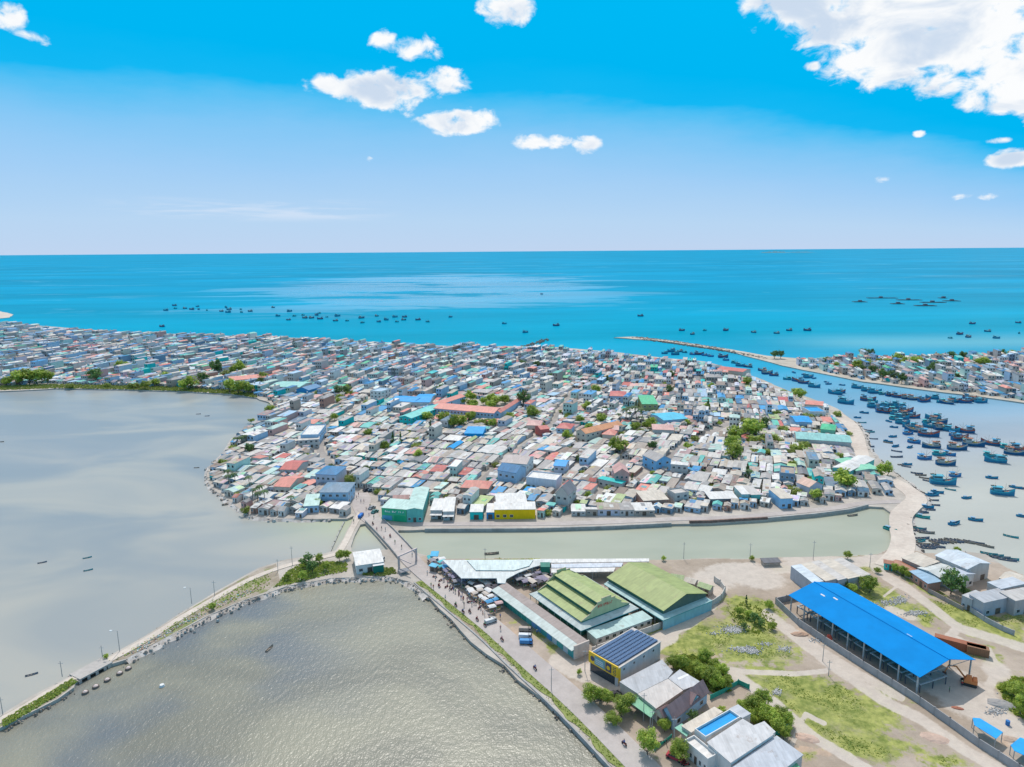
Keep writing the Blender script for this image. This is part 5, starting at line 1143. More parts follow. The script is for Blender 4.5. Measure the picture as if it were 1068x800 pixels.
for k_, (a_, b_, n_) in enumerate((((135, 682), (180, 656), 90), ((182, 655), (210, 640), 70), ((215, 636), (262, 616), 90))):
    mb = MB(); rr = random.Random(k_ + 90); p0, p1 = P(*a_), P(*b_)
    for _ in range(n_ * 2):
        q = p0.lerp(p1, rr.random()); s_ = rr.uniform(.08, .3); mb.set((q.x + rr.gauss(0, .9), q.y + rr.gauss(0, .7), 1.05), rr.uniform(0, 6)); mb.box(-s_, s_, -s_ * .6, s_ * .6, 0, s_ * .7, 0, rr.choice([(.42, .28, .22), (.5, .46, .42), (.2, .4, .42), (.62, .6, .58), (.24, .2, .17)]))
    tag(mb.build('shore_debris', WALL), ['brown debris and stones left of the causeway middle', 'reddish debris heap on the causeway middle', 'mixed waste heap on the upper causeway bank'][k_], 'debris', kind='stuff')
tuft_field('low grass on the lagoon shore of the town', [(0, 407), (60, 405), (120, 406), (190, 408), (240, 411), (268, 415), (268, 411), (240, 407), (190, 404), (60, 401), (0, 403)], 2600, 6, .5, 1.1)
tuft_field('green scrub on the far sand spit', [(900, 374), (960, 372), (1000, 372), (1068, 370), (1068, 376), (990, 382), (940, 384), (905, 380)], 2500, 7, .8, 1.8)
auto_label(TIT)

# ------------------------------------------------------------------ market quarter
def slab_poly(name, label, cat, pix, h, t, roof, posts=True, mat=None, parent=None, wall=None, base=1.0):
    """flat sheet roof over a traced outline on posts"""
    pw = [tuple(P(a, b, h + base)) for a, b in pix]; cx = sum(p[0] for p in pw) / len(pw); cy = sum(p[1] for p in pw) / len(pw)
    root = empty(name, (cx, cy, base), 0, label, cat)
    loc = [(x - cx, y - cy) for x, y in pw]; mb = MB(); mb.poly_prism(loc, h - t, h, 0, COL[roof] if isinstance(roof, str) else roof)
    mb.build('roof', mat or ROOF, root)
    if wall:
        mb = MB(); sh = [(x * .97, y * .97) for x, y in loc]; mb.poly_prism(sh, 0, h - t - .01, 0, COL[wall]); mb.build('wall', WALL, root)
    elif posts:
        for i in range(len(loc)):
            a, b = loc[i], loc[(i + 1) % len(loc)]; n_ = max(1, int(hypot(a[0] - b[0], a[1] - b[1]) / 7))
            for k in range(n_):
                f = (k + .02) / n_; x, y = (a[0] + (b[0] - a[0]) * f) * .985, (a[1] + (b[1] - a[1]) * f) * .985
                mp = MB(); mp.tube((x, y, 0), (x, y, h - t), .11, n=6); mp.build('post', STEEL, root)
    return root
slab_poly('market_canopy', 'long white L shaped market canopy left of the canal end', 'canopy', [(461.5, 584), (575, 583.6), (575, 586.5), (556, 591.5), (541, 597), (528, 604), (527, 608.5), (519, 608), (518, 603), (481, 603)], 4.4, .25, (.70, .73, .72))
slab_poly('market_canopy', 'raised second tier of white sheet on the L shaped canopy', 'canopy', [(487, 584.2), (556, 583.8), (552, 590), (536, 594.8), (496.5, 594.6)], 4.75, .2, (.68, .78, .77), posts=False)
slab_poly('market_canopy', 'farthest long white strip canopy behind the green halls', 'canopy', [(556, 583), (677, 582.4), (677, 585.6), (556, 587.2)], 4.2, .2, 'white')
slab_poly('market_canopy', 'middle long pale canopy strip behind the green halls', 'canopy', [(575, 588), (650, 586.8), (648, 591), (575, 592.2)], 4.0, .2, (.66, .70, .78))
slab_poly('market_canopy', 'front bright white canopy strip behind the stepped hall', 'canopy', [(575, 592.8), (642, 591.6), (640, 596), (575, 597.2)], 3.8, .2, 'white')
lm('kiosk', 'small dark green block at the joint of the canopies', 'kiosk', (564, 591.5), (573.5, 591.5), (564.5, 586.8), 4.6, typ='flat', rise=0, roof='dark green', wall='dark green', nwin=2, ov=.1)
# long rusty roofed shed
o, ang, L, w_ = rect3((516, 614), (599, 676), (528, 608.5), 3.6)
root = empty('market_shed', (o[0], o[1], 1.0), ang, 'long rusty grey roofed market shed with mint eaves beside the road', 'shed')
mb = MB(); wall_geom(mb, L, w_, 3.5, 'flat', 0, COL['green'] if False else (.10, .38, .34)); mb.build('wall', WALL, root)
mb = MB(); mb.face([(-.4, 1.8, 3.95), (L + .2, 1.8, 3.95), (L + .2, w_ - .3, 4.3), (-.4, w_ - .3, 4.3)], 0, (.36, .29, .27), [(0, 0), (L, 0), (L, w_), (0, w_)]); mb.box(-.4, L + .2, 1.8, w_ - .3, 3.5, 3.9, 0, (.36, .29, .27)); mb.build('roof', ROOF, root)
mb = MB(); mb.hexa([(-.4, -1.2, 3.1), (L + .3, -1.2, 3.1), (L + .3, 1.75, 3.75), (-.4, 1.75, 3.75)], [(-.4, -1.2, 3.25), (L + .3, -1.2, 3.25), (L + .3, 1.75, 3.95), (-.4, 1.75, 3.95)], 0, (.58, .64, .61)); mb.build('eaves', ROOF, root)
mb = MB(); mb.box(L - .1, L + .35, -.2, w_ + .1, 0, 4.4, 0, (.66, .56, .50)); mb.build('end_wall', WALL, root)
rr = random.Random(5)
for k in range(16):
    u = L * (k + .5) / 16; mb = MB(); mb.box(u - L / 40, u + L / 40, -.08, -.003, .05, 2.7, 0, rr.choice([(.10, .40, .36), (.08, .36, .35), (.18, .34, .60), (.12, .30, .55), (.55, .58, .60)] if k > 6 else [(.05, .30, .24)])); mb.build('shutter', WALL, root)
FOOT.append((o[0], o[1], ang, L, w_))
# stepped green hall
o, ang, L, w_ = rect3((561.6, 616.3), (607, 648), (584, 597), 5.0)
w_ = 27.0
GREENR = (.40, .47, .19)
root = empty('market_hall', (o[0], o[1], 1.0), ang, 'stepped pale green roofed market hall with lettered gable front', 'market hall')
cc = P(658.4, 630.8, 6.0); d = Vector((cos(ang), sin(ang))); nn = Vector((-sin(ang), cos(ang))); w_ = (Vector((cc.x, cc.y)) - Vector(o)).dot(nn)
mb = MB(); wall_geom(mb, L, w_, 5.0, 'flat', 0, (.05, .22, .18)); mb.build('wall', WALL, root)
mb = MB(); H0 = 5.0; half = w_ / 2
steps = [(0, .36, 0, .9), (.36, .70, 2.1, 2.9), (.70, 1.0, 4.1, 4.8)]
for s_ in (0, 1):
    for a, b, z0, z1 in steps:
        ya, yb = (a * half, b * half) if s_ == 0 else (w_ - a * half, w_ - b * half)
        q = [(-.3, ya - (.35 if s_ == 0 else -.35), H0 + z0), (L, ya - (.35 if s_ == 0 else -.35), H0 + z0), (L, yb, H0 + z1), (-.3, yb, H0 + z1)]
        if s_: q = [q[1], q[0], q[3], q[2]]
        mb.face(q, 0, GREENR, [(0, 0), (L, 0), (L, 6), (0, 6)]); mb.face([(x, y, z - .15) for x, y, z in q][::-1], 0, GREENR)
        mb.face([(q[0][0], q[0][1], q[0][2] - .15), (q[1][0], q[1][1], q[1][2] - .15), q[1], q[0]], 0, GREENR)
mb.build('roof', ROOF, root)
DKG = simple('dark_green_louvre', (.015, .13, .10), .6, .15, 1)
for s_ in (0, 1):
    for a, z0, z1 in ((.36, .8, 2.0), (.70, 2.8, 4.0)):
        y = a * half if s_ == 0 else w_ - a * half
        mb = MB(); mb.box(-.2, L - .1, y - .05, y + .05, H0 + z0, H0 + z1, 0); mb.build('clerestory', DKG, root)
for x in (L - .02, -.1):
    mb = MB(); prof = [(0, 0), (0, .3), (.36, 1.6), (.36, 2.3), (.62, 3.9), (.62, 4.6), (.80, 4.6), (.80, 5.5), (1, 5.5)]
    pts = [(y * half, H0 + z) for y, z in prof]; pts += [(w_ - y * half, H0 + z) for y, z in reversed(prof[:-1])]
    poly = [(p[0], p[1]) for p in pts]
    from mathutils.geometry import tessellate_polygon
    for t in tessellate_polygon([[Vector((p[0], p[1], 0)) for p in poly]]):
        mb.face([(x + .12, poly[i][0], poly[i][1]) for i in t], 0, (.54, .58, .34)); mb.face([(x - .12, poly[i][0], poly[i][1]) for i in reversed(t)], 0, (.54, .58, .34))
    for i in range(len(poly)):
        p, q = poly[i], poly[(i + 1) % len(poly)]; mb.face([(x - .12, *p), (x + .12, *p), (x + .12, *q), (x - .12, *q)], 0, (.62, .50, .38))
    gw = mb.build('gable_front', WALL, root)
    if x > 1:
        REDP = simple('red_lettering', (.55, .10, .07), .6, .05); mb = MB(); rr = random.Random(3); y = half - 3.6
        for k in range(9):
            wd = rr.uniform(.4, .62)
            if k == 3: y += .3
            mb.box(x + .121, x + .17, y, y + .12, H0 + 2.6, H0 + 3.5, 0); mb.box(x + .121, x + .17, y + .13, y + wd, H0 + 2.6 + rr.choice([0, .38, .75]), H0 + 2.75 + rr.choice([0, .38, .75]) + .05, 0)
            if rr.random() < .6: mb.box(x + .121, x + .17, y + wd - .1, y + wd + .02, H0 + 2.6, H0 + 3.5, 0)
            y += wd + .2
        mb.build('lettering', REDP, gw)
mb = MB(); PM = (.60, .67, .65); e = 2.3
for q in ([(-e, -e, 3.6), (L + e, -e, 3.6), (L, 0, 4.5), (0, 0, 4.5)], [(L + e, -e, 3.6), (L + e, w_ + e, 3.6), (L, w_, 4.5), (L, 0, 4.5)], [(L + e, w_ + e, 3.6), (-e, w_ + e, 3.6), (0, w_, 4.5), (L, w_, 4.5)], [(-e, w_ + e, 3.6), (-e, -e, 3.6), (0, 0, 4.5), (0, w_, 4.5)]):
    mb.face(q, 0, PM); mb.face([(a, b, c - .12) for a, b, c in q][::-1], 0, PM); mb.face([(q[0][0], q[0][1], 3.35), (q[1][0], q[1][1], 3.35), q[1], q[0]], 0, (.12, .45, .50))
mb.build('apron_roof', ROOF, root)
for k in range(9):
    for y in (-e + .3, w_ + e - .3):
        mp = MB(); x = -e + .4 + (L + 2 * e - .8) * k / 8; mp.tube((x, y, 0), (x, y, 3.5), .1); mp.build('post', STEEL, root)
FOOT.append((o[0] , o[1], ang, L, w_))
# second green hall
o, ang, L, w_ = rect3((634.7, 602), (692, 636), (734.6, 617.8), 7.0)
a_ = P(634.7, 602, 6.6); b_ = P(692, 636, 6.6); c_ = P(734.6, 617.8, 6.6)
d = (b_ - a_); L = d.length; d /= L; nn = Vector((-d.y, d.x)); w_ = (c_ - b_).dot(nn); ang = atan2(d.y, d.x); o = (a_.x, a_.y)
root = empty('market_hall', (o[0], o[1], 1.0), ang, 'plain wide green gabled market hall with dark grey gable end', 'market hall')
mb = MB(); wall_geom(mb, L, w_, 5.5, 'gable', 2.8, (.13, .18, .15)); mb.build('wall', WALL, root)
mb = MB(); roof_geom(mb, L, w_, 5.55, 'gable', 2.8, .5, (.37, .43, .16)); mb.build('roof', ROOF, root)
mb = MB()
for y in (-.12, w_ + .03): mb.box(0, L, y, y + .09, 4.3, 5.4, 0)
mb.build('louvre_band', DKG, root)
mb = MB(); e = 2.2
for q in ([(0, -e, 3.6), (L + e, -e, 3.6), (L + .05, -.15, 4.2), (0, -.15, 4.2)], [(L + e, -e, 3.6), (L + e, w_ + 1, 3.6), (L + .05, w_, 4.2), (L + .05, -.15, 4.2)]):
    mb.face(q, 0, (.42, .62, .62)); mb.face([(a, b, c - .12) for a, b, c in q][::-1], 0, (.42, .62, .62)); mb.face([(q[0][0], q[0][1], 3.3), (q[1][0], q[1][1], 3.3), q[1], q[0]], 0, (.10, .42, .45))
mb.build('apron_roof', ROOF, root)
mb = MB(); mb.box(L + e - .3, L + e - .1, -e + .2, w_ + .8, 0, 3.3, 0, (.30, .55, .60)); mb.build('front_wall', WALL, root)
for k in range(9):
    mp = MB(); x = .4 + (L + e - .8) * k / 8; mp.tube((x, -e + .3, 0), (x, -e + .3, 3.5), .1); mp.build('post', STEEL, root)
FOOT.append((o[0], o[1], ang, L, w_))
lm('market_shed', 'low flat mint roofed shed in front of the stepped hall', 'shed', (622, 666), (680, 645), (615, 657.5), 2.6, typ='shed', rise=.2, roof=(.50, .68, .66), wall='light grey', nwin=8, door=False, ov=.2)
def wall_line(name, label, pix, h, th, col, cat='wall', mat=None, base=1.0):
    pts = [P(a, b, base) for a, b in pix]; L = offset_strip([tuple(p) for p in pts], th / 2, th / 2); mb = MB()
    for (a, b), (c, d) in zip(L, L[1:]):
        mb.hexa([(*b, base - .3), (*d, base - .3), (*c, base - .3), (*a, base - .3)], [(*b, base + h), (*d, base + h), (*c, base + h), (*a, base + h)], 0, col)
    acc = 0
    for p, q in zip(pts, pts[1:]):
        n_ = max(1, int((q - p).length / 4)); dd = (q - p).normalized(); an = atan2(dd.y, dd.x)
        for k in range(n_ + 1):
            c = p + (q - p) * (k / n_); mb.set((c.x, c.y, base), an); mb.box(-.16, .16, -th / 2 - .06, th / 2 + .06, -.2, h + .12, 0, tuple(v * .92 for v in col)); mb.set()
    return tag(mb.build(name, mat or WALL), label, cat)
wall_line('compound_wall', 'pale compound wall curving round the green market halls', [(618, 682), (622, 680), (680, 659), (734, 638), (752, 626), (756, 618), (751, 611), (745, 607)], 2.2, .25, (.62, .58, .54))
for px, py, lb, rc in (((700, 603), (712, 605), 'small rusty shed right behind the plain green hall', 'pale green'), ((714, 606), (724, 609), 'cream roofed stall shed at the end of the market yard', 'cream'), ((728, 611), (740, 615), 'olive roofed hut inside the curve of the compound wall', 'pale green')):
    lm('hut', lb, 'hut', px, py, (px[0] + 1, px[1] - 4.5), 2.8, typ='gable', rise=.8, roof=rc, wall='tan', nwin=2)
# market stalls
rr = random.Random(12)
area1 = W([(439, 588), (452, 586), (463, 589), (470, 597), (480, 606), (500, 607), (520, 610), (519, 622), (521, 636), (511, 643), (500, 634), (478, 622), (472, 612), (452, 603), (444, 597)])
area2 = W([(531, 607), (545, 600), (560, 594), (585, 598), (600, 601), (574, 608), (556, 617), (545, 612)])
STALLC = [('grey', (.34, .33, .36)), ('purple grey', (.30, .27, .36)), ('white', (.75, .73, .72)), ('beige', (.62, .54, .48)), ('dark', (.12, .11, .13)), ('blue', (.10, .35, .62)), ('pink', (.66, .45, .44)), ('turquoise', (.10, .50, .55)), ('striped grey', (.5, .48, .5))]
STI = []; placed = []
def stall(x, y, a, cn, cc, s_):
    root = empty('market_stall', (x, y, 1.08), a, None, 'stall', 'market stalls crowding beside the main road')
    w1, d1, h = s_ * rr.uniform(.8, 1.1), s_ * rr.uniform(.6, .8), rr.uniform(2.1, 2.6); mb = MB(); nseg = 4
    for k in range(nseg):     # sagging cloth
        f0, f1 = k / nseg, (k + 1) / nseg; z0, z1 = h + .28 * (4 * f0 * (1 - f0)) + .1 * f0, h + .28 * (4 * f1 * (1 - f1)) + .1 * f1
        q = [(-w1, -d1 + 2 * d1 * f0, z0), (w1, -d1 + 2 * d1 * f0, z0 - .1), (w1, -d1 + 2 * d1 * f1, z1 - .1), (-w1, -d1 + 2 * d1 * f1, z1)]
        mb.face(q, 0, cc); mb.face([(p[0], p[1], p[2] - .04) for p in q][::-1], 0, cc)
    mb.build('canopy', WALL, root)
    for sx in (-1, 1):
        for sy in (-1, 1): mp = MB(); mp.tube((sx * w1 * .92, sy * d1 * .92, 0), (sx * w1 * .92, sy * d1 * .92, h + .02), .04, n=5); mp.build('post', STEEL, root)
    mb = MB(); mb.box(-w1 * .8, w1 * .8, -d1 * .9, -d1 * .3, .55, .8, 0, (.4, .32, .26), True); mb.build('table', WALL, root)
    mb = MB()
    for k in range(5): c = rr.choice([(.5, .1, .08), (.1, .35, .1), (.6, .5, .1), (.15, .3, .55), (.6, .6, .6)]); u = -w1 * .75 + w1 * 1.5 * k / 5; mb.box(u, u + w1 * .24, -d1 * .85, -d1 * .35, .801, 1.0, 0, c)
    mb.build('goods', WALL, root)
    px, py = PIX(x, y, 3); STI.append((root, '%s canopy stall' % cn, px, py))
for area, n_, sz in ((area1, 200, 1.5), (area2, 80, 1.6)):
    x0, x1, y0, y1 = bbox(area); k = 0; tries = 0
    while k < n_ and tries < 4000:
        tries += 1; x, y = rr.uniform(x0, x1), rr.uniform(y0, y1)
        if not inpoly(x, y, area) or any(hypot(x - a, y - b) < 2.0 for a, b in placed) or polydist(x, y, RP, False) < 4.7: continue
        placed.append((x, y)); k += 1; px, py = PIX(x, y)
        cn, cc = rr.choice(STALLC[2:7] + STALLC[2:4] if py > 612 else STALLC[:5] + STALLC[:2] * 2 + ([STALLC[5], STALLC[7]] if px < 465 else []))
        stall(x, y, ang + rr.choice([0, pi / 2]) + rr.uniform(-.25, .25), cn, cc, sz * rr.uniform(.75, 1.1))
auto_label(STI, [('the L shaped canopy', 495, 600), ('the bridge gate', 432, 590), ('the long rusty shed', 535, 620), ('the stepped green hall', 575, 612), ('the road edge', 480, 622), ('the open sandy yard', 512, 640)])

# ------------------------------------------------------------------ buildings in the foreground
r, o, ang, L, w_ = lm('solar_building', 'grey walled building with solar panel roof and yellow sign front', 'building', (615.5, 681), (644.5, 697.5), (694, 672), 5.6, 'the solar roofed building', typ='flat', rise=0, roof='light grey', wall=(.55, .56, .58), nwin=1, sides='', door=False, ov=.15)
W2 = (P(690, 674.5, 6.6) - P(644.5, 697.5, 6.6)).length
bpy.data.objects.remove(r.children[0]) if False else None
YEL = simple('yellow_sign_panel', (.80, .50, .02), .5, .05); NAVY = simple('dark_blue_sign', (.03, .05, .12), .4, .1); PANEL = None
m, b, p = matnew('solar_panel'); uv = b.n('ShaderNodeUVMap').outputs[0]
br = b.n('ShaderNodeTexBrick'); br.offset = 0; b.put(br.inputs['Vector'], uv); br.inputs['Color1'].default_value = (.025, .06, .16, 1); br.inputs['Color2'].default_value = (.04, .09, .21, 1); br.inputs['Mortar'].default_value = (.30, .36, .46, 1)
br.inputs['Scale'].default_value = 1.0; br.inputs['Mortar Size'].default_value = .035; br.inputs['Brick Width'].default_value = 1.0; br.inputs['Row Height'].default_value = .55
b.put(p.inputs['Base Color'], br.outputs[0]); p.inputs['Roughness'].default_value = .25; SOLAR = m
nrow = 7; ov_ = .35
for k in range(nrow):
    x0 = .5 + (L - 1.0) * k / nrow; x1 = x0 + (L - 1.0) / nrow - .16; mb = MB(); e1 = w_ - (.5 if k not in (0,) else 1.6)
    mb.face([(x0, .5, 6.05), (x1, .5, 6.15), (x1, e1, 6.15), (x0, e1, 6.05)], 0, uv=[(0, 0), (2, 0), (2, e1), (0, e1)]); mb.box(x0, x1, .5, e1, 5.9, 6.0, 0); mb.build('solar_panel', SOLAR, r)
mb = MB(); mb.box(-.25, L + .25, -.35, -.003, 2.9, 6.3, 0); f_ = mb.build('sign_fascia', YEL, r)
mb = MB(); mb.box(L * .20, L * .58, -.42, -.352, 3.3, 5.9, 0, (.20, .40, .46)); mb.build('sign_board', WALL, f_)
mb = MB(); mb.box(L * .60, L * .80, -.42, -.352, 3.3, 5.9, 0); mb.build('poster_panel', NAVY, f_)
mb = MB(); mb.tube((L * .70, -.47, 4.5), (L * .70, -.425, 4.5), .62, n=14); mb.build('round_emblem', YEL, f_)
mb = MB(); mb.tube((L * .12, -.40, 4.6), (L * .12, -.355, 4.6), .75, n=14); mb.build('round_emblem', NAVY, f_)
mb = MB(); rr = random.Random(9)
for row in range(3):
    x = L * .24
    while x < L * .54 - .3: w1 = rr.uniform(.18, .32); mb.box(x, x + w1, -.45, -.421, 3.8 + row * .55, 4.05 + row * .55, 0); x += w1 + .1
mb.build('lettering', WHITE, f_)
mb = MB()
for k in range(5): z = 3.3 + k * .52; mb.box(L * .86, L * .96, -.40, -.351, z, z + .12, 0); mb.box(L * .86 if k % 2 else L * .94, L * .88 if k % 2 else L * .96, -.40, -.351, z + .12, z + .38, 0)
mb.build('lettering', NAVY, f_)
mb = MB(); mb.box(L + .003, L + .06, .3, 1.2, 1.0, 5.6, 0); mb.build('sign_return', YEL, r)
for k in range(4): window(r, 'r', w_ * (k + .6) / 4.4, 3.9, .9, .9, L, w_)
mb = MB(); mb.box(0.3, L * .9, -.06, -.003, .1, 2.7, 0); mb.build('shop_glazing', GLASS, r)
METR = dict(ov=.15)
slab_poly('workshop', 'low grey metal roofed hall against the solar roofed building', 'workshop', [(646, 711), (665, 723.3), (696.5, 707.5), (702, 700.5), (690.5, 688)], 3.7, .15, (.50, .51, .54), wall='light grey'); ANCH.append(('the low grey hall', 675, 705))
slab_poly('workshop', 'beige metal roofed hall between grey hall and gable house', 'workshop', [(665, 723.6), (684.3, 739), (712.5, 720), (696.8, 707.8)], 3.9, .15, (.62, .57, .54), wall='cream'); ANCH.append(('the beige hall', 690, 722))
slab_poly('workshop', 'light grey sheet roof with a white skylight strip behind the beige hall', 'workshop', [(697, 707.5), (709, 698), (733, 712.5), (719, 717), (712.8, 719.5)], 3.5, .15, (.56, .57, .60), wall='light grey')
sk = W([(706, 707), (717, 702.5), (719, 704), (708, 708.8)], 4.56); mb = MB(); mb.face([(*p, 4.52) for p in sk], 0, (.85, .85, .86)); tag(mb.build('skylight', WALL), 'pale skylight strip on the light grey sheet roof', 'skylight')
slab_poly('awning', 'mint green awning roof on posts facing the road', 'awning', [(656, 732), (663, 723.5), (685, 740), (679, 748.5)], 3.0, .12, (.22, .50, .32))
slab_poly('awning', 'small mint green awning at the left corner of the white compound', 'awning', [(703.5, 759), (711, 754.5), (722, 762), (716, 768)], 3.2, .12, (.25, .55, .42))
r, o, ang, L, w_ = lm('gable_house', 'pale blue house with mauve gabled roofs and teal upper windows', 'house', (690, 741), (702, 748), (741, 722), 3.8, 'the mauve roofed gable house', typ='gabley', rise=2.2, roof=(.33, .22, .22), wall='light blue', floors=1, nwin=2, sides='fr', ov=.45)
mb = MB(); y0 = w_ * .62; m_ = L / 2
mb.face([(L + .05, y0 - 2, 3.9), (L + .05, y0 + 2, 3.9), (L + .05, y0, 5.6)], 0, COL['light blue']); mb.build('dormer_wall', WALL, r)
mb = MB()
mb.face([(L + .5, y0 - 2.4, 3.85), (L + .5, y0, 5.75), (m_, y0, 5.75), (m_, y0 - 2.4, 3.85)], 0, (.33, .22, .22)); mb.face([(L + .5, y0, 5.75), (L + .5, y0 + 2.4, 3.85), (m_, y0 + 2.4, 3.85), (m_, y0, 5.75)], 0, (.33, .22, .22)); mb.build('dormer_roof', ROOF, r)
mb = MB(); mb.box(L + .051, L + .1, y0 - .7, y0 + .7, 4.0, 4.9, 0); mb.build('dormer_window', simple('teal_shutter', (.02, .35, .42), .5), r)
r2, o, ang, L, w_ = lm('porch_house', 'small mauve gabled porch wing at the front of the gable house', 'house', (684, 741), (692, 747), (690.5, 736), 3.4, None, typ='gabley', rise=1.3, roof=(.33, .22, .22), wall='cream', nwin=1, ov=.4)
# white roofed compound
slab_poly('white_compound', 'long cream roof strip at the left of the white compound', 'building', [(710.5, 757), (721, 764), (754, 742), (745, 737)], 4.2, .15, 'cream', wall='light grey')
lm('white_compound', 'bright blue roof strip in the middle of the white compound', 'building', (724.5, 762.5), (736, 771), (759.5, 741.2), 4.6, 'the bright blue roof strip', typ='flat', rise=0, roof='bright blue', wall='white', nwin=2, parapet=True)
slab_poly('white_compound', 'largest white roofed hall of the compound by the road', 'building', [(737, 774), (762, 795.7), (807, 766), (795, 753), (786, 756.5), (774.5, 749.5)], 5.2, .18, (.64, .63, .64), wall='white'); ANCH.append(('the largest white hall', 775, 770))
slab_poly('white_compound', 'white roof extension behind the largest hall beside the grove', 'building', [(787, 757), (797, 752), (809, 763), (800, 770.5)], 4.6, .15, (.66, .65, .66), wall='white')
lm('white_compound', 'small grey roof above the blue strip', 'building', (761, 739.5), (774, 749), (770, 735.5), 4.9, None, typ='flat', rise=0, roof=(.55, .56, .60), wall='light grey', nwin=2, ov=.1)
slab_poly('white_compound', 'lower blue grey roofed hall at the bottom of the photo', 'building', [(763, 800), (792, 822), (838, 787), (810, 767)], 4.4, .18, (.54, .57, .63), wall='light grey')
lm('shed', 'green roofed lean-to cut by the bottom edge', 'shed', (812, 812), (838, 808), (826, 796), 3, None, typ='shed', rise=.3, roof=(.18, .50, .30), wall='brick', nwin=2)
lm('white_compound', 'low white front block with dark shop openings', 'building', (714, 774), (738, 794), (723, 768.5), 3.6, None, typ='flat', rise=0, roof='white', wall='white', nwin=5, parapet=True)
mbn = None
NET = simple('green_shade_net', (.03, .36, .28), .8, .15, 1)
wall_line('net_fence', 'green shade net fence along the hedge right of the gable house', [(741, 730), (757, 722), (770, 714), (781, 719)], 1.5, .06, (.03, .38, .30), 'fence', NET)
wall_line('net_fence', 'green shade net fence at the lower right of the grove', [(803, 772), (818, 764), (824, 756)], 1.7, .06, (.03, .38, .30), 'fence', NET)
wall_line('net_fence', 'low green net beside the tree at the road', [(683, 783), (700, 770)], 1.0, .06, (.2, .6, .48), 'fence', NET)
wall_line('garden_wall', 'low grey garden wall beside the sandy yard', [(757, 760), (775, 748), (783, 742)], 1.0, .2, COL['light grey'])

# blue roofed shed
a_ = P(824.6, 621, 7.4); b_ = P(959, 705, 7.4); c_ = P(1014, 687, 7.4)
d = (b_ - a_); L = d.length; d /= L; nn = Vector((-d.y, d.x)); w_ = (c_ - b_).dot(nn); ang = atan2(d.y, d.x)
root = empty('steel_shed', (a_.x, a_.y, 1.0), ang, 'huge open sided shed with vivid blue gabled roof in the vacant land', 'shed')
ANCH.append(('the blue shed', 915, 655)); BLUER = (.0, .27, .80)
m_ = simple('blue_sheet_roof', (.0, .235, .62), .8, .07, .15); m_.node_tree.nodes['Principled BSDF'].inputs['Specular IOR Level'].default_value = .12
mb = MB(); roof_geom(mb, L, w_, 6.4, 'gable', 2.6, .5, BLUER, .12); mb.build('roof', m_, root)
mb = MB(); mb.box(-.5, L + .5, w_ / 2 - .25, w_ / 2 + .25, 9.1, 9.22, 0, bottom=True); mb.build('ridge_cap', m_, root)
for (u, v, a) in ((.12, .33, 0), (.20, .40, 0), (.72, .52, 0)):
    k = 2.6 / (w_ / 2); y = w_ * v if v < .5 else w_ * (v); zz = 6.4 + .12 + .03 + (k * y if y < w_ / 2 else k * (w_ - y)); mb = MB(); mb.face([(L * u, y, zz), (L * u + 1.7, y, zz), (L * u + 1.7, y + .5, zz + k * (.5 if y < w_ / 2 else -.5)), (L * u, y + .5, zz + k * (.5 if y < w_ / 2 else -.5))], 0, (.8, .8, .8)); mb.build('roof_patch', WALL, root)
nb = 9
for i in range(nb):
    x = .4 + (L - .8) * i / (nb - 1)
    for y in (.1, w_ - .1): mp = MB(); mp.box(x - .16, x + .16, y - .16, y + .16, 0, 6.3, 0); mp.build('column', STEEL, root)
    mp = MB(); mp.tube((x, .1, 6.25), (x, w_ / 2, 8.7), .12, n=5); mp.tube((x, w_ / 2, 8.7), (x, w_ - .1, 6.25), .12, n=5); mp.tube((x, .1, 6.1), (x, w_ - .1, 6.1), .08, n=5); mp.build('roof_truss', STEEL, root)
for i in range(nb - 1):
    x = .4 + (L - .8) * (i + .5) / (nb - 1); q = P(*PIX(a_.x, a_.y)); p2 = Vector((a_.x, a_.y)) + d * (x) + nn * (w_ * .35)
    fr = empty('steel_rack', (p2.x, p2.y, 1.08), ang, None, 'rack', 'dark steel frames stored under the blue shed')
    fr['label'] = 'dark steel rack stored under the blue shed, %s bay from its near right end' % ['first', 'second', 'third', 'fourth', 'fifth', 'sixth', 'seventh', 'eighth'][nb - 2 - i]
    mp = MB(); hh = 2.4
    for (u, v) in ((-2.2, -5), (2.2, -5), (2.2, 5), (-2.2, 5), (-2.2, 0), (2.2, 0)): mp.box(u - .12, u + .12, v - .12, v + .12, 0, hh, 0)
    mp.build('frame_leg', simple('dark_steel', (.10, .11, .14), .5, .2), fr)
    mp = MB(); mp.box(-2.4, 2.4, -5.2, -4.8, hh + .002, hh + .3, 0, bottom=True); mp.box(-2.4, 2.4, 4.8, 5.2, hh + .002, hh + .3, 0, bottom=True); mp.box(-2.4, -2.0, -4.799, 4.799, hh + .002, hh + .3, 0, bottom=True); mp.box(2.0, 2.4, -4.799, 4.799, hh + .002, hh + .3, 0, bottom=True); mp.box(-1.99, 1.99, -.2, .2, hh + .002, hh + .28, 0, bottom=True); mp.build('frame_beam', STEEL, fr)
FOOT.append((a_.x, a_.y, ang, L, w_))
wall_line('compound_wall', 'long grey block wall in front of the blue shed', [(809, 630), (832, 652), (860, 671), (900, 697), (930, 716), (959, 735), (990, 757), (1020, 779), (1062, 806), (1100, 832)], 2.3, .22, (.40, .39, .40))
wall_line('compound_wall', 'short grey block wall at the left end of the blue shed', [(809, 630), (820, 627.5), (832, 625)], 2.3, .22, (.40, .39, .40))
m_t = simple('bright_blue_tarp', (.0, .33, .74), .5, .1, .4)
slab_poly('tarp_shelter', 'bright blue tarp roof shelter against the grey wall', 'shelter', [(1014.5, 748.5), (1022, 749), (1046, 763.5), (1039, 770.5), (1016, 756)], 2.9, .1, BLUER, mat=m_t)
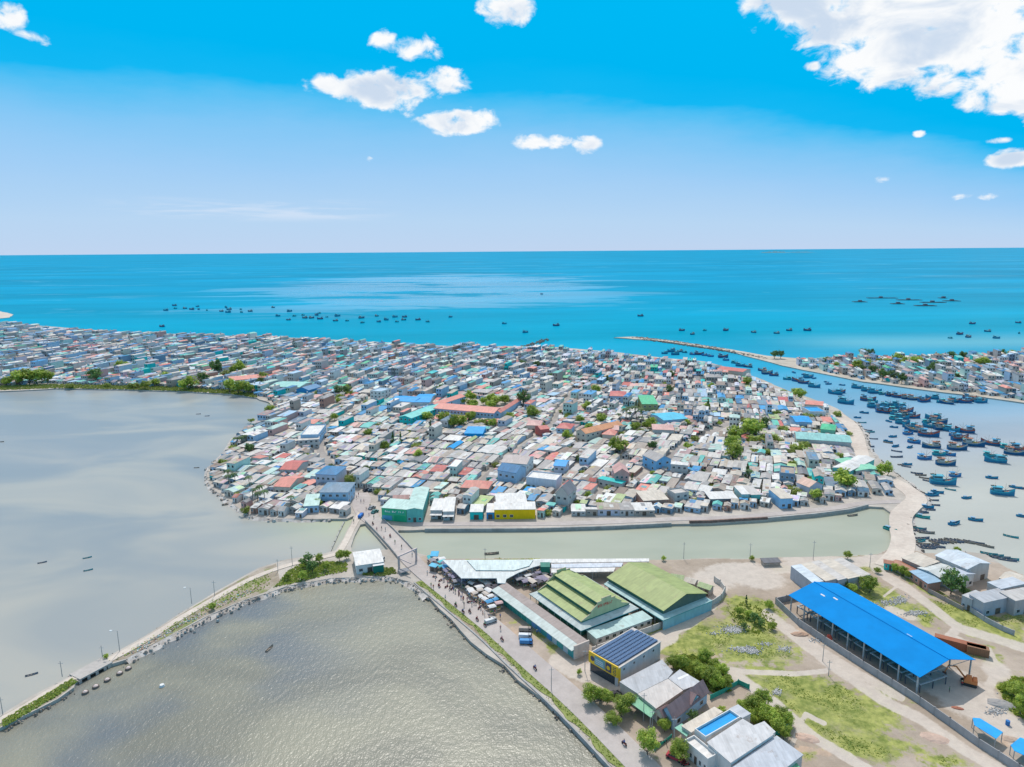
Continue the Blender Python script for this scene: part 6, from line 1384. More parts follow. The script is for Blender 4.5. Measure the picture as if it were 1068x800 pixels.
slab_poly('tarp_shelter', 'second blue tarp roof cut by the right edge', 'shelter', [(1054, 777), (1064, 769), (1090, 778), (1082, 794), (1058, 783)], 2.9, .1, BLUER, mat=m_t)
# grey warehouse rows behind the shed
for i, (A, B, Cc, lb, rc) in enumerate((((825, 590.5), (848, 608.5), (834, 588.5), 'leftmost bluish strip roof of the grey warehouse row', (.66, .72, .78)), ((834.3, 588.5), (861, 606.5), (845, 586.8), 'second roof strip of the grey warehouse row', 'cream'), ((845.5, 586.6), (874, 605.5), (854, 585.4), 'middle roof strip of the grey warehouse row', 'light grey'), ((855, 585.2), (884.5, 604), (868, 584.2), 'fourth roof strip of the grey warehouse row', 'cream'), ((868.5, 584.2), (898, 601.8), (880, 584), 'rightmost roof strip of the grey warehouse row', 'light grey'))):
    lm('warehouse', lb, 'warehouse', A, B, Cc, 5.0 - i * .12, 'the grey warehouse row' if i == 2 else None, typ='shed', rise=.35, roof=rc, wall=(.46, .47, .52), nwin=5, sides='b' if i == 0 else '', door=False, ov=.05)
# workshop group at the right
lm('workshop_hall', 'largest pale blue grey roofed hall of the right workshop group', 'workshop', (1008.7, 593.5), (1032, 587.5), (974, 580), 6.0, 'the right workshop group', typ='gabley', rise=1.2, roof=(.66, .72, .78), wall='light grey', nwin=2)
lm('workshop_hall', 'flat beige roofed hall left in the right workshop group', 'workshop', (941, 582), (963, 591.5), (958, 578.5), 4.2, None, typ='shed', rise=.5, roof='cream', wall='tan', nwin=3)
lm('workshop_hall', 'pale roofed middle hall of the right workshop group', 'workshop', (958, 592.5), (979.5, 602), (979, 586.5), 4.0, None, typ='gabley', rise=.6, roof=(.66, .68, .66), wall='light grey', nwin=3)
lm('workshop_hall', 'open fronted grey gabled workshop beside the large dark tree', 'workshop', (997.5, 604.5), (1016, 598.5), (985, 598), 4.6, None, typ='gabley', rise=1.0, roof=(.58, .62, .70), wall='white', nwin=3, ov=.4)
lm('annex', 'blue roofed lean-to shed beside the path in the workshop group', 'shed', (949.5, 596), (968, 608.5), (957, 592), 3.2, None, typ='shed', rise=.5, roof=(.35, .52, .68), wall='brick', nwin=4)
lm('annex', 'rusty red roofed long annex behind the low trees', 'shed', (930, 586.5), (950, 597.5), (936, 583.5), 2.8, None, typ='gable', rise=.6, roof='rust', wall='tan', nwin=4)
lm('hut', 'small rusty roofed hut with turquoise wall at the path fork', 'hut', (922.5, 587), (931, 588.5), (924, 584), 2.8, None, typ='gable', rise=.5, roof='rust', wall='turquoise', nwin=2)
lm('concrete_house', 'grey concrete box house with two flat roofs at the right', 'building', (1026, 629), (1058, 622), (1015, 620.5), 5.2, 'the grey concrete box house', typ='shed', rise=.4, roof=(.52, .53, .56), wall=(.44, .46, .52), nwin=3, ov=.1)
lm('concrete_house', 'lower annex block left of the grey concrete box house', 'building', (1003.5, 621), (1014, 625.5), (1017, 615.5), 4.6, None, typ='flat', rise=0, roof=(.56, .56, .58), wall=(.46, .48, .54), nwin=2, ov=.1)
lm('concrete_house', 'taller grey building with striped side behind the concrete box', 'building', (1030, 607.5), (1044, 614.5), (1051, 601), 5.8, None, typ='shed', rise=.5, roof=(.60, .64, .70), wall='light grey', nwin=3, ov=.1)
lm('concrete_house', 'wide beige roofed hall behind the taller grey building', 'building', (1042, 603), (1080, 616), (1058, 597.5), 5.4, None, typ='gable', rise=.9, roof='cream', wall='light grey', nwin=4, ov=.1)
lm('concrete_house', 'cream block at the right edge beside the concrete box', 'building', (1059, 627), (1085, 622), (1052, 617), 5.4, None, typ='shed', rise=.4, roof='light grey', wall=(.50, .46, .46), nwin=3, ov=.1)
wall_line('compound_wall', 'grey yard wall running from the concrete house to the right', [(1004, 633), (1026, 648), (1045, 658), (1057, 663)], 1.8, .22, (.46, .46, .50))
wall_line('compound_wall', 'brown low wall below the large dark workshop tree', [(968, 618), (985, 627), (1004, 637)], 1.6, .22, (.40, .34, .32))
# containers, excavator, pallets
def container(px, py, a, L, col, lb, open_=False):
    q = P(px, py); root = empty('container', (q.x, q.y, 1.08), a, lb, 'container'); mb = MB(); h = 2.5; w1 = 2.4
    mb.box(0, L, 0, w1, 0, h, 0, col)
    for k in range(int(L / .5)): mb.box(.2 + k * .5, .38 + k * .5, -.04, -.002, .15, h - .15, 0, tuple(c * .9 for c in col)); 
    mb.build('body', WALL, root)
    for y in (.05, w1 / 2 + .03):
        m2 = MB(); m2.box(L + .002, L + .06, y, y + w1 / 2 - .08, .1, h - .1, 0, tuple(c * .7 for c in col)); m2.build('door', WALL, root)
container(974, 672, radians(-33), 13, (.38, .15, .09), 'long rusty red container row behind the blue shed corner')
container(1008, 682, radians(-28), 5.5, (.32, .17, .10), 'short brown container standing on the grass by the shed')
def excavator(px, py, a):
    q = P(px, py); root = empty('excavator', (q.x, q.y, 1.1), a, 'orange excavator with bent arm under the shed end', 'excavator'); OR = (.85, .28, .10); DK = (.06, .06, .06)
    for s_ in (-1, 1):
        mb = MB(); prof = [(-1.8, .15), (-1.5, 0), (1.5, 0), (1.8, .15), (1.9, .5), (1.5, .8), (-1.5, .8), (-1.9, .5)]; y0, y1 = s_ * .8, s_ * 1.3
        y0, y1 = min(y0, y1), max(y0, y1); n_ = len(prof)
        for i in range(n_): p1, p2 = prof[i], prof[(i + 1) % n_]; mb.face([(p1[0], y0, p1[1]), (p1[0], y1, p1[1]), (p2[0], y1, p2[1]), (p2[0], y0, p2[1])], 0, DK)
        mb.face([(p_[0], y0, p_[1]) for p_ in prof], 0, DK); mb.face([(p_[0], y1, p_[1]) for p_ in prof][::-1], 0, DK); mb.build('track', WALL, root)
    mb = MB(); mb.box(-1.9, 1.2, -1.2, 1.2, .85, 1.7, 0, OR, True); mb.box(-1.9, -.9, -1.1, 1.1, 1.7, 2.1, 0, OR); mb.build('body', WALL, root)
    mb = MB(); mb.hexa([(-.6, .1, 1.7), (1.1, .1, 1.7), (1.1, 1.15, 1.7), (-.6, 1.15, 1.7)], [(-.5, .15, 3.0), (.7, .15, 3.0), (.7, 1.1, 3.0), (-.5, 1.1, 3.0)], 0, OR); cb = mb.build('cab', WALL, root)
    mb = MB(); mb.box(-.3, .75, .05, .1, 1.95, 2.8, 0); mb.build('window', GLASS, cb)
    mb = MB(); mb.tube((.9, -.5, 1.5), (3.2, -.5, 4.2), .26, .22, 4, 0, OR); mb.tube((3.2, -.5, 4.2), (5.0, -.5, 3.9), .22, .2, 4, 0, OR); mb.build('boom', WALL, root)
    mb = MB(); mb.tube((5.0, -.5, 4.0), (5.7, -.5, 1.6), .2, .14, 4, 0, OR); mb.build('arm', WALL, root)
    mb = MB(); mb.hexa([(5.2, -1, .5), (6.0, -1, .6), (6.0, 0, .6), (5.2, 0, .5)], [(5.3, -1, 1.6), (6.3, -1, 1.5), (6.3, 0, 1.5), (5.3, 0, 1.6)], 0, (.2, .12, .1)); mb.build('bucket', WALL, root)
excavator(1010, 714, radians(150))
def pile(name, label, cat, px, py, sx, sy, h, col, seed, mat=None):
    rr = random.Random(seed); q = P(px, py); mb = MB((q.x, q.y, 1.05), rr.uniform(-.5, 0)); n = 12
    rings = []
    for k in range(4):
        f = 1 - k / 4; rings.append([(cos(2 * pi * i / n) * sx * f * rr.uniform(.85, 1.1), sin(2 * pi * i / n) * sy * f * rr.uniform(.85, 1.1), h * (1 - f) ** .7 * rr.uniform(.8, 1.1) - (.1 if k == 0 else 0)) for i in range(n)])
    for k in range(3):
        for i in range(n): mb.face([rings[k][i], rings[k][(i + 1) % n], rings[k + 1][(i + 1) % n], rings[k + 1][i]], 0, col)
    mb.face(rings[3], 0, col); return tag(mb.build(name, mat or WALL), label, cat)
pile('gravel_pile', 'grey gravel heap behind the construction yard', 'gravel', 1045, 735, 4, 2.5, 1.0, (.36, .35, .35), 1)
pile('sand_pile', 'orange sand heap by the wall of the blue shed', 'sand', 834, 662, 3.0, 1.6, .9, (.50, .33, .24), 2)
pile('sand_pile', 'pink sand heap on the grass below the wall', 'sand', 975, 770, 3.6, 2.2, .6, (.58, .42, .34), 3)
pile('sand_pile', 'peach sand heap beside the lower field track', 'sand', 842, 770, 3.4, 2.0, .6, (.58, .42, .34), 4)
pile('sand_pile', 'brown sand heap near the blue tarp shelters', 'sand', 1053, 771, 2.4, 1.4, .5, (.5, .38, .30), 6)
pile('brick_stack', 'low stack of red bricks in the construction yard', 'bricks', 999, 739, 1.8, .8, .5, (.45, .18, .12), 7)
q = P(865, 669); mb = MB((q.x, q.y, 1.08), .3); mb.tube((0, -.8, .6), (0, .3, 1.4), .55, .8, 10, 0, (.65, .12, .08)); mb.tube((0, .3, 1.4), (0, .8, 1.8), .8, .35, 10, 0, (.65, .12, .08))
mxr = empty('cement_mixer', (0, 0, 0), 0, 'red drum cement mixer beside the grey wall', 'mixer'); mb.build('drum', WALL, mxr); mb = MB((q.x, q.y, 1.08), .3); mb.tube((-.7, -.7, 0), (0, 0, 1.0), .06); mb.tube((.7, -.7, 0), (0, 0, 1.0), .06); mb.tube((0, .8, 0), (0, 0, 1.0), .06); mb.build('stand', STEEL, mxr)
q = P(1040, 762); mb = MB((q.x, q.y, 1.05)); mb.tube((4, 2, 0), (4, 2, 1.2), .5, .5, 10, 0, (.05, .2, .5)); tag(mb.build('barrel', WALL), 'dark blue barrel behind the first tarp shelter', 'barrel')
lm('boat_shed', 'dark grey flat tarp roof beside the canal path', 'shed', (797, 587), (814, 586.3), (794, 583.6), 1.6, None, typ='shed', rise=.3, roof=(.16, .16, .18), wall='tan', nwin=2, door=False)
# booth on the causeway head
r, o, ang, L, w_ = lm('booth', 'white roofed booth house beside the bridge', 'building', (371.5, 590), (399.5, 586), (375, 575.5), 3.6, 'the white booth', typ='gable', rise=.7, roof='white', wall='white', nwin=3, sides='f', ov=.3)
mb = MB(); mb.box(L * .62, L, -1.6, -.1, .1, 3.2, 0, (.02, .22, .17)); mb.build('green_extension', WALL, r)
mb = MB(); mb.box(L * .60, L + .3, -1.9, -.1, 3.21, 3.32, 0, (.75, .75, .75), True); mb.build('extension_roof', WALL, r)
# gate frame across the main road
q1 = P(418, 590, 1.3); q2 = P(432, 583.5, 1.3); g0 = P(417.5, 592, 1.3); g1 = P(433, 585, 1.3)
gt = empty('road_gate', ((g0.x + g1.x) / 2, (g0.y + g1.y) / 2, 1.3), atan2(g1.y - g0.y, g1.x - g0.x), 'pale arched gate frame spanning the main road at the bridge', 'gate'); hw = (g1 - g0).length / 2 + .6
for s_ in (-1, 1):
    mb = MB(); mb.box(s_ * hw - .3, s_ * hw + .3, -.3, .3, -.3, 4.6, 0, (.62, .50, .48)); mb.build('pillar', WALL, gt)
mb = MB(); mb.box(-hw - .5, hw + .5, -.25, .25, 4.601, 5.1, 0, (.70, .58, .56), True); mb.build('beam', WALL, gt)
mb = MB(); mb.box(-hw - .1, -hw + .25, -7, -.4, 3.9, 4.2, 0, (.6, .5, .48), True); mb.build('side_beam', WALL, gt)
slab_poly('dark_platform', 'small dark tarp shelter under the left gate pillar', 'shelter', [(415, 594), (424, 592), (428, 595), (418, 597.5)], 1.2, .1, 'dark grey')
lm('kiosk', 'small blue roofed kiosk at the canal corner by the market', 'kiosk', (449.5, 580), (456, 580), (450, 576), 2.8, None, typ='shed', rise=.2, roof=(.05, .45, .75), wall=(.1, .4, .65), nwin=1)
lm('kiosk', 'second small blue stall roof beside the market road', 'kiosk', (448, 590), (454, 591.5), (450, 588), 2.4, None, typ='shed', rise=.2, roof=(.10, .50, .72), wall='brown', nwin=1)
wall_line('dyke_wall', 'broken old dyke wall in the water left of the small causeway road', [(344, 577), (349, 566), (354, 555), (359, 545)], .5, .5, (.42, .41, .38), base=.1)
# poles
POLES = [(125, 680, 7, 1), (224, 622, 6, 0), (65, 706, 5, 0), (3, 745, 5, 0), (107, 686, 4, 0), (200, 630, 6, 1), (305, 590, 8, 0), (290, 596, 5, 0), (848, 584, 8, 0), (506, 584, 5, 0), (713, 583, 7, 0), (858, 690, 6, 0), (702, 782, 9, 0), (680, 766, 7, 0), (907, 592, 6, 0), (575, 720, 7, 0), (610, 700, 7, 0), (671, 752, 8, 0), (1005, 590, 6, 0), (782, 584, 7, 0), (864, 705, 5, 0)]
PI_ = []
for px, py, h, lampy in POLES:
    q = P(px, py); root = empty('street_lamp' if lampy else 'utility_pole', (q.x, q.y, 1.05), 0, None, 'lamp' if lampy else 'pole', 'poles and lamps along the roads')
    mb = MB(); mb.tube((0, 0, 0), (0, 0, h), .11, .07, 6); mb.build('pole', CONC, root)
    mb = MB()
    if lampy: mb.tube((0, 0, h), (-1.2, -.6, h + .4), .05, .04, 5); mb.build('arm', STEEL, root); mb = MB(); mb.box(-1.9, -1.1, -.8, -.45, h + .35, h + .55, 0, (.85, .85, .85), True); mb.build('lamp_head', WHITE, root)
    else: mb.box(-.7, .7, -.05, .05, h - .8, h - .68, 0, bottom=True); mb.build('crossarm', STEEL, root)
    PI_.append((root, 'street lamp with white head' if lampy else 'thin grey utility pole', px, py))
auto_label(PI_, ANCH + [('the causeway culvert', 95, 697), ('the left photo edge', 0, 745), ('the causeway middle', 200, 635), ('the canal path', 800, 585), ('the curving dirt track', 740, 640)])
# culvert under the causeway: black panels paint the shade between its piers
pa, pb = P(78, 707), P(112, 689); dd = (pb - pa); an = atan2(dd.y, dd.x); Lc = dd.length
cv = empty('culvert_bridge', (pa.x, pa.y, 0), an, 'low concrete culvert bridge with dark openings under the causeway road', 'bridge')
mb = MB(); mb.box(0, Lc, -2.6, 2.6, .95, 1.36, 0, (.5, .46, .43), True); mb.build('deck', WALL, cv)
for k in range(5): mb = MB(); x = Lc * k / 4; mb.box(x - .4, x + .4, -2.8, 2.8, -.8, .949, 0, (.42, .38, .36)); mb.build('pier', WALL, cv)
for k in range(4): mb = MB(); x0, x1 = Lc * k / 4 + .45, Lc * (k + 1) / 4 - .45; mb.box(x0, x1, -2.62, -2.45, -.5, .94, 0, (.02, .02, .02)); mb.build('shade_panel', WALL, cv)
# buoys/cages in the lake
for i, (px, py, lb) in enumerate([(89, 723, 'leftmost'), (100, 717, 'second from left'), (112, 710, 'third from left'), (125, 703, 'fourth from left'), (134, 698, 'rightmost')]):
    q = P(px, py, 0); root = empty('fish_trap', (q.x, q.y, .03), .3 * i, 'round fish trap float by the culvert, %s of five' % lb, 'fish trap', 'five fish trap floats by the culvert')
    mb = MB(); mb.tube((0, 0, -.2), (0, 0, .55), 1.0, .85, 10, 0, (.20, .16, .14)); mb.build('basket', WALL, root); mb = MB(); mb.tube((0, 0, .56), (0, 0, .8), .6, .3, 10, 0, (.75, .62, .58)); mb.build('lid', WALL, root)
q = P(169, 716, 0); mb = MB((q.x, q.y, .03)); mb.tube((0, 0, -.2), (0, 0, .6), .8, .6, 8, 0, (.8, .8, .8)); tag(mb.build('float', WALL), 'white float alone in the choppy lake', 'float')

# ------------------------------------------------------------------ boats
BLUEP = (.03, .20, .42); WOODC = (.32, .18, .10)
def hull_geom(mb, L, B, D, sheer, col, deckcol, trim):
    """lofted hull, bow at +x"""
    n = 10; secs = []
    for i in range(n + 1):
        t = i / n; x = -L / 2 + L * t
        wd = B / 2 * (0.74 + .26 * sin(pi * min(1, t * 1.1))) * (1 if t < .55 else max(.03, 1 - ((t - .55) / .45) ** 1.9))
        zt = D + sheer * (max(0, t - .45) / .55) ** 2 * 1.3 + sheer * .35 * (max(0, .3 - t) / .3) ** 2
        xx = x + (.35 * (t > .95))
        secs.append((xx, wd, zt))
    for (x0, w0, z0), (x1, w1, z1) in zip(secs, secs[1:]):
        for s_ in (-1, 1):
            def q(a, b, c, d, cc):
                f = [a, b, c, d]; mb.face(f if s_ > 0 else f[::-1], 0, cc)
            q((x0, s_ * w0 * .72, -.3), (x0, s_ * w0, z0 * .72), (x1, s_ * w1, z1 * .72), (x1, s_ * w1 * .72, -.3), col)
            q((x0, s_ * w0, z0 * .72), (x0, s_ * w0 * 1.05, z0), (x1, s_ * w1 * 1.05, z1), (x1, s_ * w1, z1 * .72), trim)
            q((x0, s_ * w0 * .93, z0), (x0, s_ * w0 * .93, z0 - .55 * min(1, D)), (x1, s_ * w1 * .93, z1 - .55 * min(1, D)), (x1, s_ * w1 * .93, z1), col)
            q((x0, s_ * w0 * 1.05, z0), (x0, s_ * w0 * .93, z0), (x1, s_ * w1 * .93, z1), (x1, s_ * w1 * 1.05, z1), trim)
    x0, w0, z0 = secs[0]
    mb.face([(x0, -w0 * .72, -.3), (x0, -w0, z0 * .72), (x0, -w0 * 1.05, z0), (x0, w0 * 1.05, z0), (x0, w0, z0 * .72), (x0, w0 * .72, -.3)], 0, col)
    return secs
def mesh_part(mb, name, mat, parent): return mb.build(name, mat, parent)
HARB = 'blue fishing boats moored in the harbour'
def fishing_boat(kind):
    root = empty('fishing_boat', (0, 0, 0)); rr = random.Random(kind * 13 + 1)
    L, B, D = (15, 4.4, 1.9) if kind < 3 else (10, 3.2, 1.3)
    col = [(.03, .17, .36), (.04, .25, .42), (.02, .14, .30), (.03, .30, .42), (.05, .22, .50)][kind]; trim = [(.45, .12, .08), (.05, .42, .55), (.40, .42, .40), (.05, .48, .50), (.10, .38, .66)][kind]
    mb = MB(); secs = hull_geom(mb, L, B, D, 1.5 if kind < 3 else .9, col, None, trim); mb.build('hull', WALL, root, smooth=False)
    mb = MB()
    for (x0, w0, z0), (x1, w1, z1) in zip(secs, secs[1:]): mb.face([(x0, -w0 * .92, z0 - .45), (x1, -w1 * .92, z1 - .45), (x1, w1 * .92, z1 - .45), (x0, w0 * .92, z0 - .45)], 0, (.26, .20, .15))
    mb.build('deck', WALL, root)
    cx0, cx1 = (-L * .36, -L * .08) if kind % 2 == 0 else (-L * .40, -L * .02); hc = D + (2.1 if kind < 3 else 1.5)
    cw = B * .34; mb = MB(); wc = [(.30, .40, .48), (.10, .42, .55), (.52, .54, .52), (.10, .46, .50), (.5, .55, .58)][kind]
    mb.hexa([(cx0, -cw, D - .6), (cx1, -cw, D - .6), (cx1, cw, D - .6), (cx0, cw, D - .6)], [(cx0 + .1, -cw, hc), (cx1 - .25, -cw, hc), (cx1 - .25, cw, hc), (cx0 + .1, cw, hc)], 0, wc); wh = mb.build('wheelhouse', WALL, root)
    mb = MB(); mb.box(cx0 + .5, cx1 - .7, -cw - .03, -cw - .002, hc - .95, hc - .4, 0); mb.box(cx0 + .5, cx1 - .7, cw + .002, cw + .03, hc - .95, hc - .4, 0); mb.build('window', GLASS, wh)
    mb = MB(); mb.box(cx0 - 1.6, cx1 + .5, -cw - .35, cw + .35, hc + .002, hc + .14, 0, [(.08, .36, .60), (.12, .45, .58), (.40, .18, .12), (.10, .50, .55), (.05, .30, .60)][kind], True); mb.build('roof', WALL, root)
    mb = MB(); mb.tube((L * .12, 0, D - .5), (L * .12, 0, D + 4.2), .10, .06); mb.build('mast', BARK, root)
    mb = MB(); mb.tube((cx0 + 1, 0, hc), (cx0 + 1, 0, hc + 2.2), .06, .04); mb.build('mast', BARK, root)
    mb = MB(); mb.tube((L * .12, 0, D + .8), (L * .12 + 3.4, 1.2, D + 3.2), .07, .05); mb.tube((L * .12, 0, D + .8), (L * .12 - 3.0, -1.2, D + 3.0), .07, .05); mb.build('boom', BARK, root)
    for k in range(3 if kind < 3 else 1):
        x = L * (.0 + .10 * k + .04); mb = MB(); s_ = rr.uniform(.5, .8); mb.box(x - s_, x + s_, -s_ * .9, s_ * .9, D - .43, D + rr.uniform(.1, .5), 0, rr.choice([(.45, .40, .34), (.1, .3, .45), (.55, .45, .12), (.5, .14, .08)])); mb.build('deck_gear', WALL, root)
    if kind < 3:
        mb = MB()
        for k in range(3): a = rr.uniform(-.4, .4); mb.tube((cx0 - 1.2 + k * 1.2, a, hc + .15), (cx0 - 1.2 + k * 1.2, a, hc + .55), .55, .5, 9, 0, (.20, .15, .11))
        mb.build('basket_boat', WALL, root)
        mb = MB(); mb.box(-L * .5 + .2, cx0 - .3, -B * .3, B * .3, D + 1.0, D + 1.08, 0, (.3, .28, .26), True)
        for sx in (-L * .5 + .4, cx0 - .5):
            for sy in (-1, 1): mb.tube((sx, sy * B * .28, D - .5), (sx, sy * B * .28, D + 1.0), .05, n=4, col=(.3, .25, .2))
        mb.build('stern_awning', WALL, root)
    return root
def skiff(kind):
    root = empty('skiff', (0, 0, 0)); col = [(.13, .17, .25), (.27, .22, .18), (.06, .32, .38)][kind]; mb = MB()
    secs = hull_geom(mb, 7.0, 1.7, .62, .55, col, None, [(.30, .33, .38), (.44, .39, .34), (.10, .50, .52)][kind]); mb.build('hull', WALL, root)
    mb = MB()
    for (x0, w0, z0), (x1, w1, z1) in zip(secs, secs[1:]): mb.face([(x0, -w0 * .9, .2), (x1, -w1 * .9, .2), (x1, w1 * .9, .2), (x0, w0 * .9, .2)], 0, (.22, .19, .16))
    for x in (-2, -.2, 1.6): mb.box(x - .12, x + .12, -.72, .72, .42, .5, 0, (.40, .34, .28), True)
    mb.build('thwart', WALL, root)
    if kind != 1: mb = MB(); mb.box(-3.7, -3.3, -.2, .2, .3, 1.0, 0, (.1, .1, .1)); mb.build('outboard_motor', WALL, root)
    return root
def small_boat(kind):
    root = empty('small_boat', (0, 0, 0)); col = [(.03, .22, .42), (.05, .40, .40)][kind]; mb = MB(); hull_geom(mb, 6.5, 2.2, .95, .7, col, None, (.06, .42, .6) if kind == 0 else (.1, .55, .5)); mb.build('hull', WALL, root)
    mb = MB(); mb.box(-2.8, 2.4, -.85, .85, .35, .42, 0, (.25, .2, .16)); mb.build('deck', WALL, root)
    mb = MB(); mb.box(-2.0, -.3, -.7, .7, .42, 1.9, 0, (.08, .36, .58) if kind == 0 else (.06, .50, .46)); w0 = mb.build('cabin', WALL, root); mb = MB(); mb.box(-1.7, -.6, -.73, -.702, 1.2, 1.6, 0); mb.build('window', GLASS, w0)
    mb = MB(); mb.box(-2.3, 0, -.85, .85, 1.902, 2.0, 0, (.3, .45, .6), True); mb.build('roof', WALL, root)
    return root
FB = [fishing_boat(k) for k in range(5)]; SK = [skiff(k) for k in range(3)]; SB = [small_boat(k) for k in range(2)]
PROTOS = FB + SK + SB
NAMEOF = {}
for k, o_ in enumerate(FB): NAMEOF[o_] = ('fishing boat', ['navy fishing boat with red trim', 'blue fishing boat', 'dark blue grey trimmed boat', 'small teal blue fishing boat', 'small bright blue fishing boat'][k])
for k, o_ in enumerate(SK): NAMEOF[o_] = ('skiff', ['dark open skiff', 'brown wooden skiff', 'teal open skiff'][k])
for k, o_ in enumerate(SB): NAMEOF[o_] = ('small boat', ['little blue cabin boat', 'little turquoise cabin boat'][k])
BIT = []; rb = random.Random(31); USED = set()
def put_boat(proto, px, py, heading, sc=1.0, label=None, group=None, z=0.0, q=None):
    q = P(px, py, 0) if q is None else q
    if z == 0 and inpoly(q.x, q.y, TW) and not inpoly(q.x, q.y, CW): z = 1.25; q = P(px, py, 1)
    o_ = proto if proto not in USED else copy_tree(proto); USED.add(proto)
    cat, ph = NAMEOF[proto]; o_.location = (q.x, q.y, z); o_.rotation_euler = (0, 0, heading); o_.scale = (sc * .9, sc * 1.08, sc * 1.35) if proto in FB else (sc,) * 3
    tag(o_, label, cat, group)
    if not label: BIT.append((o_, ph, px, py - 3))
    return o_
BIG = [(807, 392), (821, 396), (838, 400), (832, 398), (849, 404), (871, 411, 1), (876, 410), (882, 421, 1), (894, 405), (904, 408), (912, 410), (920, 411.5), (929, 413), (937, 414.5), (946, 416), (953, 417), (905, 418, 1), (910, 420), (912, 425), (917, 427), (921, 430), (930, 423), (938, 426), (945, 430), (933, 428), (927, 431), (936, 433), (946, 435, 1), (926, 426), (940, 437), (952, 436), (933, 438), (941, 442), (949, 446), (953, 450), (947, 453), (973, 437, 1), (966, 441), (978, 441, 1), (971, 446), (983, 448, 1), (968, 455, 1), (964, 419), (972, 416), (981, 420), (987, 421), (996, 419.5), (1006, 420), (1011, 416), (1023, 420, 1), (1018, 419), (953, 462), (971, 467, 1), (992, 450), (996, 455), (1001, 459, 1), (1006, 451, 1), (1010, 462), (1015, 465, 1), (998, 469, 1), (1033, 464, 1), (1050, 468), (1058, 474, 1), (1064, 471, 1), (1038, 482, 1), (1032, 476), (986, 485, 1), (979, 475), (990, 475), (964, 479), (996, 497), (983, 505, 1), (1045, 516, 1), (729, 370), (722, 370), (735, 371), (741, 372), (754, 373, 1), (766, 379), (772, 382), (780, 383), (795, 387), (800, 390), (843, 394), (757, 376), (714, 368)]
for i, t in enumerate(BIG):
    big = len(t) > 2; k = rb.choice([0, 1, 2, 1, 0]) if big or t[1] < 455 and rb.random() < .72 else rb.choice([3, 4]); h = radians(-16) + rb.uniform(-.55, .45)
    if rb.random() < .25: h += pi
    put_boat(FB[k], t[0], t[1], h, rb.uniform(.62, .80) * (1.12 if big else 1), None, HARB)
SMALL = [(828, 389), (839, 391), (849, 395), (862, 399), (878, 402), (953, 461), (926, 461), (949, 467), (934, 466), (946, 485), (977, 514), (1008, 520), (1034, 499), (966, 530), (962, 540), (972, 517), (995, 547), (1017, 543), (1066, 539), (894, 436), (901, 431), (931, 456), (927, 440), (932, 446), (940, 442), (928, 553), (864, 401), (1059, 509)]
for i, (px, py) in enumerate(SMALL): put_boat(SB[1] if (px, py) in ((962, 540), (928, 553)) else SB[0], px, py, radians(-25) + rb.uniform(-1, 1), rb.uniform(.7, .95), None, 'small cabin boats in the harbour')
SKF = [(907, 451), (905, 449), (906, 466), (935, 471), (935, 477), (926, 462), (960, 496), (964, 499), (968, 502), (956, 494), (991, 511), (973, 522), (969, 532), (974, 527), (962, 534), (958, 535), (954, 551), (958, 553), (962, 555), (966, 556), (961, 562), (958, 565), (963, 568), (960, 571), (968, 572), (1054, 560), (899, 441), (911, 458), (945, 487), (941, 485), (1060, 509)]
for px, py in SKF: put_boat(SK[rb.choice([0, 1, 2, 0])], px, py, radians(-20) + rb.uniform(-.5, .5), rb.uniform(.65, .95), None, 'skiffs along the sandy spit')
for i in range(17): put_boat(SK[rb.choice([0, 0, 1])], 974 + i * 3.4, 566.5 - 3.5 * sin(pi * i / 16) + .2 * i + rb.uniform(-.6, .6), radians(-68 + i * 2) + rb.uniform(-.15, .15), rb.uniform(.6, .75), None, 'row of beached dark skiffs')
for i in range(7): put_boat(SK[rb.choice([0, 0, 2])], 1031 + i * 3.6 + (i % 2), 578 + i * .9 + (i % 2) * 1.8, radians(-25) + rb.uniform(-.15, .15), rb.uniform(.65, .85), None, 'second row of beached skiffs')
for i in range(4): put_boat(SK[0], 966 + (i % 4) * 4.2, 570 + (i // 4) * 2.6, radians(-50) + rb.uniform(-.2, .2), .68, None, 'row of beached dark skiffs')
for px, py, lb in ((44, 587, 'dark blue boat alone far out on the grey lagoon'), (91, 582, 'upper of two teal skiffs on the lagoon'), (92, 595, 'lower of two teal skiffs on the lagoon'), (33, 704, 'dark skiff near the causeway on the lagoon')):
    put_boat(SK[2] if 'teal' in lb else SK[0], px, py, .5, .42, lb)
put_boat(SK[1], 512.5, 578, .1, .8, 'small dark raft alone on the green canal'); put_boat(SK[1], 889, 538, .2, .7, 'tiny dark boat on the canal beneath the curved quay end'); put_boat(SK[1], 281, 677, 1.3, .5, 'tiny dark boat alone in the choppy lake'); put_boat(SK[0], 207, 432, .2, .45, 'left of two tiny boats on the upper lagoon'); put_boat(SK[0], 216, 434, .2, .45, 'right of two tiny boats on the upper lagoon'); put_boat(SK[1], 205, 488, .1, .4, 'tiny boat on the lagoon off the crowded point'); put_boat(SK[1], 1, 461, .1, .5, 'tiny boat at the left edge of the upper lagoon'); put_boat(SK[1], 238, 526, .6, .8, 'brown skiff beside the shore of the crowded point')
auto_label(BIT, [('the harbour bend', 890, 445), ('the dense boat raft', 935, 430), ('the channel mouth', 740, 370), ('the spit tip', 962, 520), ('the middle boat cluster', 975, 442), ('the right boat group', 1010, 460), ('the right photo edge', 1062, 490), ('the beached skiff row', 1000, 564), ('the far pier shore', 1000, 412), ('the spit road bend', 950, 560), ('the peninsula tip', 815, 378), ('the shrub on the beach', 1035, 580)])
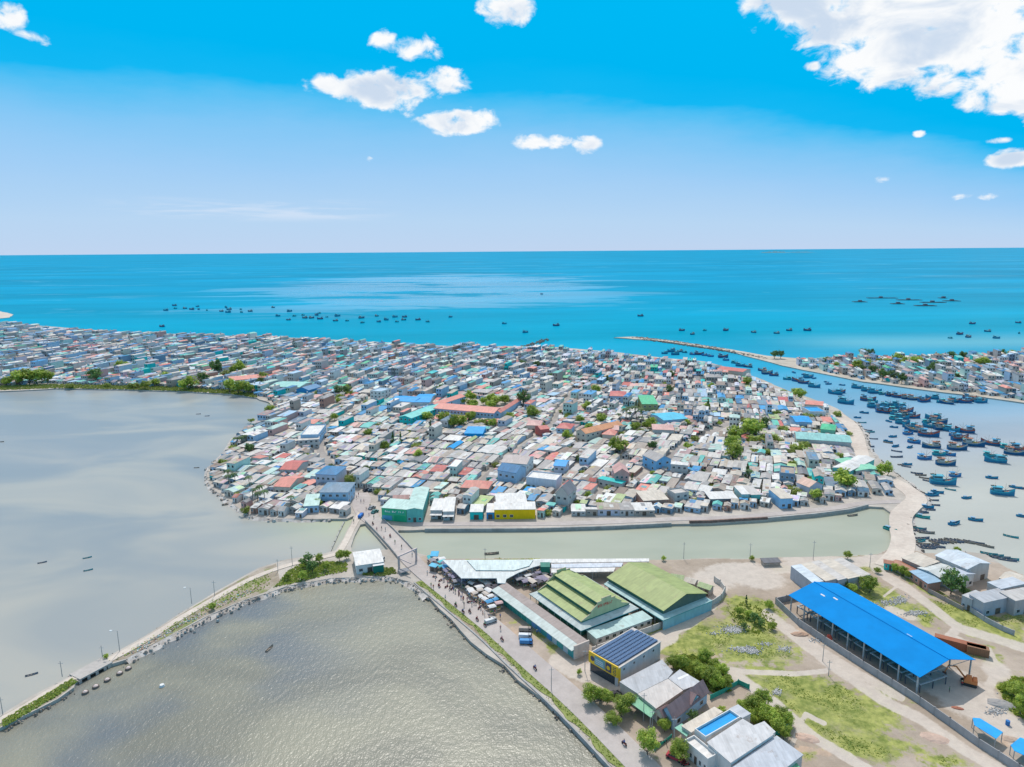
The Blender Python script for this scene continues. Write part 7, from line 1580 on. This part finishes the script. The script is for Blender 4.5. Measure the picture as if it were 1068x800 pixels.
SEAB = [(173, 324), (182, 319), (183, 322), (193, 322), (200, 323), (206, 320), (207, 323), (216, 324), (231, 325), (236, 321), (238, 326), (239, 323), (251, 323), (252, 326), (261, 325), (169, 341), (285, 321), (290, 330), (302, 325), (301, 334), (307, 330), (316, 329), (318, 332), (325, 332), (330, 329), (333, 327), (334, 333), (341, 331), (350, 335), (352, 330), (362, 335), (377, 332), (378, 337), (393, 330), (395, 336), (403, 334), (412, 331), (414, 336), (421, 334), (422, 331), (436, 334), (446, 336), (470, 331), (526, 338), (722, 349), (711, 345), (735, 345), (757, 345), (786, 347), (810, 348), (823, 345), (842, 345), (1014, 338), (991, 353), (1001, 349), (1010, 352), (1039, 353), (1062, 337), (1063, 348), (700, 367), (709, 367), (693, 369), (704, 370), (1030, 346), (580, 340), (565, 307), (548, 347), (668, 330)]
SEAB.sort()
for i, (px, py) in enumerate(SEAB):
    o_ = put_boat(FB[rb.choice([0, 1, 2, 3])], px, py, rb.choice([0, pi]) + rb.uniform(-.7, .7), rb.uniform(.55, .8), 'x', 'fishing boats at anchor on the open sea')
    n = i + 1; suf = 'th' if n % 100 in (11, 12, 13) else {1: 'st', 2: 'nd', 3: 'rd'}.get(n % 10, 'th')
    o_['label'] = 'small dark fishing boat on the open sea, %d%s from the left' % (n, suf)
# floating fish farm rafts far out
for i, (a, b, y) in enumerate([(890, 903, 315), (905, 935, 311), (936, 960, 313), (961, 985, 315.5), (985, 1000, 314), (930, 942, 317), (955, 975, 319), (980, 986, 311)]):
    p0, p1 = P(a, y, 0), P(b, y, 0); dd = p1 - p0; rt_ = empty('fish_farm_raft', (p0.x, p0.y, 0), atan2(dd.y, dd.x), 'low floating fish farm raft on the far sea, %s from the left' % ['first', 'second', 'fourth', 'sixth', 'seventh', 'third', 'fifth', 'eighth'][i], 'raft', 'fish farm rafts far out at sea'); Lr = dd.length
    mb = MB(); n_ = max(2, int(Lr / 14))
    for k in range(n_ + 1): x = Lr * k / n_; mb.box(x - .8, x + .8, -8, 8, .1, 1.0, 0, (.12, .14, .16))
    mb.box(0, Lr, -8, -6.5, .1, 1.0, 0, (.12, .14, .16)); mb.box(0, Lr, 6.5, 8, .1, 1.0, 0, (.12, .14, .16)); mb.build('frame', WALL, rt_)
    mb = MB(); mb.box(Lr * .4, Lr * .4 + 7, -3, 3, 1.0, 4.5, 0, (.18, .2, .24)); mb.build('hut', WALL, rt_)

# ------------------------------------------------------------------ vehicles
def truck(px, py, a, col, cargo, lb):
    q = P(px, py); root = empty('truck', (q.x, q.y, 1.1), a, lb, 'truck'); root.scale = (.62,) * 3
    mb = MB(); mb.box(-3.2, 3.1, -1.0, 1.0, .55, .8, 0, (.08, .08, .08), True); mb.build('chassis', WALL, root)
    mb = MB(); prof = [(1.5, .8), (3.2, .8), (3.25, 1.6), (2.8, 2.5), (1.5, 2.6)]
    mb.face([(x, -1.05, z) for x, z in prof], 0, col); mb.face([(x, 1.05, z) for x, z in prof][::-1], 0, col)
    for i in range(5): p1, p2 = prof[i], prof[(i + 1) % 5]; mb.face([(p1[0], -1.05, p1[1]), (p1[0], 1.05, p1[1]), (p2[0], 1.05, p2[1]), (p2[0], -1.05, p2[1])], 0, col)
    cb = mb.build('cab', WALL, root); mb = MB(); mb.face([(3.27, -.9, 1.62), (3.27, .9, 1.62), (2.85, .85, 2.42), (2.85, -.85, 2.42)], 0); mb.face([(1.8, -1.07, 1.6), (2.9, -1.07, 1.6), (2.7, -1.07, 2.3), (1.8, -1.07, 2.3)], 0); mb.build('window', GLASS, cb)
    mb = MB(); mb.box(-3.4, 1.4, -1.15, 1.15, .81, 2.3, 0, cargo, True); mb.box(-3.3, 1.3, -1.05, 1.05, 2.301, 2.5, 0, tuple(min(.9, c * 1.2) for c in cargo)); mb.build('cargo_bed', WALL, root)
    for x in (-2.3, -1.3, 2.3):
        for y in (-1, 1): mb = MB(); mb.tube((x, y * .85, .45), (x, y * 1.1, .45), .45, n=10, col=(.03, .03, .03)); mb.build('wheel', WALL, root)
    return root
truck(549, 672, radians(-5), (.05, .20, .50), (.10, .28, .55), 'blue truck parked beside the long market shed')
truck(548, 666, radians(-5), (.55, .56, .58), (.66, .67, .70), 'white topped truck parked behind the blue truck')
truck(548, 659, radians(-5), (.30, .26, .24), (.40, .34, .30), 'brown loaded truck behind the white topped truck')
truck(376.5, 539.5, radians(80), (.05, .15, .45), (.05, .20, .58), 'small blue truck at the junction of square and causeway')
truck(396, 585, radians(0), (.5, .5, .52), (.3, .4, .42), 'small grey truck parked right of the white booth')
truck(512, 650, radians(30), (.5, .5, .5), (.62, .62, .62), 'white van truck at the end of the stalls')
def car(px, py, a, col, lb):
    q = P(px, py); root = empty('parked_car', (q.x, q.y, 1.16), a, lb, 'car'); mb = MB()
    for lo, hi, z0, z1, z2 in ((-2.1, 2.1, .3, .85, 0),):
        mb.hexa([(-2.1, -.85, .3), (2.1, -.85, .3), (2.1, .85, .3), (-2.1, .85, .3)], [(-2.0, -.85, .9), (2.05, -.85, .8), (2.05, .85, .8), (-2.0, .85, .9)], 0, col)
        mb.hexa([(-1.6, -.8, .9), (1.1, -.8, .86), (1.1, .8, .86), (-1.6, .8, .9)], [(-1.2, -.68, 1.45), (.5, -.68, 1.45), (.5, .68, 1.45), (-1.2, .68, 1.45)], 0, col)
    bd = mb.build('body', WALL, root); mb = MB()
    for s_ in (-1, 1): f = [(-1.35, s_ * .79, .95), (.85, s_ * .79, .93), (.42, s_ * .71, 1.38), (-1.15, s_ * .71, 1.38)]; mb.face(f if s_ < 0 else f[::-1], 0)
    mb.build('window', GLASS, bd)
    for x in (-1.3, 1.3):
        for y in (-1, 1): mb = MB(); mb.tube((x, y * .7, .32), (x, y * .9, .32), .32, n=10, col=(.03, .03, .03)); mb.build('wheel', WALL, root)
car(382.5, 512, .9, (.06, .07, .09), 'dark car in the upper right corner of the square'); car(388, 512.5, .3, (.10, .16, .22), 'dark blue car against the houses above the square'); car(388, 531, 1.1, (.30, .32, .34), 'grey car left of the green building'); car(391, 535, 1.1, (.10, .25, .25), 'dark teal car at the corner of the green building')
car(704, 792, -.6, (.45, .06, .08), 'dark red car in front of the white compound shops'); car(640, 727, .5, (.05, .05, .06), 'black car under the trees before the solar building')

# ------------------------------------------------------------------ people: one skinned body each, tiny in the photograph
def person_mesh(pose, shirt, trousers, seed):
    sk = {'walk': {'pel': (0, 0, .95), 'ch': (.03, 0, 1.32), 'nk': (.03, 0, 1.48), 'hd': (.05, 0, 1.64), 'k1': (.18, .10, .5), 'f1': (.22, .10, .06), 't1': (.38, .10, .04), 'k2': (.02, -.10, .5), 'f2': (-.26, -.10, .10), 't2': (-.12, -.10, .03), 's1': (.02, .20, 1.40), 'e1': (-.10, .25, 1.12), 'h1': (.02, .25, .88), 's2': (.02, -.20, 1.40), 'e2': (.10, -.25, 1.12), 'h2': (.28, -.24, .94)},
          'stand': {'pel': (0, 0, .95), 'ch': (.0, 0, 1.32), 'nk': (.0, 0, 1.48), 'hd': (.03, 0, 1.64), 'k1': (.02, .11, .5), 'f1': (0, .12, .06), 't1': (.16, .13, .03), 'k2': (.02, -.11, .5), 'f2': (0, -.12, .06), 't2': (.16, -.13, .03), 's1': (0, .20, 1.40), 'e1': (-.03, .26, 1.12), 'h1': (.12, .24, .90), 's2': (0, -.20, 1.40), 'e2': (-.03, -.26, 1.12), 'h2': (.1, -.24, .90)},
          'ride': {'pel': (-.15, 0, .85), 'ch': (-.02, 0, 1.20), 'nk': (.03, 0, 1.36), 'hd': (.07, 0, 1.52), 'k1': (.28, .20, .72), 'f1': (.18, .18, .32), 't1': (.34, .18, .29), 'k2': (.28, -.20, .72), 'f2': (.18, -.18, .32), 't2': (.34, -.18, .29), 's1': (0, .20, 1.28), 'e1': (.18, .30, 1.08), 'h1': (.42, .28, 1.03), 's2': (0, -.20, 1.28), 'e2': (.18, -.30, 1.08), 'h2': (.42, -.28, 1.03)}}[pose]
    ed = [('pel', 'ch'), ('ch', 'nk'), ('nk', 'hd'), ('pel', 'k1'), ('k1', 'f1'), ('f1', 't1'), ('pel', 'k2'), ('k2', 'f2'), ('f2', 't2'), ('ch', 's1'), ('s1', 'e1'), ('e1', 'h1'), ('ch', 's2'), ('s2', 'e2'), ('e2', 'h2')]
    rad = {'pel': .15, 'ch': .16, 'nk': .06, 'hd': .11, 'k1': .07, 'f1': .05, 't1': .04, 'k2': .07, 'f2': .05, 't2': .04, 's1': .06, 'e1': .045, 'h1': .04, 's2': .06, 'e2': .045, 'h2': .04}
    ks = list(sk); me = bpy.data.meshes.new('person'); me.from_pydata([sk[k] for k in ks], [(ks.index(a), ks.index(b)) for a, b in ed], [])
    o_ = bpy.data.objects.new('person', me); C.objects.link(o_); m_ = o_.modifiers.new('s', 'SKIN'); sv = me.skin_vertices[0].data
    for i, k in enumerate(ks): sv[i].radius = (rad[k],) * 2
    sv[ks.index('pel')].use_root = True
    m2 = o_.modifiers.new('d', 'SUBSURF'); m2.levels = 1; m2.render_levels = 1
    dg = bpy.context.evaluated_depsgraph_get(); ev = o_.evaluated_get(dg); nm = bpy.data.meshes.new_from_object(ev)
    nm.name = 'person'; bpy.data.objects.remove(o_)
    SKN = MATS.get('skin') or simple('skin', (.42, .26, .18), .6, .05)
    for m_ in (SKN, MATS.get('cloth%s' % str(shirt)) or simple('cloth%s' % str(shirt), shirt, .85, .1), MATS.get('cloth%s' % str(trousers)) or simple('cloth%s' % str(trousers), trousers, .85, .1)): nm.materials.append(m_)
    for p_ in nm.polygons:
        z = p_.center.z; y = abs(p_.center.y); hz_ = sk['nk'][2]; pz = sk['pel'][2]
        p_.material_index = 0 if z > hz_ - .02 or (y > .23 and z < sk['e1'][2] and pose != 'ride' and z > .8) or z < .10 and pose != 'ride' else (1 if z > pz + .06 else 2)
        p_.use_smooth = True
    return nm, sk['hd']
SH = [('red shirt', (.5, .06, .05)), ('white shirt', (.75, .75, .73)), ('blue shirt', (.05, .15, .45)), ('dark shirt', (.04, .04, .06)), ('green shirt', (.08, .3, .12)), ('pink shirt', (.65, .25, .32))]
PM_ = {}
hairm = simple('black_hair', (.02, .018, .015), .6, .1); hatm = simple('straw_hat', (.62, .52, .34), .8, .08)
def cap_mesh(hat):
    mb = MB()
    if hat: mb.tube((0, 0, .06), (0, 0, .24), .27, .015, 12)
    else:
        mb.tube((-.015, 0, .02), (-.015, 0, .10), .118, .09, 10); mb.tube((-.015, 0, .10), (-.015, 0, .135), .09, .03, 10)
    t = mb.build('hat' if hat else 'hair', hatm if hat else hairm); m_ = t.data; bpy.data.objects.remove(t); return m_
CAP = [cap_mesh(0), cap_mesh(1)]
PIT = []
def person(px, py, pose, si, a, z=1.32, q=None, hat=None):
    key = (pose, si)
    if key not in PM_: PM_[key] = person_mesh(pose, SH[si][1], [(.05, .06, .1), (.2, .18, .15)][si % 2], si)
    q = P(px, py, z) if q is None else q; me_, hd = PM_[key]
    o_ = bpy.data.objects.new('person', me_); C.objects.link(o_); o_.location = (q[0], q[1], z); o_.rotation_euler = (0, 0, a)
    hat = R.random() < .35 if hat is None else hat
    c = bpy.data.objects.new('hat' if hat else 'hair', CAP[1 if hat else 0]); C.objects.link(c); c.parent = o_; c.location = (hd[0], hd[1], hd[2] + .03)
    tag(o_, None, 'person', 'people on the road and square'); PIT.append((o_, 'person %s in %s' % ({'walk': 'walking', 'stand': 'standing', 'ride': 'riding'}[pose], SH[si][0]), px, py)); return o_
def moto_mesh():
    parts = {}
    mb = MB(); mb.hexa([(-.7, -.13, .45), (.35, -.13, .35), (.35, .13, .35), (-.7, .13, .45)], [(-.75, -.12, .72), (.2, -.1, .68), (.2, .1, .68), (-.75, .12, .72)], 0, (.35, .04, .04)); mb.hexa([(.35, -.1, .35), (.5, -.1, .4), (.5, .1, .4), (.35, .1, .35)], [(.38, -.16, .95), (.5, -.14, .98), (.5, .14, .98), (.38, .16, .95)], 0, (.35, .04, .04)); parts['body'] = mb
    mb = MB(); mb.box(-.75, .12, -.13, .13, .721, .80, 0, (.03, .03, .03)); parts['seat'] = mb
    for k, x in enumerate((-.62, .66)): mb = MB(); mb.tube((x, -.05, .3), (x, .05, .3), .30, n=14, col=(.03, .03, .03)); parts['wheel%d' % k] = mb
    mb = MB(); mb.tube((.47, -.34, 1.04), (.47, .34, 1.04), .022, n=6, col=(.3, .3, .3)); mb.tube((.66, 0, .3), (.47, 0, 1.04), .03, n=6, col=(.3, .3, .3)); parts['handlebar'] = mb
    return parts
mroot = empty('motorbike', (0, 0, 0)); 
for k, mb in moto_mesh().items(): mb.build(k.rstrip('01'), WALL, mroot)
tag(mroot, None, 'motorbike', 'motorbikes on the road'); mused = [False]; MIT = []
def motorbike(px, py, a, rider=True, si=0, z=1.31):
    o_ = mroot if not mused[0] else copy_tree(mroot); mused[0] = True; q = P(px, py, z); o_.location = (q.x, q.y, z); o_.rotation_euler = (0, 0, a)
    MIT.append((o_, 'motorbike with rider' if rider else 'parked motorbike', px, py))
    if rider: person(px, py - .5, 'ride', si, a, z=z, q=(q.x, q.y))
rd = random.Random(5); RA = atan2(RP[40][1] - RP[30][1], RP[40][0] - RP[30][0])
for i, (px, py) in enumerate([(376.5, 524), (379.5, 524), (382, 532), (385, 538), (386, 529), (393, 553.5), (398, 552.5), (402, 553.5), (400.5, 563), (430, 580), (369, 545), (464.5, 625), (484, 632.5), (452, 614), (449.6, 612), (473, 617), (511, 648), (522, 657), (372, 520), (390, 541), (374, 517), (412, 567), (419, 572)]):
    person(px, py, rd.choice(['walk', 'stand', 'walk']), rd.randrange(6), rd.choice([RA, RA + pi]) + rd.uniform(-.5, .5), z=1.32)
for i, (px, py) in enumerate([(475.4, 632), (483, 639), (490, 639), (497.7, 647), (505.8, 653), (523.6, 668), (558, 698), (651, 777), (458, 612), (389, 547), (407, 560)]): motorbike(px, py, RA + (pi if i % 2 else 0), True, rd.randrange(6))
for i in range(26):
    t = rd.random(); px = 446 + 70 * t + rd.uniform(-4, 7); py = 600 + 46 * t + rd.uniform(-5, 2); person(px, py, rd.choice(['walk', 'stand', 'stand']), rd.randrange(6), rd.uniform(0, 6), z=1.2)
for i in range(10): motorbike(452 + i * 6.5 + rd.uniform(-2, 3), 603 + i * 4.6 + rd.uniform(-2, 1), rd.uniform(0, 3), False, z=1.15)
for i, (px, py) in enumerate([(624, 728), (627, 729), (629, 730.5), (622, 730), (686, 778), (690, 776), (713, 797), (716, 799)]): motorbike(px, py, RA + 1.4 + rd.uniform(-.3, .3), False, z=1.1)
for px, py in ((625, 731), (628, 727), (695, 777), (700, 790), (560, 662), (1003, 716), (990, 722), (868, 672)): person(px, py, 'stand', rd.randrange(6), rd.uniform(0, 6), z=1.1)
PA = [('the village square', 377, 522), ('the bridge gate', 432, 586), ('the green building', 400, 535), ('the market stalls', 485, 622), ('the road bend verge', 500, 650), ('the blue truck', 549, 672), ('the solar roofed building', 625, 712), ('the lone roadside tree', 676, 787), ('the white compound', 715, 795), ('the blue shed', 1000, 715)]
auto_label(PIT, PA); auto_label(MIT, PA)
for o_ in PROTOS:
    if o_ not in USED:
        for ch in list(o_.children_recursive): bpy.data.objects.remove(ch)
        bpy.data.objects.remove(o_)
# construction clutter and crates
mb = MB(); rr = random.Random(3)
S.cycles.max_bounces = 5; S.cycles.diffuse_bounces = 2; S.cycles.glossy_bounces = 2; S.cycles.transmission_bounces = 2; S.cycles.transparent_max_bounces = 4
bpy.context.view_layer.update()
print('objects', len(bpy.data.objects), 'polys', sum(len(m.polygons) for m in bpy.data.meshes))
